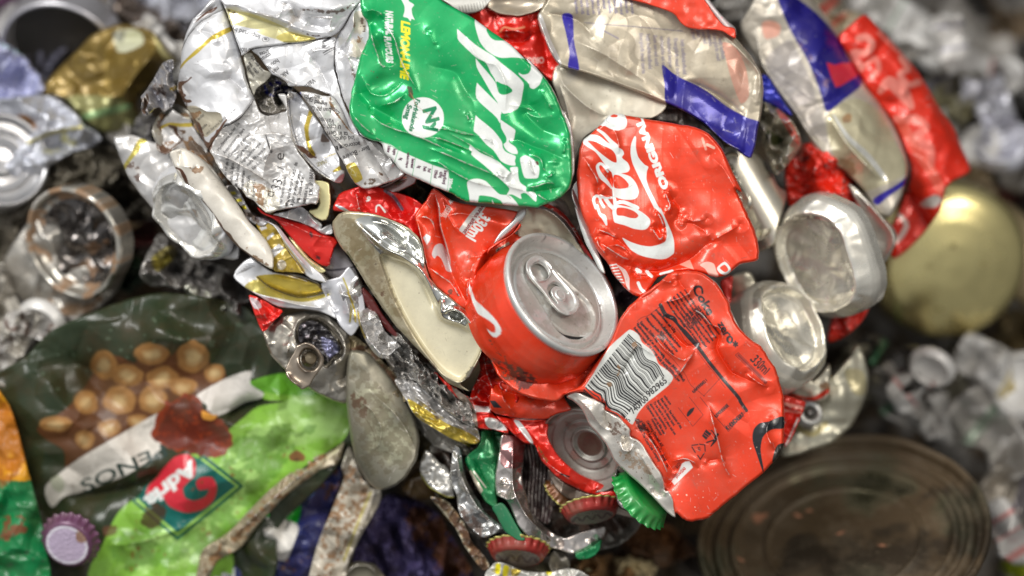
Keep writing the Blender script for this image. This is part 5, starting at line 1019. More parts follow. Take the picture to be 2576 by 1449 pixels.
# ================================================================== left: dented white can, its base up
th = thing("crushed_can", "dented rusty white can showing a crumpled bright silver base, left of the ingredient print", "drink can", (480, 520, -14))
w_o = T("Q3: -60,640 80,590 250,585 400,640 590,700 600,520 640,400 740,300 820,190 1000,300 1110,330 1150,440 1250,600 1380,800 1360,980 1300,1040 1300,1200 1500,1400 X: 560,520 600,590 600,650 560,650 480,625 440,590 400,545 355,490 325,450 308,410")
sheet("can_wall", w_o, z=-22, relief=[R_tilt((440, 420), .03, -.02), R_soft(3, 60, 151), R_dent((440, 470), 70, 45, 45, 6), R_crumple(2.5, 70, 152), R_ridge(T("Q3: 600,690 640,830 760,860 950,700"), 3, 7), R_ridge(T("Q3: 780,460 900,540 1000,680 1150,900"), -3, 6), R_ridge(T("Q3: 300,640 200,900 120,1100"), 1.5, 10), R_ridge(T("Q3: 1000,830 960,1000 900,1090"), -2, 6)],
  paint=[K_poly(T("Q3: 590,500 700,430 800,400 950,412 1130,405 1145,460 950,468 800,452 700,480 610,545"), GOLD), K_poly(T("Q3: 330,650 450,680 300,860 180,1010 110,1130 60,1100 200,880"), ink(196, 182, 90, .5, .35, .2)), K_line(T("Q3: 600,520 615,680 660,800 740,830 800,810"), [6, 9, 16, 14, 5], RUST, warp=(4, 14, 3)), K_line(T("Q3: 780,450 870,480 880,540 960,650 1050,740"), [5, 9, 9, 4, 3], RUST, warp=(2, 12, 4)), K_line(T("Q3: 930,520 1010,540 980,570"), [2, 8, 3], RUST),
         K_line(T("Q3: 810,800 950,690 1000,640"), 4, RUST, warp=(2, 12, 6)), K_stain(T("Q3: 650,680 900,640 850,860 700,860"), OCHRE, 5, .1, 12), K_stain(T("Q3: 100,1050 300,1000 380,1320 250,1340"), RUST, 6, .05, 16), K_line(T("Q3: 950,-20 1000,100 1060,190 1090,260 1110,330"), [4, 7, 5, 4, 3], RUST, warp=(2, 12, 16)), K_poly(T("Q3: 850,100 1000,190 1090,290 1090,360 960,290 860,180"), ink(196, 190, 170, .3, .4, .3)), K_text("Albers", P("Q3: 930,200"), 7, 48, BLACK, sx=.8, op=.7)],
  base=ink(198, 196, 194, .5, .38, .3), parent=th, step=1.7, er=12, eh=5, thick=18)
can_base(th, (468, 552, -14), 47, 44, -1, R=20.5, base=ink(226, 224, 218, .75, .24, .1), body=PEARL, dome=3, defo=4.2, seed=5, squash=.9, tall=10, dirt=.15)
st_o = T("D: 1280,-300 1330,-160 1400,-60 1480,10 1600,160 1690,300 1800,420 1940,520 2055,582 2062,470 2000,350 1880,220 1790,80 1700,-50 1620,-160 1540,-240 1430,-310 1380,-330")
sheet("folded_strip", st_o, z=-3, relief=[R_cyl(P("D: 1700,150"), 50, 42, 7), R_soft(1.2, 60, 161), R_ridge(T("Q3: 950,810 930,1060"), -2, 5), R_ridge(T("Q3: 930,1060 1200,1080"), 1.5, 8)], paint=[K_line(T("Q3: 900,1080 960,1130 1030,1250 1100,1400 D: 1480,10 1600,160 1690,300 1800,420 1940,520"), [7, 9, 10, 6, 4, 5, 13, 9, 10], RUST, warp=(3, 16, 4)), K_stain(T("Q3: 1050,1060 1300,1050 1250,1180 1100,1150"), OCHRE, 6, .05, 10), K_stain(T("D: 1850,400 2040,560 1900,500"), OCHRE, 7, .1, 9), K_spots(st_o, 12, .5, 1.2, RUST, 8, .6)],
  base=ink(222, 216, 204, .3, .36, .25), parent=th, step=1.6, er=8, eh=4, thick=12)
one("foil_scrap", "rusty crinkled foil tuft on the left edge of the white beer can", "foil scrap", T("Q1: 780,900 840,900 860,960 840,1100 850,1250 890,1300 900,1449 Q3: 850,120 820,180 700,250 640,170 560,200 470,290 390,300 360,180 370,60 Q1: 360,1449 480,1300 600,1100 680,960"), -16, relief=[R_crumple(14, 26, 19, octs=3, ang=60, asp=2)],
  paint=[K_line(T("Q3: 440,-40 420,100 410,250"), [6, 14, 8], RUST, warp=(4, 12, 3)), K_poly(T("Q3: 470,280 540,190 600,190 520,290"), YELLOW, op=.7), K_poly(T("Q1: 790,1330 890,1290 900,1350 800,1380"), GOLD), K_stain(T("Q1: 500,1300 700,1200 760,1449 600,1449"), RUST, 4, .1, 9)], base=ink(186, 186, 192, .8, .35, .5), mat=M_METAL, step=1.8, er=4, eh=3)

# ================================================================== grey lid with dark mouth
th = thing("crushed_can", "crushed silver can with open dark mouth and ring pull, below left of torn shell", "drink can", (775, 890, -18))
sheet("can_wall", T("D: 1880,790 1960,800 2130,900 2060,1000 2100,940 2300,900 2470,920 2560,1000 2640,1080 2650,1200 X: 878,930 884,1000 862,1015 800,992 755,962 715,928 680,890 664,850 650,810"), z=-20, relief=[R_plateau(T("N2: 520,400 560,320 640,270 740,255 860,305 980,410 1075,530 1130,650 1110,730 1020,790 920,890 860,850 700,700 600,600 530,560"), -9, 5), R_ridge(T("N2: 480,420 540,290 680,220 850,240 1000,350 1110,490 1160,640 1120,780 1040,840 920,900"), 2.6, 7), R_ridge(T("N2: 450,380 420,600 380,800"), 1.8, 8), R_dent((775, 890), 85, 75, 40, 7, 3), R_soft(3, 50, 171), R_crumple(3, 50, 172), R_ridge(T("D: 2240,950 2180,1100 2200,1250 2300,1400"), -2, 10)],
  paint=[K_poly(T("D: 1880,785 1960,810 2135,900 2080,970 1985,1055 1930,960"), ink(206, 30, 22, .3, .3, .1), sm=False), K_poly(T("D: 1890,800 1960,830 1980,880 1920,870"), ink(200, 190, 196, .3, .4, .2))], base=ink(176, 170, 158, .9, .34, .3), mat=M_METAL, parent=th, er=12, eh=6, thick=20)
sheet("opening_shade", T("N2: 540,400 560,340 640,290 740,280 850,330 960,430 1050,540 1100,640 1080,700 1000,760 900,860 860,830 800,740 740,640 660,590 570,570 545,500"), z=-11.6, relief=[R_soft(3, 18, 8)], paint=[K_spots(T("N2: 560,320 900,400 900,600 600,520"), 5, 2, 4, ink(190, 180, 186, .6, .3, 0), 4, .7), K_poly(T("N2: 850,500 1000,560 1060,660 960,760 870,640"), ink(112, 112, 138, .8, .3, 0), aa=6)], base=ink(40, 38, 42, .5, .35, .1), mat=M_METAL, parent=th, er=5, eh=5, thick=2)  # dark sheet painted as the shaded hole, with a blue-grey highlight in colour
sheet("tab", T("N2: 570,590 650,565 760,600 850,700 882,800 845,900 760,1020 690,1130 600,1175 520,1125 430,1050 380,950 400,860 480,700 520,620"), z=-5.5, relief=[R_tilt(P("N2: 640,860"), -.03, -.02), R_ridge(T("N2: 560,600 650,580 760,630 850,760 860,830"), 1.6, 4), R_ridge(T("N2: 395,940 450,1050 590,1150"), 1.6, 4), R_ridge(T("N2: 540,760 560,860 640,940 720,930"), 1.6, 3)], holes=[T("N2: 570,720 620,650 700,640 780,680 825,770 815,850 760,920 680,925 600,870 565,790")], base=ink(176, 162, 146, .95, .3, .2), mat=M_METAL, parent=th, er=6, eh=2, thick=4)
lathe("rivet", frame(P("N2: 700,770") + (-9.5,), 60, 20, 1), dense([(.05, 2), (2.4, 1.4), (3.2, -2)], .4), th, M_METAL, ink(110, 100, 82, .8, .35, .3), nseg=40)
one("can_scrap", "small red triangle of can left of the open silver can mouth", "can scrap", T("D: 1875,780 1960,800 2060,860 2135,900 2060,985 1990,1055 1950,1000 1915,900"), -13, relief=[R_crumple(4, 30, 20), R_ridge(T("D: 1900,800 1980,950 1990,1050"), 2, 5)], paint=[K_poly(T("D: 1885,795 1950,820 1975,870 1920,880"), ink(214, 200, 206, .3, .4, .2))], base=ink(214, 34, 24, .3, .3, .1), er=4, eh=2)

# ================================================================== dull grey can end, lower middle
one("crushed_can", "dull grey-green oval can end, scuffed and unprinted, below the silver can mouth", "drink can", T("X: 880,884 905,882 935,892 980,945 1018,1000 1046,1058 1056,1110 1046,1160 1022,1200 990,1226 950,1232 918,1204 893,1150 878,1080 870,1000 872,930"), -14, relief=[R_cyl((960, 1050), 62, 112, 22), R_ridge(T("H: 130,130 230,200 300,330 280,460 200,500"), 1.5, 6), R_ridge(T("H: 200,40 380,200 480,330 560,500"), 1.8, 8), R_soft(1.5, 60, 24)],
  paint=[K_stain(T("H: 60,0 300,0 560,300 500,600 200,600 60,300"), ink(150, 150, 120, .3, .5, .3), 4, .0, 50, .6, .5), K_spots(T("H: 60,-100 300,0 560,300 500,640 150,640"), 40, .6, 2.4, ink(70, 60, 44, .1, .6, .4), 44, .6), K_stain(T("H: 60,-200 300,0 560,300 500,640 150,640"), ink(96, 88, 66, .3, .5, .5), 24, .2, 12, .2, .6), K_line(T("H: 80,200 180,260 240,360 260,440"), 1.4, ink(84, 74, 54, .3, .5, .4)), K_stain(T("H: 60,60 200,120 180,260 80,200"), RUST, 5, .15, 10)], base=ink(142, 138, 122, .65, .42, .35), mat=M_METAL, er=16, eh=9, thick=24)

# ================================================================== between shell and lower red folds
one("can_scrap", "silvery grey crumpled strip with a gold underside running below the silver shell", "can scrap", T("H: 400,-30 480,-40 560,-20 700,110 850,245 960,300 1030,330 1045,430 1000,455 850,425 700,340 560,245 480,110"), -14, relief=[R_crumple(7, 40, 26, ang=40, asp=2, octs=3), R_ridge(T("H: 500,50 700,200 900,330 1030,380"), 4, 8)],
  paint=[K_poly(T("H: 500,110 640,190 800,300 950,360 1045,430 1000,460 850,425 700,335 560,240"), GOLD), K_stain(T("H: 620,100 760,260 850,320 700,260"), RUST, 5, .1, 9), K_spots(T("H: 450,0 900,300 800,300 480,60"), 20, .6, 1.4, DGREY, 4, .6)], base=ink(196, 194, 192, .8, .32, .4), mat=M_METAL, er=5, eh=3)
one("foil_scrap", "shredded dark and silver foil under the lower edge of the silver shell", "foil scrap", T("E: 270,1080 420,1060 480,1120 600,1260 720,1340 740,1449 H: 900,20 980,180 1010,330 850,250 700,120 560,-20 E: 420,1400 330,1260"), -10, relief=[R_crumple(14, 22, 28, ang=50, asp=2, octs=3)], paint=[K_spots(T("E: 300,1100 720,1340 740,1449 420,1400"), 50, 1, 3, RUST, 4, .7), K_spots(T("E: 300,1100 720,1340 740,1449 420,1400"), 40, 1, 3, BLACK, 14, .7)], base=ink(186, 184, 180, .9, .25, .5), mat=M_METAL, step=1.7, er=4, eh=3)
one("can_scrap", "bright silver and gold curled can piece left of the shell's lower half", "can scrap", T("E: 50,600 130,640 160,760 130,900 200,870 280,930 330,1050 450,1160 400,1200 330,1260 260,1230 180,1120 130,1000 60,960 0,800 -40,660"), -13, relief=[R_crumple(6, 50, 30), R_ridge(T("E: 130,900 150,1000 220,1130 330,1250"), 4, 8)], paint=[K_line(T("E: 10,680 60,780 100,900 110,1060"), 5, GOLD), K_line(T("E: 125,900 140,1000 180,1100"), 4, GOLD), K_line(T("E: 120,1000 60,1100 70,1200"), 5, RUST, warp=(2, 12, 3))], base=ink(214, 212, 210, .8, .25, .2), mat=M_METAL, er=5, eh=3)
one("can_scrap", "dark maroon sliver of can inside a silver edge left of the shell", "can scrap", T("E: 160,720 230,780 300,900 380,1010 440,1090 400,1090 300,1010 220,930 170,830"), -11, relief=[R_cyl(P("E: 300,920"), 52, 22, 5)], base=ink(96, 22, 24, .4, .3, .2), er=4, eh=2)
one("can_scrap", "red and white striped strip of can running down to the green strips", "can scrap", T("E: 700,1350 780,1420 860,1480 H: 830,-20 900,60 990,110 1110,130 1135,205 1180,260 1250,330 1255,375 1150,345 1040,335 980,280 960,180 880,110 800,30"), -10, relief=[R_crumple(5, 36, 31), R_ridge(T("H: 850,20 980,120 1030,260"), 3, 7)],
  paint=[K_poly(T("H: 830,20 940,90 1010,200 1030,330 990,280 930,180"), ink(176, 160, 146, .7, .4, .4)), K_poly(T("H: 1000,160 1110,170 1130,215 1010,210"), Rw, sm=False), K_poly(T("H: 1085,255 1180,270 1250,350 1110,330"), Rw), K_text("C·C", P("H: 1060,80"), 7, 0, Rw)], base=ink(216, 36, 22, .3, .32, .2), er=4, eh=2.5)
th = thing("crumpled_can", "crumpled red can with a dark grey recessed base, below the central lid", "drink can", (1420, 1090, -6))
lr_o = T("H: 975,60 1130,85 1125,20 1160,-50 1200,-110 1400,-20 1500,40 1660,50 1690,110 1730,190 1620,225 1545,265 1400,290 1250,245 1170,225 1130,175 1110,100 1000,75")
sheet("upper_fold", T("H: 1125,20 1160,-60 1250,-140 1440,-60 1560,20 1660,30 1690,110 1735,195 1620,228 1545,268 1400,292 1250,247 1165,225 1115,170"), z=-3, relief=[R_cyl(P("H: 1400,130"), 10, 52, 8), R_soft(2, 50, 33), R_ridge(T("H: 1150,-30 1250,60 1400,90 1560,80"), -3, 8), R_ridge(T("H: 1200,30 1230,130 1320,230"), 2, 8), R_ridge(T("H: 1300,0 1380,30 1480,40"), 2.5, 5)],
  paint=[K_poly(T("H: 1118,125 1160,125 1215,182 1150,178"), BLACK, sm=False), K_stain(T("H: 1300,-20 1400,-10 1430,70 1360,50"), RUST, 5, .0, 8), K_line(T("H: 1160,225 1350,262 1540,268"), 3, BLACK), K_spots(lr_o, 12, .5, 1, BLACK, 5, .7)], base=RED, parent=th, er=8, eh=4, thick=14)
sheet("can_wall", T("H: 1165,235 1330,262 1550,262 1560,400 1640,540 1800,680 2055,790 2072,862 1850,822 1650,722 1560,632 1500,562 1460,462 1380,445 1300,380 1250,330"), z=-12, relief=[R_soft(2, 50, 34), R_crumple(3, 50, 35), R_ridge(T("H: 1300,290 1420,420 1560,600 1800,770"), 3, 8), R_tilt(P("H: 1600,560"), -.03, .0)],
  paint=[K_poly(T("H: 1305,285 1330,265 1400,350 1445,430 1440,460 1380,390"), Rw), K_text("Vores", P("H: 1475,480"), 7, 52, OCHRE, sx=.8), K_text("honing", P("H: 1510,540"), 7, 48, OCHRE, sx=.8), K_spots(T("H: 1300,290 1560,600 1800,800 1500,560"), 14, .6, 1.3, BLACK, 9, .7), K_line(T("H: 1660,680 1720,700"), 4, BLACK)], base=ink(216, 36, 20, .3, .3, .15), parent=th, er=8, eh=4, thick=12)
mpb = frame((1466, 1136, -10), 47, 36, -1)
stg = ink(150, 147, 138, .9, .34, .5)
lathe("base", mpb, dense([(18.6, -5), (19.0, -1), (18.8, -.3), (18.3, 0), (17.7, -.4), (17.2, -2.2), (16.6, -3.2), (15.4, -4.0), (14.6, -3.8), (13.5, -4.4), (12, -5.4), (11.2, -6.2), (10.4, -5.6), (8, -6.4), (7.4, -5.6), (6.8, -5.2), (6.2, -5.8), (5.6, -6.6), (3, -6.9), (.05, -7.0)], .3), th, M_METAL, stg, nseg=200,
  paint=lambda x, y, C: (K_stain([(-16, -16), (16, -16), (16, 16), (-16, 16)], ink(168, 166, 160, .3, .6, .4), 5, .1, 5, .3, .5)(x, y, C), K_poly([(5.4 * math.cos(a), 5.4 * math.sin(a)) for a in np.arange(0, 6.28, .4)], ink(100, 84, 74, .7, .4, .5), aa=.5)(x, y, C)),
  deform=lambda X, Y, Z: (X, Y, Z + .5 * vnoise(X / 7, Y / 7, 8)))

# ================================================================== crown caps
def crown(name, label, at, phi, tau, side, R, col, spin=0, inner=SATIN, crimp=None, text=None, bend=0.0, cat="bottle cap", group=None, top=None):
    th = thing(name, label, cat, at, group)
    mp = frame(at, phi, tau, side, spin)
    k = R / 16.0
    prof = [(.05, 0), (6, 0), (11, -.15), (12.2, -.5), (13.2, -1.3), (13.8, -2.6), (14.4, -4.4), (15.2, -5.8), (16.0, -6.6), (15.6, -6.9), (14.6, -6.2), (13.6, -4.6), (12.6, -2.6), (11.6, -1.4), (6, -1.0), (.05, -1.0)]
    pr = dense([(a * k, b * k) for a, b in prof], .3)
    def df(X, Y, Z):
        r = np.hypot(X, Y); a = np.arctan2(Y, X)
        t = np.clip((-Z / k - 1.2) / 4.5, 0, 1) * (r > 10 * k)
        s = 1 + t * .034 * np.cos(21 * a)
        Zb = Z + bend * (X / (14 * k)) ** 2 * 3 * k
        if top: Zb = Zb + np.where(Z > -.3 * k, .25 * vnoise(X * 1.4, Y * 1.4, 3), 0)
        return X * s, Y * s, Zb
    pts = None
    def pt(x, y, C):
        r = np.hypot(x, y)
        n = len(C) // len(pr[:1]) if False else 0
    C0 = col
    cut = next(i for i, p in enumerate(pr) if p[0] >= 15.95 * k)
    pr2 = [(p[0], p[1], (crimp if (crimp and 15.3 * k < p[0]) else (inner if i > cut else (top if (top and p[0] < 11.3 * k and i < cut) else col)))) for i, p in enumerate(pr)]
    def paint(x, y, C):
        if text:
            m = len(x) // len(pr2); 
            n_top = next(i for i, p in enumerate(pr2) if p[0] > 11.5 * k) * m
            Ct = C[:n_top].copy()
            for w in text: w(x[:n_top], -y[:n_top], Ct)
            C[:n_top] = Ct
    lathe("cap_shell", mp, pr2, th, M_CAN, col, nseg=336, deform=df, paint=paint)
    return th
crown("bottle_cap", "green bottle cap seen edge-on with rust, wedged under the barcode can", (1628, 1240, -3), 46, 70, 1, 14, ink(8, 140, 56, .25, .34, .35), inner=ink(160, 156, 150, .9, .35, .4), bend=.2)
one("can_scrap", "thin torn silver foil edge beside the green bottle cap", "can scrap", T("H: 2085,640 2060,680 2050,760 2075,850 2090,910 2160,960 2290,1020 2300,960 2230,900 2130,800 2080,720"), -3, relief=[R_crumple(3, 20, 7)], base=ink(150, 146, 146, .9, .35, .4), mat=M_METAL, er=3, eh=2)
crim = ink(186, 178, 96, .6, .4, .5)
rc = ink(150, 40, 32, .35, .4, .5)
tp = ink(126, 112, 100, .6, .4, .5)
crown("bottle_cap", "dirty red bottle cap with gold crimped edge, nearer the barcode can", (1489, 1302, -15), -8, 66, -1, 12.2, rc, crimp=crim, top=tp, text=[K_line([(-8, 3), (-6, -3), (-4, 3), (-2, -3), (0, 3), (2, -3), (4, 3), (6, -3), (8, 2)], 1.3, ink(70, 50, 46, .3, .5, .2), aa=.6)], group="red bottle caps")
crown("bottle_cap", "dirty red bottle cap with gold crimped edge, lowest at the bottom of the heap", (1302, 1406, -22), 4, 62, -1, 12.8, rc, crimp=crim, top=tp, text=[K_line([(-8, -2), (-5, 4), (-3, -4), (0, 3), (1, -4), (4, 3), (6, -3), (8, 3)], 1.4, ink(70, 50, 46, .3, .5, .2), aa=.6)], group="red bottle caps")
crown("bottle_cap", "gold toothed bottle cap edge tucked beneath the red can wall", (1428, 1228, -30), 40, 66, 1, 9, ink(120, 70, 30, .4, .4, .5), crimp=crim)

# ================================================================== green strips and silver bands at the bottom
GZ = ink(4, 120, 66, .4, .26, .15)
one("can_scrap", "shiny green curved can strip under the red and white strip", "can scrap", T("H: 1060,345 1225,370 1200,500 1168,640 1165,800 1182,905 1150,935 1080,880 1010,760 960,650 935,560 1020,480 1050,420"), -16, relief=[R_cyl(P("H: 1080,640"), 75, 48, 11), R_crumple(2, 50, 40), R_ridge(T("H: 990,560 1060,700 1140,830"), -3, 5)], paint=[K_poly(T("H: 950,660 980,650 1070,800 1040,850 990,800"), ink(180, 170, 150, .4, .4, .3), sm=False), K_line(T("H: 1000,660 1090,780"), 4, ink(196, 190, 176, .4, .4, .2))], base=GZ, er=7, eh=4)
one("can_scrap", "matt green slanting can strip lying over the silver band at the bottom", "can scrap", T("H: 1135,930 1220,898 1290,1000 1340,1090 1390,1175 1330,1180 1230,1110 1180,1010"), -13, relief=[R_cyl(P("H: 1260,1040"), 60, 34, 4)], base=ink(0, 104, 62, .15, .5, .2), er=4, eh=2)
one("can_scrap", "small green can corner at the right end of the silver band", "can scrap", T("H: 1765,1285 1880,1240 1965,1170 1945,1260 1880,1315 1790,1325"), -24, relief=[R_soft(1, 20, 4)], base=GZ, er=4, eh=2)
one("can_scrap", "polished silver can band curling down to the right between the bottle caps", "can scrap", T("H: 1215,375 1385,420 1378,560 1365,700 1400,850 1440,975 1540,1080 1680,1160 1820,1110 1990,1070 1975,1160 1860,1270 1740,1282 1650,1255 1560,1232 1420,1160 1330,1060 1250,885 1170,835 1162,680 1190,520"), -14,
  relief=[R_cyl(P("H: 1280,700"), 80, 60, 10), R_ridge(T("H: 1300,400 1290,600 1300,800 1400,1000 1560,1150 1640,1210"), 3, 7), R_ridge(T("H: 1160,820 1250,870 1330,850"), 3, 5), R_dent(P("H: 1230,750"), 12, 10, 0, 2.5), R_ridge(T("H: 1640,1180 1660,1250"), -3, 5), R_crumple(2, 50, 42), R_tilt(P("H: 1400,900"), -.03, 0)],
  paint=[K_poly(T("H: 1225,385 1380,425 1370,600 1300,640 1200,600"), ink(120, 36, 44, .9, .25, .1), op=.75)], base=ink(208, 200, 194, .95, .24, .12), mat=M_METAL, er=7, eh=4, thick=16)  # reddish patch is a reflection painted onto the silver
one("can_scrap", "long curved silver can rim hugging the left side of the green strip", "can scrap", T("H: 850,470 900,490 925,640 955,740 1040,880 1085,965 1200,1060 1265,1130 1180,1125 1060,1160 900,1000 870,850 830,740 825,600"), -19, relief=[R_ridge(T("H: 870,480 890,650 950,800 1030,930 1180,1080"), 5, 6), R_ridge(T("H: 910,560 960,760 1060,900"), -3, 5), R_crumple(4, 40, 43)], paint=[K_line(T("H: 900,500 930,640 990,780 1050,880"), 6, ink(40, 90, 96, .8, .3, .1), op=.7), K_stain(T("H: 880,900 1060,1050 1060,1160 930,1050"), RUST, 4, .1, 8)], base=ink(200, 200, 198, .95, .24, .2), mat=M_METAL, er=5, eh=3)
one("can_scrap", "rounded bright silver can end with yellow edge, left of the long curved rim", "can scrap", T("H: 590,610 630,500 680,520 740,590 810,640 848,800 850,860 780,850 670,790 600,700"), -24, relief=[R_soft(3, 22, 6), R_cyl(P("H: 720,700"), 60, 50, 8)], paint=[K_line(T("H: 590,680 660,780 780,850 850,860"), 7, ink(196, 190, 80, .5, .4, .2))], base=ink(214, 212, 206, .9, .25, .2), mat=M_METAL, er=6, eh=4)
one("can_scrap", "orange rusted can edge slanting down to the lowest bottle cap", "can scrap", T("H: 670,850 790,880 840,930 930,1050 985,1190 1080,1300 1120,1380 1060,1400 940,1240 860,1090 760,960"), -26, relief=[R_crumple(6, 30, 45)], paint=[K_stain(T("H: 670,850 800,880 960,1100 1120,1380 1040,1400 800,1000"), OCHRE, 5, -.15, 12), K_stain(T("H: 670,850 800,880 960,1100 1120,1380 1040,1400 800,1000"), RUST, 6, .1, 8)], base=ink(190, 184, 160, .5, .5, .4), er=4, eh=2)
one("can_scrap", "creased grey can wall below the dark base, right of the red bottle cap", "can scrap", T("H: 1560,640 1660,730 1850,825 2070,865 2100,930 2280,1010 2180,1010 2000,960 1850,900 1700,860 1600,760"), -16, relief=[R_crumple(4, 50, 46), R_tilt(P("H: 1800,850"), 0, -.05)], base=ink(156, 142, 130, .85, .35, .3), mat=M_METAL, er=5, eh=3)
one("can_scrap", "dark folded lining between the silver band and the red bottle caps", "can scrap", T("H: 1370,440 1480,480 1560,640 1650,740 1620,900 1560,1060 1440,980 1400,850 1365,690"), -28, relief=[R_crumple(7, 30, 47, ang=80, asp=3), R_wave(1.5, 9, 0, 3)], base=ink(74, 56, 56, .4, .45, .2), er=5, eh=3)

one("can_scrap", "white can strip with yellow marks under the lowest red bottle cap", "can scrap", T("N1: 340,1290 420,1240 560,1260 760,1350 1000,1390 1240,1380 1500,1330 1700,1380 1750,1500 300,1500"), -24, relief=[R_crumple(4, 30, 73)], paint=[K_poly(T("N1: 400,1270 470,1270 460,1420 390,1400"), YELLOW), K_poly(T("N1: 520,1290 600,1310 570,1449 500,1449"), YELLOW), K_poly(T("N1: 640,1340 780,1360 720,1449 640,1449"), GOLD), K_poly(T("N1: 1160,1385 1240,1380 1240,1430 1170,1430"), YELLOW)], base=ink(206, 204, 196, .5, .36, .2), er=4, eh=3)
one("can_scrap", "pale wad of crushed can right of the lowest red bottle cap", "can scrap", T("N1: 1230,1120 1300,1060 1440,1120 1520,1240 1500,1340 1380,1400 1240,1380 1200,1250"), -34, relief=[R_crumple(8, 30, 74)], base=ink(190, 184, 172, .6, .36, .2), er=5, eh=4)

one("can_scrap", "smooth grey can wall between the gold squares panel and the silver shell", "can scrap", T("Q5: 1700,1100 1880,840 2000,1000 2150,1250 2300,1600 2200,1700 1900,1500 1700,1300 1600,1250"), -16, relief=[R_cyl(P("Q5: 1950,1200"), 40, 60, 8)], paint=[K_line(T("Q5: 1600,1250 1800,1260 2050,1230 2150,1200"), 5, ink(60, 56, 66, .6, .4, .2))], base=ink(156, 152, 156, .8, .36, .3), mat=M_METAL, er=5, eh=3)
one("can_scrap", "pearl grey can flap with a thin yellow line, right above the open silver mouth", "can scrap", T("D: 2420,690 2560,640 2640,560 2720,700 2760,900 2720,1000 2650,1090 2560,1000 2500,880"), -12, relief=[R_ridge(T("D: 2560,680 2620,850 2640,1000"), 3, 7), R_ridge(T("D: 2450,720 2540,900"), -3, 6)], paint=[K_line(T("D: 2590,650 2640,780 2650,900 2640,980"), 4, ink(170, 156, 50, .4, .4, .2))], base=ink(198, 198, 202, .55, .36, .2), er=4, eh=3)
one("can_scrap", "muddy brown can scrap with rust between the oval can end and the curled silver piece", "can scrap", T("E: -40,1160 60,1060 200,1160 300,1260 430,1400 480,1480 H: 420,-20 500,120 420,140 250,60 E: 120,1449"), -20, relief=[R_crumple(5, 40, 76), R_tilt(P("E: 200,1300"), .03, -.02)], paint=[K_stain(T("E: -40,1160 200,1160 480,1480 120,1449"), RUST, 5, .2, 10)], base=ink(120, 108, 82, .6, .42, .4), mat=M_METAL, er=4, eh=3)

one("can_scrap", "cream can end with a silver arc peeking out above the central lid", "can scrap", T("E: 1340,230 1380,130 1440,95 1540,110 1640,170 1730,270 1800,400 1840,480 1700,380 1500,330 1340,345"), -9, relief=[R_ridge(T("E: 1400,120 1530,130 1640,200 1740,320 1800,430"), 3.5, 6), R_soft(1, 40, 3)], paint=[K_line(T("E: 1420,105 1560,130 1680,220 1790,380"), 9, ink(170, 156, 156, .9, .3, .2))], base=ink(196, 188, 166, .4, .4, .3), mat=M_METAL, er=4, eh=3)
one("can_scrap", "thin red curved can edge with white flecks between the central lid and the white-script can", "can scrap", T("E: 1500,80 1600,105 1700,180 1780,290 1830,390 1900,500 1880,520 1800,430 1720,300 1640,200 1560,140"), -11, relief=[R_ridge(T("E: 1560,110 1700,220 1820,400"), 3, 5)], paint=[K_spots(T("E: 1500,80 1700,180 1900,500 1720,300"), 8, 1.5, 3.5, Rw, 3, .9)], base=ink(190, 30, 18, .3, .34, .2), er=3, eh=2)
one("can_scrap", "crumpled red can strip between the torn shell's tip and the red can below the lid", "can scrap", T("X: 1195,870 1212,862 1236,896 1252,940 1290,985 1320,1015 1270,1020 1225,1012 1185,1008 1185,985 1208,930"), -8, relief=[R_crumple(6, 26, 80), R_ridge(T("X: 1215,880 1225,940 1250,1000"), 3, 5)], paint=[K_text("C", P("E: 1130,1360"), 6, 0, Rw)], base=ink(206, 30, 18, .3, .34, .2), er=4, eh=3)

th = thing("crushed_can", "rust-streaked white can showing between the upper left printed cans and white strip", "drink can", (560, 400, -24))
sheet("can_wall", T("X: 430,260 520,300 600,330 700,300 760,420 860,470 880,600 860,720 760,700 680,640 600,560 520,470 430,400 380,330"), z=-23, relief=[R_crumple(8, 60, 90, ang=50, asp=1.6), R_ridge(T("X: 440,300 540,430 660,560 800,690"), 4, 8)], paint=[K_stain(T("X: 400,280 700,320 860,500 820,700 600,560 430,400"), RUST, 5, .22, 16), K_stain(T("X: 400,280 700,320 860,500 820,700 600,560 430,400"), OCHRE, 15, .3, 12), K_line(T("X: 500,330 620,450 760,640"), 6, GOLD)], base=ink(186, 182, 172, .5, .38, .4), parent=th, step=1.8, er=8, eh=4, thick=14)
th = thing("crushed_can", "grey folded can with red hem packed behind the silver shell and oval end", "drink can", (1080, 960, -30))
sheet("can_wall", T("X: 880,640 960,700 1040,860 1180,980 1320,1040 1300,1120 1200,1150 1090,1120 1000,1010 900,880 860,760"), z=-30, relief=[R_crumple(10, 44, 91, ang=50, asp=2, octs=3)], paint=[K_line(T("X: 900,700 1000,860 1120,1000 1280,1080"), 16, ink(190, 36, 24, .3, .4, .2)), K_stain(T("X: 880,640 1040,860 1320,1040 1200,1150 900,880"), RUST, 5, .3, 12), K_line(T("X: 960,900 1060,1040 1180,1120"), 8, GOLD)], base=ink(170, 166, 158, .6, .36, .4), mat=M_METAL, parent=th, step=1.8, er=6, eh=4, thick=14)
th = thing("crushed_can", "dull silver can packed behind the green strips and red bottle caps", "drink can", (1330, 1250, -40))
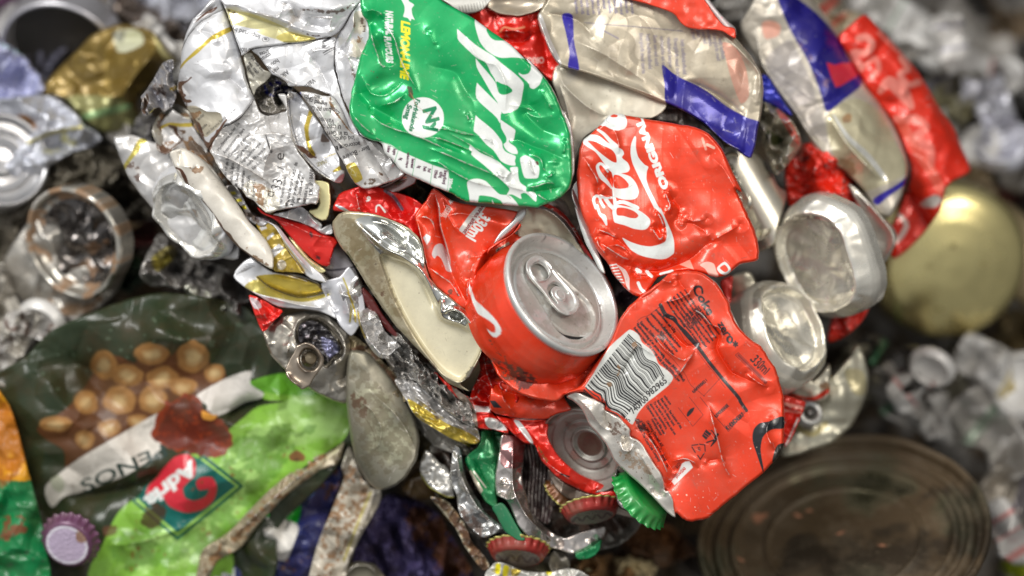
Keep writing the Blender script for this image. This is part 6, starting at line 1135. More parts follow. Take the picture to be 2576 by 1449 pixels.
sheet("can_wall", T("X: 1080,1120 1200,1080 1340,1120 1500,1200 1620,1290 1560,1370 1400,1400 1260,1400 1150,1330 1090,1230"), z=-40, relief=[R_crumple(12, 46, 92, ang=60, asp=2, octs=3)], paint=[K_line(T("X: 1100,1160 1180,1290 1300,1390"), 14, ink(20, 100, 60, .3, .4, .2)), K_stain(T("X: 1080,1120 1340,1120 1620,1290 1400,1400 1150,1330"), RUST, 6, .15, 16)], base=ink(150, 146, 138, .7, .38, .4), mat=M_METAL, parent=th, step=1.8, er=6, eh=4, thick=14)
# ================================================================== behind on the right: energy drink cans
th = thing("flattened_can", "flattened beige can with dark blue bar and faint blue print, above the white-script red can", "drink can", (1640, 180, -12))
e_o = T("X: 1352,48 1372,8 1400,-25 1500,-35 1650,-20 1730,20 1795,60 1850,95 1888,140 1917,190 1919,250 1908,320 1890,397 1855,380 1820,355 1770,310 1717,278 1660,255 1560,215 1480,185 1425,170 1400,158 1375,112")
ep = [K_poly(T("B: 1665,110 1745,115 1755,300 1785,450 1792,532 1712,515 1722,400 1695,250"), BLUE), K_poly(T("B: 2420,490 2500,550 C: 0,595 100,640 200,700 330,800 480,885 592,932 555,1080 512,1195 330,1090 150,930 0,830 B: 2450,780 2440,640"), ink(28, 20, 130, .3, .3, .15)), K_poly(T("C: 300,320 400,360 480,520 500,720 440,780 380,640 330,460"), ink(196, 136, 116, .3, .4, .2), op=.8), K_line(T("B: 1835,170 2000,185 2200,200 2576,235"), 3, ink(70, 66, 100, .2, .4, 0), op=.6), K_line(T("B: 1900,190 2090,290"), 4, ink(70, 66, 130, .2, .4, 0), op=.45)]
for i_ in range(11):
    ep.append(K_text(["ingredients", "taurin 0,4%", "koffein vand", "glukose sak", "niacin panto", "mineral"][i_ % 6], P("B: %d,%d" % (1760 + i_ * 42, 0 - i_ * 1)), 7, 84, ink(70, 64, 120, .2, .4, 0), sx=.8, bold=.03, op=.6))
for i_ in range(7):
    ep.append(K_text(["Energidrik med taurin", "højt koffeinindhold", "Best served cold", "contenido en cafeina", "vitalisiert korper"][i_ % 5], P("B: %d,%d" % (2250 + i_ * 52, 250 + i_ * 8)), 9, 86, ink(76, 72, 110, .2, .4, 0), sx=.9, bold=.04, op=.55))
for i_ in range(6):
    ep.append(K_text(["Energidrik med", "højt koffein", "Best served", "contenido"][i_ % 4], P("C: %d,%d" % (40 + i_ * 46, 90 + i_ * 40)), 9, 80, ink(76, 72, 110, .2, .4, 0), sx=.9, bold=.04, op=.5))
sheet("can_body", e_o, z=-13, relief=[R_tilt((1640, 180), -.012, .01), R_soft(2.5, 110, 181), R_crumple(2, 90, 182), R_ridge(T("B: 1490,130 1560,330 1640,480"), 3, 7), R_ridge(T("B: 1640,490 1900,560 2300,700 2450,770"), 2, 8), R_ridge(T("C: 0,590 200,690 480,880"), -3, 8), R_ridge(T("C: 170,920 300,1060 480,1150"), 3, 6), R_ridge(T("B: 1560,100 1780,150 1900,280"), -2, 8), R_ridge(T("C: 300,250 450,400 580,560 560,800"), 2.5, 8), R_ridge(T("B: 1750,300 2000,420 2300,620"), 1.5, 12)],
  paint=ep + [K_poly(T("B: 1480,130 1510,110 1580,300 1660,470 1630,485 1550,340"), ink(220, 216, 212, .6, .3, .1))], base=TAN, parent=th, step=1.8, er=12, eh=5, thick=14)
sheet("red_strip", T("B: 2070,-40 2450,-60 C: 100,-60 170,0 230,90 310,190 395,215 395,292 300,238 200,225 100,222 0,190 B: 2500,100 2300,30"), z=-9, relief=[R_soft(1.5, 50, 9)], base=ink(216, 52, 14, .25, .35, .1), parent=th, er=6, eh=3)
sheet("bare_rim", T("C: 90,-50 160,-50 250,60 330,150 400,215 395,290 330,250 240,130 150,20"), z=-12, relief=[R_cyl(P("C: 250,100"), 50, 16, 3)], paint=[K_spots(T("C: 90,-40 400,215 395,290 150,20"), 10, 1, 2, ink(220, 130, 140, 0, .5, 0), 3, .6)], base=ink(190, 180, 180, .6, .4, .2), parent=th, er=4, eh=2)
one("can_scrap", "plain cream can wall with bright slope, between the green can and white-script red can", "can scrap", T("B: 1590,600 1640,488 1900,555 2300,700 2460,790 2340,895 2050,880 1950,965 1830,1050 1790,1160 1740,1250 1720,1040 1690,900 1620,700"), -17, relief=[R_tilt(P("B: 1950,750"), .01, .02), R_ridge(T("B: 1650,520 1680,640 1850,800 2000,880"), 4, 14), R_ridge(T("B: 1640,620 1700,800 1740,1000"), 2, 6), R_soft(1.2, 60, 5)], paint=[K_spots(T("B: 1700,600 2300,750 2100,850 1900,900"), 5, .8, 1.6, ink(70, 60, 30, 0, .6, 0), 4, .7)], base=ink(196, 190, 172, .4, .4, .2), er=6, eh=3)
one("can_scrap", "black barcode-striped can side behind the white-script red can", "can scrap", T("B: 2300,750 2450,790 C: 0,830 150,930 300,1080 300,1140 160,1030 0,950 B: 2350,900 2310,850"), -22, relief=[R_soft(2, 30, 6)], paint=[K_line(T("B: %d,%d %d,%d" % (2330 + i * 22, 770 + i * 3, 2350 + i * 22, 900 + i * 6)), 2, BLACK, sm=False) for i in range(14)], base=ink(70, 62, 56, .4, .4, .2), er=4, eh=2)
th = thing("crushed_can", "red can top with beige end, squeezed between green and beige cans at the top", "drink can", (1290, 80, -16))
sheet("can_wall", T("B: 960,90 1060,45 1200,90 1340,120 1460,90 1510,60 1485,150 1560,330 1650,480 1600,620 1480,520 1270,350 1000,150"), z=-18, relief=[R_soft(2.5, 50, 7), R_ridge(T("B: 1180,240 1300,230 1420,260"), 3, 8), R_ridge(T("B: 1200,290 1350,320 1460,250"), -3, 8), R_ridge(T("B: 1480,150 1540,350 1570,560"), -3, 10), R_crumple(2, 50, 8)], paint=[K_text("ORIGINAL", P("B: 1530,432"), 15, 178, ink(222, 170, 160, .2, .4, .1), sx=.8, bold=.03), K_line(T("B: 1200,240 1230,205 1300,220 1380,205"), 5, ink(214, 150, 110, .2, .4, .1), op=.7), K_poly(T("B: 1490,300 1560,330 1640,480 1600,600 1540,480"), ink(60, 8, 8, .2, .4, .1), op=.0)], base=ink(206, 26, 8, .3, .32, .1), parent=th, er=8, eh=4)
sheet("can_end", T("B: 1100,60 1110,0 1150,-60 1500,-60 1560,-20 1520,60 1440,100 1330,122 1200,108"), z=-15, relief=[R_dent(P("B: 1330,20"), 55, 26, 0, -4, 3)], base=ink(172, 160, 142, .6, .36, .2), parent=th, er=7, eh=4)
one("can_scrap", "white ribbed can edge with fine grey ticks at the top edge behind the green can", "can scrap", T("B: 740,-40 1130,-40 1110,30 1060,80 960,105 880,90 820,40"), -12, relief=[R_cyl(P("B: 950,40"), 0, 28, 5)], paint=[K_line(T("B: %d,%d %d,%d" % (900 + i * 22, 95 - i * 4, 890 + i * 22, 50 - i * 5)), 1.6, DGREY, sm=False, op=.7) for i in range(10)], base=ink(206, 204, 196, .3, .4, .2), er=5, eh=3)

th = thing("flattened_can", "blurred long beige can with dark blue stripe and red blot, slanting across upper right", "drink can", (2060, 260, -44))
f_o = T("X: 1862,66 1885,20 1915,-25 2010,-30 2060,15 2108,85 2148,160 2170,205 2205,250 2240,300 2262,350 2284,417 2275,470 2262,510 2240,545 2205,535 2180,490 2145,450 2115,425 2070,400 2040,360 2000,290 1960,235 1925,185 1890,130")
fp = [K_poly(T("C: 715,-40 850,-20 1000,90 1150,250 1250,440 1345,580 1345,650 1220,750 1090,845 1040,700 950,470 830,260 760,110"), ink(22, 12, 116, .3, .35, .2)), K_poly(T("C: 1085,470 1150,490 1200,475 1280,470 1335,560 1290,590 1190,650 1155,660 1120,580"), ink(196, 30, 56, .2, .4, .1), sm=False), K_poly(T("C: 600,170 690,160 740,200 720,270 620,290"), ink(206, 150, 130, .2, .4, .2)),
  K_poly(T("F: 1440,50 1620,-60 1740,-150 1740,-100 1560,30 1470,100"), BLUE), K_poly(T("C: 620,460 800,300 860,380 1000,700 900,800 760,700"), ink(136, 130, 132, .3, .4, .3), op=.6), K_poly(T("C: 800,760 980,700 1060,900 1120,1080 950,1000"), ink(146, 138, 134, .3, .4, .3), op=.55), K_poly(T("C: 1100,850 1300,740 1500,860 1620,1100 1700,1280 1560,1380 1300,1449 1150,1200 1090,1000"), ink(186, 178, 148, .55, .4, .3)),
  K_line(T("C: 1140,870 1250,1040 1400,1180 1530,1350"), [4, 12, 14, 12], ink(226, 224, 214, .7, .25, 0)), K_spots(T("C: 850,300 1100,500 1100,700 1000,600"), 9, 3, 7, ink(110, 80, 100, .2, .5, 0), 4, .5), K_stain(T("C: 1180,1200 1300,1200 1300,1330 1200,1300"), OCHRE, 4, -.2, 14), K_stain(T("C: 1200,860 1280,860 1270,920 1200,920"), OCHRE, 5, -.2, 12)]  # pale line down the edge is painted glare
for i_ in range(10):
    fp.append(K_line(T("C: %d,%d %d,%d" % (650 + i_ * 34, 560 + i_ * 52, 800 + i_ * 26, 480 + i_ * 56)), 5, ink(110, 106, 112, .2, .4, 0), sm=False, op=.35))
sheet("can_body", f_o, z=-46, relief=[R_tilt((2060, 260), .0, .012), R_cyl((2060, 250), 56, 130, 22), R_soft(3, 90, 191), R_crumple(3, 90, 192), R_ridge(T("C: 560,200 600,480 800,800 1050,1130 1250,1300"), 4, 12), R_ridge(T("C: 1100,860 1250,1100 1500,1360"), 4, 12)], paint=fp, base=ink(184, 176, 162, .5, .4, .2), parent=th, step=2.6, er=16, eh=7, thick=22)
sheet("bare_rim", T("F: 1250,-60 1330,-20 1420,80 1530,200 1612,300 1605,400 1540,520 1450,585 1425,450 1440,330 1380,200 1300,60"), z=-48, relief=[R_ridge(T("F: 1300,-20 1440,130 1570,290 1590,400 1500,540"), 5, 10)], base=ink(196, 192, 180, .8, .32, .2), mat=M_METAL, parent=th, step=2.6, er=8, eh=5)
th = thing("flattened_can", "blurred long red can with pale pink script, farthest right along the beige blue-striped can", "drink can", (2300, 320, -62))
h_o = T("X: 2108,96 2140,62 2175,36 2200,58 2265,127 2315,190 2360,265 2400,325 2432,397 2442,432 2400,455 2380,475 2365,530 2310,605 2250,652 2232,600 2270,500 2290,420 2240,300 2190,240 2140,150")
PK = ink(226, 140, 126, .2, .4, .1)
sheet("can_body", h_o, z=-60, relief=[R_cyl((2290, 330), 58, 90, 16), R_soft(3, 70, 201), R_crumple(3, 70, 202)], paint=[K_line(T("C: 1330,290 1390,280 1430,340 1380,400 1290,400 1340,500"), 18, PK, op=.8), K_line(T("C: 1350,520 1450,440 1480,520 1420,600"), 14, PK, op=.6), K_line(T("C: 1650,440 1700,520 1640,560 1700,640 1780,620"), 16, PK, op=.8), K_line(T("C: 1490,690 1560,620 1660,700 1720,800"), [14, 30, 34, 20], PK, op=.75), K_line(T("C: 1620,900 1750,900 1840,960 1760,1050 1860,1120 1880,1250"), [20, 26, 18, 28, 26, 14], PK, op=.55), K_line(T("C: 1660,940 1760,1120 1880,1300 1960,1449"), 26, ink(206, 90, 70, .2, .4, .1), op=.7), K_line(T("F: 1640,180 1690,250 1650,330 1600,380"), 12, ink(222, 200, 190, .4, .4, .1)), K_poly(T("F: 1780,100 1900,20 1960,60 1900,120"), ink(206, 196, 186, .4, .4, .1)), K_line(T("C: 1480,250 1560,330 1640,400"), 10, PK, op=.5)],
  base=ink(212, 36, 8, .25, .34, .1), parent=th, step=2.8, er=16, eh=8, thick=24)
one("can_scrap", "glossy blue can sliver between the two beige cans", "can scrap", T("C: 600,560 660,600 760,760 830,870 780,860 690,800 600,760 580,680"), -40, relief=[R_soft(3, 40, 5)], base=ink(16, 30, 160, .4, .3, .1), step=2.5)
one("can_scrap", "pale pink and cream crumpled can corner below the glossy blue sliver", "can scrap", T("C: 585,790 680,790 760,850 850,940 900,1080 860,1160 780,1260 700,1320 640,1180 590,1040"), -38, relief=[R_crumple(14, 36, 50)], paint=[K_poly(T("C: 700,820 790,880 860,1000 880,1100 800,1000"), ink(216, 110, 96, .3, .4, .1)), K_poly(T("C: 640,850 720,840 700,900"), RUST, op=.7), K_poly(T("C: 640,980 760,1050 700,1100 630,1060"), ink(52, 60, 26, .2, .4, .2))], base=ink(186, 180, 160, .7, .35, .2), mat=M_METAL, step=2.4)
one("crumpled_can", "crumpled red can with black lettering behind the upper white can base", "drink can", T("X: 1972,425 1990,385 2010,365 2045,360 2105,395 2142,435 2172,478 2192,530 2200,620 2200,700 2192,760 2168,810 2120,850 2080,852 2120,700 2100,560 2040,500 1985,520"), -48, relief=[R_crumple(6, 50, 52, octs=3), R_soft(4, 60, 53), R_cyl((2130, 600), 75, 70, 14)], paint=[K_spots(T("X: 2000,385 2050,370 2150,450 2195,560 2196,640 2170,560 2100,450 2040,430"), 34, 2, 5, BLACK, 9, .8), K_line(T("C: 830,1050 900,1080 880,1200"), 14, PK, op=.6)], base=ink(216, 36, 14, .25, .34, .1), step=2.4, er=14, eh=8, thick=26)
th = thing("drink_can", "dented cream-white can base, the upper and larger of two on the right", "drink can", (2063, 661, -38))
WB = ink(228, 224, 212, .75, .27, .2)
can_base(th, (2052, 664, -32), 68, 50, -1, R=25.4, base=WB, body=WB, neckink=WB, dome=4, defo=2.2, seed=11, squash=.95, tall=14, dirt=.05)
th = thing("drink_can", "dented cream-white can base with a tiny blue speck, the lower of two on the right", "drink can", (1985, 830, -26))
can_base(th, (1998, 828, -26), 57, 46, 1, R=22.5, base=ink(226, 221, 206, .75, .27, .25), body=ink(212, 207, 192, .4, .34, .2), dome=3, defo=2.4, seed=14, squash=.95, tall=26, dirt=.12)
one("drink_can", "cream can wall with a red hem, under the lower white can base", "drink can", T("F: 360,640 500,600 560,700 700,1000 850,1300 980,1420 1110,1300 1110,1480 I: 1110,-60 1110,60 1060,130 900,120 780,100 760,0 F: 740,1449 720,1380 640,1200 480,1020 400,880 355,780"), -42, relief=[R_cyl(P("F: 800,1100"), 58, 95, 18), R_soft(3, 50, 55)], paint=[K_line(T("I: 760,60 900,110 1000,110 1110,40"), 12, ink(206, 50, 22, .3, .4, .1)), K_stain(T("I: 980,-20 1110,-20 1110,40 1040,40"), OCHRE, 4, -.1, 12)], base=ink(206, 200, 180, .6, .36, .15), step=2.2, er=12, eh=7, thick=22)
th = thing("drink_can", "blurred silver lid with ring pull, between white-script red can and upper white base", "drink can", (1885, 490, -30))
sheet("can_wall", T("C: 300,1130 420,1110 560,1160 640,1250 720,1400 780,1449 F: 780,80 740,200 700,380 620,440 560,440 480,300 400,100 330,0 C: 280,1300"), z=-38, relief=[R_cyl((1890, 480), 60, 70, 10)], base=ink(206, 200, 184, .8, .3, .1), mat=M_METAL, parent=th, step=2.2, er=10, eh=6)
can_lid(th, (1876, 492, -32), 66, 52, 1, R=19, spin=10, opened=0, steel=ink(206, 202, 188, 1, .28, .1), dirty=.1)
one("can_scrap", "red can corner above the lower white can base", "can scrap", T("F: 280,690 330,640 380,640 370,760 360,880 320,820"), -30, relief=[R_soft(2, 30, 4)], base=ink(206, 36, 26, .3, .34, .1), step=2)
th = thing("drink_can", "blurred cream can with a small dark ring pull, right of the barcode can's lower corner", "drink can", (2060, 1060, -60))
sheet("can_wall", T("I: 860,60 1100,-40 1250,-200 1330,-300 1400,-100 1390,60 1330,220 1260,330 1160,420 1100,460 960,500 850,540 740,540 760,400 850,260"), z=-62, relief=[R_cyl(P("I: 1100,200"), 120, 110, 16), R_soft(3, 50, 56)], paint=[K_poly(T("I: 1220,-100 1360,-100 1390,60 1300,80"), ink(176, 160, 90, .5, .4, .2), op=.5), K_line(T("I: 860,330 980,380 1080,300"), 14, ink(176, 160, 86, .5, .4, .2), op=.7)], base=ink(186, 182, 162, .7, .36, .15), parent=th, step=2.6, er=14, eh=8, thick=24)
mpt = frame(P("I: 960,215") + (-52,), 40, 25, 1)
lathe("ring_pull", mpt, dense([(2.2, -2), (3.0, .6), (4.4, 1.2), (5.4, .6), (5.8, -2)], .4), th, M_METAL, SATIN, nseg=80)
lathe("rivet", mpt, dense([(.05, 1.4), (1.4, 1.0), (1.8, -2)], .4), th, M_METAL, GREY, nseg=40)
sheet("opening_shade", T("I: 930,150 980,140 1030,180 1040,240 1000,260 990,210 950,180"), z=-55, base=BLACK, parent=th, step=2, er=3, eh=1)  # black sheet colours in the shade of the hole
one("can_scrap", "red can side with white bars sticking out right of the barcode can", "can scrap", T("I: 740,80 860,110 930,140 900,230 860,330 820,420 770,480 750,400 745,200"), -28, relief=[R_crumple(5, 40, 57)], paint=[K_line(T("I: 770,150 900,180"), 9, PK), K_line(T("I: 765,200 890,215"), 6, PK), K_line(T("I: 870,260 780,460"), 4, WHITE)], base=ink(212, 40, 24, .3, .34, .1), step=2)

# ================================================================== tins
th = thing("round_tin", "large round gold tin lid, smooth and blurred, at the right edge", "tin lid", (2394, 670, -120))
GT = ink(222, 208, 146, .9, .25, .03)
mpt = frame((2392, 664, -122), -8, 14, -1)
lathe("lid_disc", mpt, dense([(34.8, -22, ink(120, 112, 76, .8, .4, .2)), (35.6, -9, ink(150, 140, 94, .8, .4, .2)), (35, -5, GT), (33.6, -2.4, GT), (31.5, -.4, GT), (28, 1.4, GT), (20, 3.6, GT), (10, 5.4, GT), (.05, 6, GT)], 1.2), th, M_METAL, GT, nseg=140,
      paint=lambda x, y, C: (K_spots([(-20, -20), (20, -20), (20, 20), (-20, 20)], 5, .8, 1.6, ink(96, 88, 40, .2, .5, .2), 3, .7)(x, y, C)))
one("tin_can", "tan tin can body behind the gold lid at the right edge", "tin can", T("X: 2300,560 2330,500 2400,470 2480,480 2580,540 2640,640 2660,800 2560,760 2480,640 2380,580"), -150, relief=[R_cyl((2460, 600), 30, 150, 24)], paint=[K_line(T("X: 2350,520 2460,550 2560,640"), 12, ink(120, 108, 76, .7, .4, .3))], base=ink(150, 134, 100, .8, .4, .3), mat=M_METAL, step=5, er=20, eh=10, thick=30)
th = thing("round_tin", "big dark tarnished tin lid with concentric rings, lower right corner", "tin lid", (2125, 1290, -70))
mpt = frame((2118, 1330, -58), -14, 55, 1)
OT = ink(112, 110, 88, .95, .26, .4)
rg = [(a_, b_ * 1.7 if a_ < 62 else b_) for a_, b_ in [(63, -6), (64.6, -2.4), (64.2, -.8), (63, 0), (61.5, -.6), (60.5, -3.2), (58.5, -3.6), (56.5, -2.2), (54.8, -2.0), (53, -3.6), (51.5, -3.8), (49.5, -2.3), (48, -2.2), (46.4, -3.6), (44, -4), (36, -4), (34, -3.2), (32, -4.0), (20, -4.2), (.05, -4.3)]]
lathe("lid_disc", mpt, dense([(a_ * .945, b_) for a_, b_ in rg], .8), th, M_METAL, OT, nseg=220, deform=lambda X, Y, Z: (X, Y, Z + 1.2 * vnoise(X / 16, Y / 16, 4)),
      paint=lambda x, y, C: (K_stain([(-64, -64), (64, -64), (64, 64), (-64, 64)], ink(70, 44, 20, .2, .6, .4), 5, .0, 26, .4, .75)(x, y, C), K_stain([(-40, -40), (64, -64), (64, 10), (-20, 10)], ink(30, 26, 20, .4, .5, .4), 15, .05, 18, .4, .7)(x, y, C),
       K_spots([(-50, -10), (10, -40), (50, -20), (20, 30), (-40, 30)], 7, 1.0, 2.0, ink(176, 120, 90, 0, .6, .1), 8, .8)(x, y, C)))
# ================================================================== bags at lower left
th = thing("snack_bag", "crumpled green plastic food bag with nut picture, white banner and diamond logo, lower left", "plastic bag", (420, 1150, -52))
bag = T("X: -30,960 60,900 130,830 220,790 330,750 420,735 540,750 620,770 680,850 720,930 800,985 870,1000 890,1080 880,1140 800,1230 700,1330 650,1480 X: 60,1480 70,1300 40,1200 20,1080")
NUT = ink(150, 108, 60, 0, .4, .2); NUT2 = ink(196, 172, 124, 0, .4, .1); NB = ink(88, 52, 26, 0, .5, .3)
bp_ = [K_poly(T("G: 1990,60 2300,60 2650,120 2650,300 2576,440 2300,620 2000,900 1750,1130 1700,1500 700,1500 780,1200 900,960 1100,800 1300,620 1600,440 1830,260 1950,170 2150,130 2000,120"), ink(126, 176, 62, .05, .34, .25)),
  K_poly(T("G: 1850,0 2100,-80 2350,-60 2500,60 2300,90 2050,70"), ink(96, 160, 40, .05, .34, .25)),
  K_stain(T("G: 2100,150 2576,150 2576,420 2200,560 2000,800 1700,1080 1500,1350 1000,1449 900,1300"), ink(164, 200, 120, .05, .3, .1), 7, .0, 40, .5, .7), K_stain(T("G: 1700,400 2400,300 2100,700 1600,1300 900,1449 800,1200 1300,900"), ink(70, 120, 30, .05, .4, .3), 17, .15, 30, .3, .6),
  K_poly(T("G: 280,330 480,200 600,80 700,-80 D: 700,1300 760,1230 900,1240 1020,1290 1060,1180 1200,1160 1290,1230 1340,1190 1440,1140 1560,1180 1590,1300 1700,1360 1690,1449 G: 1560,60 1240,200 900,400 600,560 500,640 480,500 350,420"), NB)]
for cx, cy, rx, ry in ((790, 1310, 100, 110), (960, 1380, 120, 80), (1150, 1220, 130, 75), (1460, 1240, 125, 115), (1230, 1400, 120, 90), (1620, 1370, 80, 70)):
    c_ = P("D: %d,%d" % (cx, cy)); bp_ += [K_poly([(c_[0] + rx / 3 * math.cos(a), c_[1] + ry / 3 * math.sin(a)) for a in np.arange(0, 6.28, .6)], NUT, aa=7, warp=(4, 22, 61)), K_poly([(c_[0] - 1 + rx / 6.5 * math.cos(a), c_[1] + 2 + ry / 6.5 * math.sin(a)) for a in np.arange(0, 6.28, .6)], NUT2, aa=14, warp=(4, 22, 61), op=.75)]
for cx, cy, rx, ry in ((650, 130, 90, 90), (900, 120, 120, 110), (1150, 120, 110, 100), (640, 420, 70, 70), (1380, 20, 100, 70), (820, 330, 80, 70), (420, 300, 120, 60), (1050, 280, 90, 50)):
    c_ = P("G: %d,%d" % (cx, cy)); bp_ += [K_poly([(c_[0] + rx / 3 * math.cos(a), c_[1] + ry / 3 * math.sin(a)) for a in np.arange(0, 6.28, .6)], NUT, aa=7, warp=(4, 22, 61)), K_poly([(c_[0] - 1 + rx / 6.5 * math.cos(a), c_[1] + 2 + ry / 6.5 * math.sin(a)) for a in np.arange(0, 6.28, .6)], NUT2, aa=14, warp=(4, 22, 61), op=.6)]
bp_ += [K_poly(T("G: 345,770 420,700 600,560 900,385 1240,200 1260,330 1230,470 1090,600 950,690 800,750 600,820 480,850 395,930 345,850"), ink(206, 200, 190, .05, .4, .25)), K_poly(T("G: 1480,90 1700,-40 1890,-100 1890,0 1990,70 1960,110 1850,140 1650,240 1560,230 1560,160"), ink(212, 206, 198, .05, .4, .2)),
  K_poly(T("G: 380,720 450,690 490,760 460,820 400,790"), ink(160, 166, 140, .05, .4, .2), op=.7), K_text("PENOS", P("G: 1240,445"), 33, 152, ink(36, 52, 46, 0, .4, 0), bold=.01, to=P("G: 600,735")), K_text("jalap", P("G: 1150,280"), 13, 152, ink(110, 106, 96, 0, .4, 0), sx=.9, op=.7),
  K_poly(T("G: 1140,370 1230,180 1350,92 1450,80 1540,160 1570,270 1660,250 1760,380 1750,450 1690,540 1560,572 1450,520 1300,500 1200,450"), ink(128, 44, 10, 0, .45, .3), warp=(7, 16, 5)), K_stain(T("G: 1150,380 1350,90 1560,180 1740,400 1560,560 1250,470"), ink(84, 26, 8, 0, .5, .3), 4, .05, 14), K_poly(T("G: 1525,200 1600,230 1640,240 1600,275 1530,260"), ink(216, 150, 60, 0, .4, .1)),
  K_poly(T("G: 1540,535 1842,772 1340,1180 990,880 1060,830"), ink(10, 84, 62, .05, .35, .1), sm=False), K_poly(T("G: 1530,560 1805,772 1340,1150 1020,880 1080,840"), ink(140, 184, 84, .05, .35, .1), sm=False), K_poly(T("G: 1320,560 1420,530 1520,575 1780,770 1340,1122 1045,870 1090,780 1220,680"), ink(6, 92, 84, .05, .32, .12), sm=False),
  K_poly(T("G: 1230,640 1320,550 1420,530 1475,590 1470,690 1420,740 1380,790 1400,860 1470,880 1550,850 1575,795 1500,800 1480,740 1520,705 1600,705 1637,780 1610,880 1520,950 1400,970 1280,925 1230,860 1140,830 1100,840 1120,770 1190,700"), ink(200, 44, 58, .05, .35, .1)),
  K_text("Adria", P("G: 1440,575"), 34, 141, WHITE, bold=.04, shear=.1, to=P("G: 1090,860")), K_stain(T("G: 1100,920 1260,900 1200,1100 1040,1060"), ink(60, 36, 12, 0, .5, .3), 3, -.2, 14), K_poly(T("G: 2180,540 2240,500 2300,540 2290,580 2200,580"), OCHRE), K_poly(T("G: 780,1080 880,1070 870,1130 790,1150"), NB, op=.8),
  K_spots(T("G: 1000,1000 2300,300 2400,450 1700,1100 1500,1400 800,1400"), 60, 1, 3, ink(96, 80, 20, 0, .5, .2), 31, .6), K_spots(T("G: 1000,1000 2300,300 2400,450 1700,1100 1500,1400 800,1400"), 20, 1.5, 5, ink(120, 60, 20, 0, .5, .2), 41, .6),
  K_spots(T("X: 100,900 400,780 640,820 640,900 400,860 120,1000"), 30, 2, 6, ink(90, 104, 84, .1, .3, .1), 44, .5)]
sheet("bag_film", bag, z=-50, relief=[R_soft(8, 120, 221), R_crumple(5, 110, 222, octs=2), R_tilt((430, 1150), .01, -.015), R_ridge(T("G: 480,870 900,800 1200,680 1300,560"), -9, 16), R_ridge(T("G: 780,1220 1100,1180 1600,1000"), 3, 12), R_ridge(T("G: 1700,280 1850,160 2050,130"), -6, 8), R_dent((430, 850), 60, 34, 20, 7), R_dent((250, 960), 50, 60, 20, -10)], paint=bp_, base=ink(40, 50, 32, .05, .3, .35), mat=M_BAG, parent=th, step=2.0, er=12, eh=6, thick=20)
th = thing("snack_bag", "orange and green plastic bag corner at the left edge", "plastic bag", (40, 1270, -48))
sheet("bag_film", T("X: -40,980 15,1005 45,1080 70,1180 82,1220 100,1290 118,1370 120,1480 -40,1480"), z=-44, relief=[R_soft(5, 60, 231), R_crumple(5, 70, 232)], paint=[K_poly(T("G: -100,770 60,730 180,735 250,740 350,1000 380,1500 -100,1500"), ink(10, 112, 60, .05, .36, .3)), K_stain(T("G: -60,100 150,200 220,700 -60,760"), ink(150, 70, 14, 0, .5, .3), 3, -.05, 30, .4, .7), K_stain(T("G: 0,1000 200,1000 200,1150 0,1200"), ink(120, 60, 40, 0, .5, .3), 4, .1, 18), K_spots(T("G: 0,900 300,900 330,1400 0,1400"), 14, 2, 5, ink(60, 84, 60, 0, .5, 0), 5, .6)], base=ink(214, 150, 22, .05, .36, .3), mat=M_BAG, parent=th, step=2.4, er=8, eh=4)
crown("bottle_cap", "pale purple bottle cap lying face up at the bottom left", (168, 1372, -38), 20, 24, -1, 12.4, ink(96, 56, 84, .2, .4, .4), top=ink(178, 162, 184, .1, .42, .2), text=[K_line([(8.2 * math.cos(a), 8.2 * math.sin(a)) for a in np.arange(0, 6.4, .3)], 1.2, ink(206, 200, 210, .1, .4, .1), aa=.5), K_stain([(2, -11), (8, -10), (7, -3), (3, -4)], OCHRE, 4, -.3, 3)])
th = thing("snack_bag", "dark blue and white plastic bag between pale torn strips, bottom left of centre", "plastic bag", (720, 1320, -54))
sheet("bag_film", T("X: 540,1480 560,1390 590,1380 640,1330 700,1260 760,1200 800,1180 850,1150 860,1200 820,1320 770,1480"), z=-56, relief=[R_soft(5, 60, 241), R_crumple(7, 60, 242)], paint=[K_poly(T("G: 2000,990 2150,890 2270,910 2240,1050 2130,1030"), ink(20, 150, 40, .05, .4, .2)), K_poly(T("G: 1840,1210 1990,1010 2245,1060 2210,1220 2150,1335 2000,1290"), ink(216, 212, 204, .05, .4, .15)), K_poly(T("G: 2150,860 2300,720 2400,640 2390,800 2270,900"), ink(96, 140, 206, .05, .35, .2)), K_text("JLIM", P("G: 1590,1470"), 30, 4, WHITE, sx=.8, bold=.03), K_spots(T("G: 1700,1250 2300,1250 2400,1400 1700,1440"), 30, 1.5, 4, OCHRE, 5, .7), K_spots(T("G: 2400,600 2500,500 2576,800 2450,900"), 16, 3, 8, RUST, 6, .8)], base=ink(36, 42, 90, .1, .34, .3), mat=M_BAG, parent=th, step=2.2, er=8, eh=4)
one("torn_strip", "pale dirty torn strip slanting along the right side of the green bag", "torn strip", T("G: 1480,1449 1530,1250 1720,1120 1900,930 2100,740 2350,560 2576,440 H: 60,-10 80,40 G: 2576,560 2400,660 2150,850 1950,1060 1850,1200 1780,1260 1640,1340 1560,1500 1480,1520"), -46, relief=[R_crumple(6, 40, 60), R_ridge(T("G: 1750,1160 2100,830 2500,520"), 4, 8)], paint=[K_stain(T("G: 1480,1449 1720,1120 2350,560 2576,440 2400,660 1850,1200 1560,1449"), OCHRE, 6, .3, 12), K_line(T("G: 2130,830 2400,610 2550,500"), 6, ink(226, 214, 180, .1, .4, .1))], base=ink(156, 144, 118, .3, .42, .4), step=2)
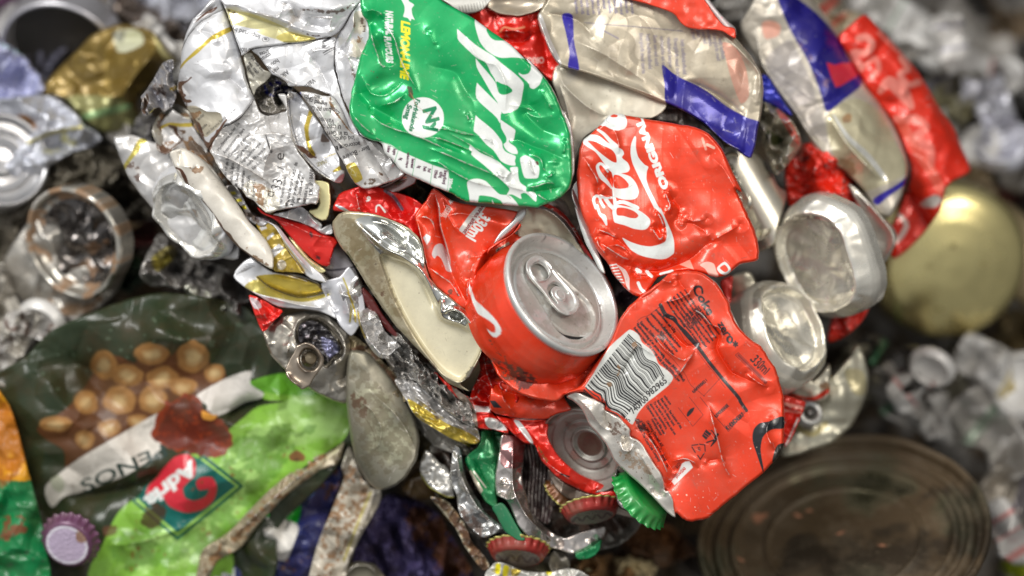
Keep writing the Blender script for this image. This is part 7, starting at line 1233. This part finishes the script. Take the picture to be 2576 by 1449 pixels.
one("torn_strip", "white rusty torn strip between the blue bag and the purple bag", "torn strip", T("H: 0,620 60,470 130,620 215,780 300,800 280,920 150,1150 60,1330 20,1480 X: 800,1500 770,1480 G: 2330,1449 2400,1200 2500,950 2600,700"), -44, relief=[R_crumple(8, 50, 61), R_ridge(T("H: 60,500 160,720 250,820 60,1300"), 4, 8)], paint=[K_stain(T("H: -60,700 100,600 220,800 100,1100 -60,1449 -200,1449"), OCHRE, 7, .3, 10), K_line(T("H: 220,820 120,1060 20,1330"), 7, ink(170, 158, 90, .3, .4, .3))], base=ink(190, 182, 166, .3, .4, .35), step=2)
one("plastic_bag", "crinkled dark purple plastic bag at the bottom left of centre", "plastic bag", T("X: 880,1449 900,1330 940,1270 990,1240 1060,1260 1110,1300 1150,1370 1190,1440 1200,1500 880,1500"), -66, relief=[R_crumple(14, 34, 62, ang=80, asp=2, octs=3)], paint=[K_stain(T("X: 890,1260 1180,1260 1180,1449 890,1449"), ink(84, 76, 120, .1, .4, .2), 3, .1, 26, .3, .7), K_stain(T("X: 1000,1260 1200,1300 1200,1449 1100,1449"), ink(96, 56, 18, 0, .5, .2), 4, .0, 30)], base=ink(44, 38, 66, .1, .36, .3), mat=M_BAG, step=2.2)
one("round_tin", "small grey tin edge cut off by the bottom of the picture, beside the purple bag", "tin lid", T("X: 850,1480 870,1425 910,1412 950,1425 975,1480"), -50, relief=[R_ridge(T("X: 860,1460 890,1425 930,1425 960,1460"), 3, 5)], base=ink(140, 134, 116, .8, .4, .3), mat=M_METAL, step=2)

# ================================================================== left: cans behind
th = thing("crushed_can", "big round silver can end with dark hollow and orange rust, at the left edge", "drink can", (180, 620, -58))
sheet("can_wall", T("X: 10,660 40,600 90,540 170,480 230,490 280,530 310,580 320,640 310,700 290,740 240,780 180,800 110,790 60,760 20,720"), z=-70, relief=[R_cyl((170, 650), 40, 190, 20), R_crumple(6, 70, 70)], paint=[K_stain(T("D: 300,780 500,820 700,780 900,500 940,600 800,800 620,930 300,900"), OCHRE, 4, .15, 14)], base=ink(186, 182, 174, .8, .34, .3), mat=M_METAL, parent=th, step=3, er=14, eh=8, thick=26)
mpt = frame((182, 612, -58), 60, 30, -1)
SL = ink(190, 186, 176, 1, .28, .3)
lathe("rim", mpt, dense([(23.5, -10), (24, -1), (23.2, .2), (22.2, .4), (21.4, -.4), (20.8, -3), (19.6, -4.6), (17.8, -5)], .5), th, M_METAL, SL, nseg=140, deform=lambda X, Y, Z: (X * (1 + .08 * vnoise(Y / 9, X / 9, 4)), Y, Z + 1.5 * vnoise(X / 8, Y / 8, 5)),
  paint=lambda x, y, C: K_stain([(-26, -26), (26, -26), (26, 26), (-26, 26)], OCHRE, 5, .42, 6)(x, y, C))
cc = [(18.6 * math.cos(a), 18.6 * math.sin(a)) for a in np.arange(0, 6.28, .25)]
sheet("end_panel", cc, z=-6, relief=[lambda U, V: crumple(U * 6, V * 6, 9, 60, 77), R_dent((-4, 3), 6, 9, 20, 4)], paint=[K_stain([(0, -16), (17, -10), (17, 14), (4, 16)], OCHRE, 6, .25, 5, .2, .6)], base=ink(96, 92, 90, 1, .26, .35), mat=M_METAL, parent=th, step=.35, er=.5, eh=.1, thick=2, mapf=lambda u, v, z: mpt(u, -v, z))
th = thing("crushed_can", "blurred olive-gold can with a green stripe and white patch, upper left", "drink can", (270, 200, -84))
sheet("can_body", T("A: 300,700 380,580 560,400 700,260 860,190 1000,190 1160,240 1290,420 1330,470 1250,480 1150,620 1060,720 1030,800 1080,900 1000,1010 860,1010 760,1000 600,880 500,760 380,720"), z=-80, relief=[R_cyl((270, 190), -38, 150, 26), R_soft(7, 80, 251), R_crumple(8, 80, 252), R_ridge(T("A: 1200,350 1000,600 900,760"), 9, 14)], paint=[K_poly(T("A: 600,870 850,800 980,785 980,820 850,860 610,910"), ink(66, 176, 120, .2, .4, .1)), K_poly(T("A: 860,240 960,220 1060,240 1080,330 960,390 880,380"), ink(206, 206, 176, .3, .4, .1)), K_poly(T("A: 850,240 940,230 920,320 860,300"), BLACK, op=.7), K_poly(T("A: 1150,260 1280,420 1320,470 1230,440"), ink(200, 190, 130, .4, .4, .1)), K_poly(T("A: 480,740 900,740 1060,900 1000,1010 760,1000"), ink(146, 150, 100, .4, .4, .2), op=.7)],
  base=ink(126, 104, 44, .6, .38, .2), parent=th, step=3.6, er=18, eh=9, thick=28)
mpt = frame((150, 135, -108), 8, 40, -1)
th = thing("tin_can", "blurred open tin with a pale rim, behind the olive-gold can at upper left", "tin can", (165, 130, -110))
lathe("rim", mpt, dense([(26, -14), (26.5, 0), (25.4, .8), (24.2, 0), (23.6, -12)], .6), th, M_METAL, ink(196, 194, 198, .8, .35, .1), nseg=120)
lathe("inside", mpt, dense([(23.4, -10), (12, -11), (.05, -11)], 1), th, M_METAL, ink(70, 68, 66, .5, .5, .2), nseg=80)
th = thing("crushed_can", "blurred white and yellow crushed can with a brown spot, left edge middle", "drink can", (110, 330, -70))
sheet("can_body", T("A: -60,800 100,740 330,710 450,760 600,880 630,940 740,1000 770,1060 700,1110 560,1150 400,1240 250,1360 120,1400 -60,1440"), z=-76, relief=[R_soft(6, 70, 261), R_crumple(9, 60, 262), R_ridge(T("A: 200,1060 400,980 620,950"), 7, 8), R_ridge(T("A: 380,740 330,820 270,880"), -4, 6)], paint=[K_poly(T("A: 60,890 200,870 275,960 200,1010 90,990"), ink(150, 100, 44, .1, .5, .1), aa=4), K_line(T("A: 210,1080 400,1000 610,960"), 8, ink(196, 184, 90, .4, .4, .1)), K_line(T("A: 200,1090 400,1010 600,985"), 3, BLACK, op=.6), K_spots(T("A: 240,1060 600,1000 560,1140 300,1180"), 12, 3, 7, ink(186, 180, 100, .3, .4, .1), 3, .6)], base=ink(196, 198, 206, .6, .34, .1), parent=th, step=3.2, er=12, eh=8, thick=24)
mpt = frame((6, 400, -66), 70, 30, 1)
th = thing("drink_can", "blurred silver can end with concentric rings half cut by the left edge", "drink can", (10, 400, -66))
lathe("end_ring", mpt, dense([(20, -14), (20.4, -1), (19.4, 0), (18, -.6), (17, -3), (14, -3.5), (12.6, -2), (11, -3.4), (7, -3), (5.6, -1.6), (.05, -2)], .6), th, M_METAL, ink(182, 182, 184, .95, .3, .2), nseg=110)
for (nm, lb, pts_, z_, ik_, sd_, mt_) in (
 ("crushed_can", "blurred grey-white can wall with slanting stripes, left edge near the top", "A: -80,330 60,340 170,420 260,520 330,620 330,700 100,740 -80,800", -92, ink(186, 188, 216, .4, .4, .1), 301, 0),
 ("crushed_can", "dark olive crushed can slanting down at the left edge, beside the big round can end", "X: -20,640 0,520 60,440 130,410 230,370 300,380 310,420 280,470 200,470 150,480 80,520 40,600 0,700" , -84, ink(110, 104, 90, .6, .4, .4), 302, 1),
 ("crushed_can", "grey striped can side running under the big round can end at far left", "X: -30,700 10,660 30,720 60,780 100,800 60,900 30,980 0,1020 -30,1020", -66, ink(204, 198, 186, .4, .36, .3), 303, 1),
 ("crushed_can", "creased silver can folded below the big round can end, left", "X: 10,800 60,780 130,800 200,795 240,810 180,860 130,900 80,960 40,1020 0,1060 -20,960", -70, ink(200, 196, 190, .45, .34, .3), 304, 1),
 ("crushed_can", "creased silver and yellow can scrap below the dented white can's base", "X: 352,690 370,640 400,590 440,610 500,650 560,670 610,700 640,760 620,800 540,770 480,740 420,720 380,720", -50, ink(176, 172, 166, .6, .33, .3), 305, 1),
 ("foil_scrap", "pale curled foil sliver lying on the dark top of the green bag", "X: 455,725 490,715 540,740 570,775 540,790 500,770", -44, ink(206, 206, 190, .8, .3, .2), 306, 1),
 ("crushed_can", "dark can hump left of the dented white can", "X: 240,490 270,440 310,410 345,470 385,540 340,560 290,540", -96, ink(70, 66, 58, .7, .4, .4), 307, 1),
 ("crushed_can", "small grey scrap with green edge between the olive-gold can and the dented white can", "X: 330,330 360,280 400,300 420,350 400,420 350,350", -60, ink(140, 138, 138, .8, .35, .4), 308, 1),
 ("foil_heap", "blurred pale silver foil across the top left corner", "X: -30,60 30,10 120,-10 230,0 300,20 290,70 200,90 120,110 60,130 0,100", -140, ink(200, 198, 196, .4, .32, .2), 309, 1),
 ("foil_heap", "blurred bluish silver foil beside the top of the crushed white beer can", "X: 290,-30 480,-30 560,-10 500,40 470,90 450,160 420,150 360,80 290,60", -130, ink(192, 194, 204, .4, .32, .2), 310, 1),
 ("tin_can", "blurred brown-grey can top at the upper left, above the olive-gold can", "X: 300,-20 350,0 400,30 450,60 470,120 440,150 380,110 310,70 280,30", -118, ink(120, 108, 100, .8, .36, .3), 311, 1),
 ("plastic_bag", "dark purple and brown bag scrap in the top left corner", "X: -40,-40 110,-40 100,0 40,20 30,80 -40,110", -150, ink(72, 40, 70, .1, .5, .2), 312, 2),
 ("plastic_bag", "blue-grey bag behind the olive-gold can", "X: 60,140 170,120 140,200 100,260 60,220", -125, ink(96, 96, 110, .2, .4, .2), 313, 2)):
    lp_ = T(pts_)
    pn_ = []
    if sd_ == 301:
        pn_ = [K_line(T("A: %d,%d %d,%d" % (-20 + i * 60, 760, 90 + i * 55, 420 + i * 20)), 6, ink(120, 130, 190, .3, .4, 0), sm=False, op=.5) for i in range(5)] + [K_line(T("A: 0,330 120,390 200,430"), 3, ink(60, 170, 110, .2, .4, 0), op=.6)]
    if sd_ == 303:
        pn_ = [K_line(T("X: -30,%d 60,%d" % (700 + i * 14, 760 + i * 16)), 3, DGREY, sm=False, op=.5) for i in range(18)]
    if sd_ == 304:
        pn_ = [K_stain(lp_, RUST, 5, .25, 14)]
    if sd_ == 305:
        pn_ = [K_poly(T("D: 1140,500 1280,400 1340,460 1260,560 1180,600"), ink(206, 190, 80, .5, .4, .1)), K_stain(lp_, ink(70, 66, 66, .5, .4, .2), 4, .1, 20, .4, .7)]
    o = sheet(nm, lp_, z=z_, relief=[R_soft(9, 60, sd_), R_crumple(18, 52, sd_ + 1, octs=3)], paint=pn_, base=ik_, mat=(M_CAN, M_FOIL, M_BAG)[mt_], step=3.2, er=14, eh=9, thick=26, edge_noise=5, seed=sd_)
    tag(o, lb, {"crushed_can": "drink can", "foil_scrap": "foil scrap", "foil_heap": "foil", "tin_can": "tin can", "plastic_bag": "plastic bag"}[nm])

# ================================================================== far, blurred scrap
def blob(cu, cv, rx, ry, ang, sd):
    rn = random.Random(sd); out = []
    for k in range(11):
        a = k / 11 * 6.283; r = 1 + rn.uniform(-.28, .25)
        x, y = rx * r * math.cos(a), ry * r * math.sin(a); c, s = math.cos(math.radians(ang)), math.sin(math.radians(ang))
        out.append((cu + x * c - y * s, cv + x * s + y * c))
    return out
FW = ink(196, 194, 190, .2, .5, .4); FG = ink(158, 154, 148, .5, .36, .3); FD = ink(56, 53, 50, .7, .4, .3); FB = ink(98, 78, 50, .3, .5, .4)
FC = ink(204, 201, 196, .2, .48, .35)
far = [
 ("foil", "blurred pale crushed can in the gap between gold lid and grey can with holes", 2300, 965, 62, 60, -40, -118, FC), ("foil", "blurred white crushed can between the two top right white cans", 2400, 110, 60, 60, 80, -150, FC), ("foil", "blurred pale crushed can at far right beside the white can above the gold lid", 2420, 330, 60, 62, 40, -190, FC),
 ("foil", "blurred pale can half hidden in the lower right behind the dark tin", 2540, 1340, 70, 64, 60, -120, FC),  ("foil", "blurred silver can at the far left below the orange-rusted can end", 60, 860, 70, 60, -50, -84, FC),
 ("foil", "blurred grey can under the striped white wall at far left", 60, 470, 70, 60, 20, -110, FG), ("foil", "blurred pale can left of the crushed white beer can at the top", 400, 110, 62, 60, 50, -120, FC), ("foil", "blurred dull can beneath the olive-gold can", 250, 330, 70, 60, 10, -120, FG),
 ("foil", "blurred white foil lump at the top right, left of the brown corner", 2280, 60, 110, 80, 30, -190, FW), ("foil", "blurred grey foil lump beneath the top right white lump", 2330, 190, 80, 90, 60, -195, FG), ("foil", "blurred cream crushed sheet peeking out between the blue stripe and the red can", 2080, 40, 70, 70, 50, -120, ink(176, 168, 146, .7, .36, .2)),
 ("foil", "blurred white foil lump at the right edge level with the red can", 2480, 190, 80, 70, 10, -200, FW), ("foil", "blurred white crushed can at the right edge above the gold lid", 2500, 290, 90, 80, 70, -185, ink(196, 196, 204, .7, .34, .1)), ("foil", "blurred pale olive lump beside the long red can's right side", 2400, 260, 50, 70, 60, -160, ink(150, 144, 112, .7, .38, .2)),
 ("foil", "blurred grey lump between the red can's tip and the gold lid", 2500, 410, 70, 60, 20, -205, FG), ("foil", "blurred brownish lump right of the red can's tip", 2455, 460, 50, 50, 0, -150, ink(140, 122, 92, .7, .4, .3)), ("foil", "blurred maroon scrap above the gold lid at the right edge", 2540, 470, 50, 40, 0, -215, ink(90, 30, 34, .4, .4, .2)),
 ("foil", "blurred white foil strip at the top right of the beige can", 1860, 20, 60, 30, 30, -110, FW), ("foil", "blurred silver foil standing in the gap at the top beside the red strip", 1850, 50, 40, 50, 60, -150, FG), ("foil", "blurred brown board in the top right corner", 2500, 60, 110, 80, 10, -260, ink(92, 74, 42, .1, .6, .3)),
 ("foil", "blurred dark mesh of scrap below the gold lid", 2230, 900, 60, 60, 30, -130, FD), ("foil", "blurred grey scrap with small holes right of the cream can", 2250, 990, 70, 70, 60, -135, FG), ("foil", "blurred white round lump below the gold lid, right side", 2350, 1050, 40, 60, -20, -125, FW),
 ("foil", "blurred silver curved sheet under the gold lid's stem", 2400, 930, 50, 90, 10, -140, ink(170, 166, 150, .8, .34, .2)), ("foil", "blurred large pale foil at the right edge below the gold lid", 2500, 930, 90, 90, 30, -150, FW), ("foil", "blurred large pale grey foil at the right edge above the dark tin lid", 2510, 1090, 100, 110, 40, -150, ink(186, 182, 176, .7, .36, .2)),
 ("foil", "blurred tan lump hugging the gold lid's lower right side", 2550, 840, 56, 56, 60, -190, ink(150, 132, 96, .7, .4, .2)), ("foil", "blurred pale foil in the far lower right corner", 2540, 1250, 60, 90, 20, -150, ink(160, 152, 140, .6, .4, .3)), ("foil", "blurred yellow-green scrap in the bottom right corner", 2560, 1420, 40, 30, 0, -120, ink(150, 160, 30, .2, .4, .1)),
 ("foil", "blurred silver scrap between the cream can and the grey scrap with holes", 2170, 950, 50, 80, 10, -120, ink(156, 150, 130, .7, .38, .3)), ("foil", "blurred dark brown rubble right below the green bottle cap", 1640, 1370, 90, 50, 10, -90, ink(96, 60, 28, .2, .5, .4)), ("foil", "blurred orange-brown rubble at the bottom middle", 1500, 1430, 90, 40, 0, -70, ink(150, 110, 66, .3, .5, .4)),
 ("foil", "blurred pale wad at the bottom middle", 1600, 1440, 50, 30, 20, -66, ink(190, 172, 130, .3, .5, .3)), ("foil", "blurred rusty strip at the bottom right of the lowest bottle cap", 1420, 1435, 60, 22, 10, -50, ink(180, 170, 130, .5, .4, .4)), ("foil", "blurred dark crate edge under the barcode can", 1780, 1400, 70, 60, 20, -140, ink(40, 30, 22, .1, .6, .3)),
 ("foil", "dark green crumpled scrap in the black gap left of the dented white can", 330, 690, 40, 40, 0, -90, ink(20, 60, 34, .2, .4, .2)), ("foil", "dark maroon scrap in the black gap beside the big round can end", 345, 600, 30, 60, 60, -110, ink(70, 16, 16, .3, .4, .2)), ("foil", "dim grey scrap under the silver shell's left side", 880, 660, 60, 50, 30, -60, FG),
 ("foil", "dim silver strips left of the silver shell's tip", 880, 760, 40, 70, 60, -34, FG), ("foil", "dim olive scrap beneath the dull oval can end", 1060, 1090, 60, 90, 50, -60, ink(120, 112, 80, .6, .4, .4)), ("foil", "dim brown foil between the purple bag and the curved rims", 1090, 1230, 60, 60, 20, -70, ink(110, 84, 44, .5, .4, .4)),
 ("foil", "dim violet-grey crumple between the central lid and the barcode can", 1580, 740, 40, 40, 30, -26, ink(126, 112, 122, .6, .36, .2)), ("foil", "dim dark foil left of the small red crumple", 1010, 480, 60, 30, 20, -34, ink(96, 84, 56, .6, .4, .3)), ("foil", "dim silver scrap behind the central lid's upper rim", 1410, 560, 60, 60, 50, -22, ink(190, 176, 168, .8, .34, .2)),
]
def far_can(lb, cu, cv, rx, ry, an, z_, ik_, i, end):
    rn = random.Random(i + 9)
    lb = lb.replace("foil lump", "crushed can").replace("large pale foil", "large pale can").replace("foil strip", "can strip").replace("large pale grey foil", "large pale grey can")
    c, s_ = math.cos(math.radians(an)), math.sin(math.radians(an)); pts = []
    for x, y in ((-1.1, -.7), (-.5, -.95), (.1, -.8), (.7, -.95), (1.15, -.75), (1.25, 0), (1.1, .7), (.5, .95), (0, .8), (-.6, .95), (-1.15, .7), (-1.2, 0)):
        x = x * rx * rn.uniform(.85, 1.12); y = y * ry * rn.uniform(.75, 1.15); pts.append((cu + x * c - y * s_, cv + x * s_ + y * c))
    th = thing("crushed_can", lb, "drink can", (cu, cv, z_))
    sc = rn.choice([ink(206, 40, 26), ink(40, 50, 120), GOLD, DGREY, DGREY, ink(60, 120, 80)])
    pn = []
    for q in range(rn.randint(1, 3)):
        t = rn.uniform(-.8, .8) * rx; w = rn.uniform(5, 20)
        pn.append(K_line([(cu + t * c + ry * s_, cv + t * s_ - ry * c), (cu + t * c * 1.1, cv + t * s_ * .9), (cu + t * c - ry * s_, cv + t * s_ + ry * c)], w, sc, op=.6))
    sheet("can_wall", pts, z=z_, relief=[R_cyl((cu, cv), an, ry * 1.15, ry * .14), R_soft(8, 90, 700 + i), R_crumple(22, 84, 701 + i, octs=2)], paint=pn, base=ik_, parent=th, step=3.6, er=24, eh=14, thick=30)
    if end:
        R_ = min(27, ry * .22)
        can_base(th, (cu + rx * c * .75, cv + rx * s_ * .75, z_ + 4), an + 80, 38, -1 if c > 0 else 1, R=R_, base=ik_, dome=5, defo=1.2, seed=i, squash=.9, tall=12)
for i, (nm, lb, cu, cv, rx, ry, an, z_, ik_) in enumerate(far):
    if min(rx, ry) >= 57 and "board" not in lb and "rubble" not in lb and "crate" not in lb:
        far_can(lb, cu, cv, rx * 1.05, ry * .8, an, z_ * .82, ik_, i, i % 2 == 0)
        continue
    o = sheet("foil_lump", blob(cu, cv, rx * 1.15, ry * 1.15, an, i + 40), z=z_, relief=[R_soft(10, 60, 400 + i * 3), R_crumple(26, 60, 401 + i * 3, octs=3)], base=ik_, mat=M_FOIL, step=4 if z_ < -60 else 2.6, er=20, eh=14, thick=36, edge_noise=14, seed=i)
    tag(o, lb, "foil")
# deepest layer: tangled scrap nobody could count, near-black to paint in the gaps' shade
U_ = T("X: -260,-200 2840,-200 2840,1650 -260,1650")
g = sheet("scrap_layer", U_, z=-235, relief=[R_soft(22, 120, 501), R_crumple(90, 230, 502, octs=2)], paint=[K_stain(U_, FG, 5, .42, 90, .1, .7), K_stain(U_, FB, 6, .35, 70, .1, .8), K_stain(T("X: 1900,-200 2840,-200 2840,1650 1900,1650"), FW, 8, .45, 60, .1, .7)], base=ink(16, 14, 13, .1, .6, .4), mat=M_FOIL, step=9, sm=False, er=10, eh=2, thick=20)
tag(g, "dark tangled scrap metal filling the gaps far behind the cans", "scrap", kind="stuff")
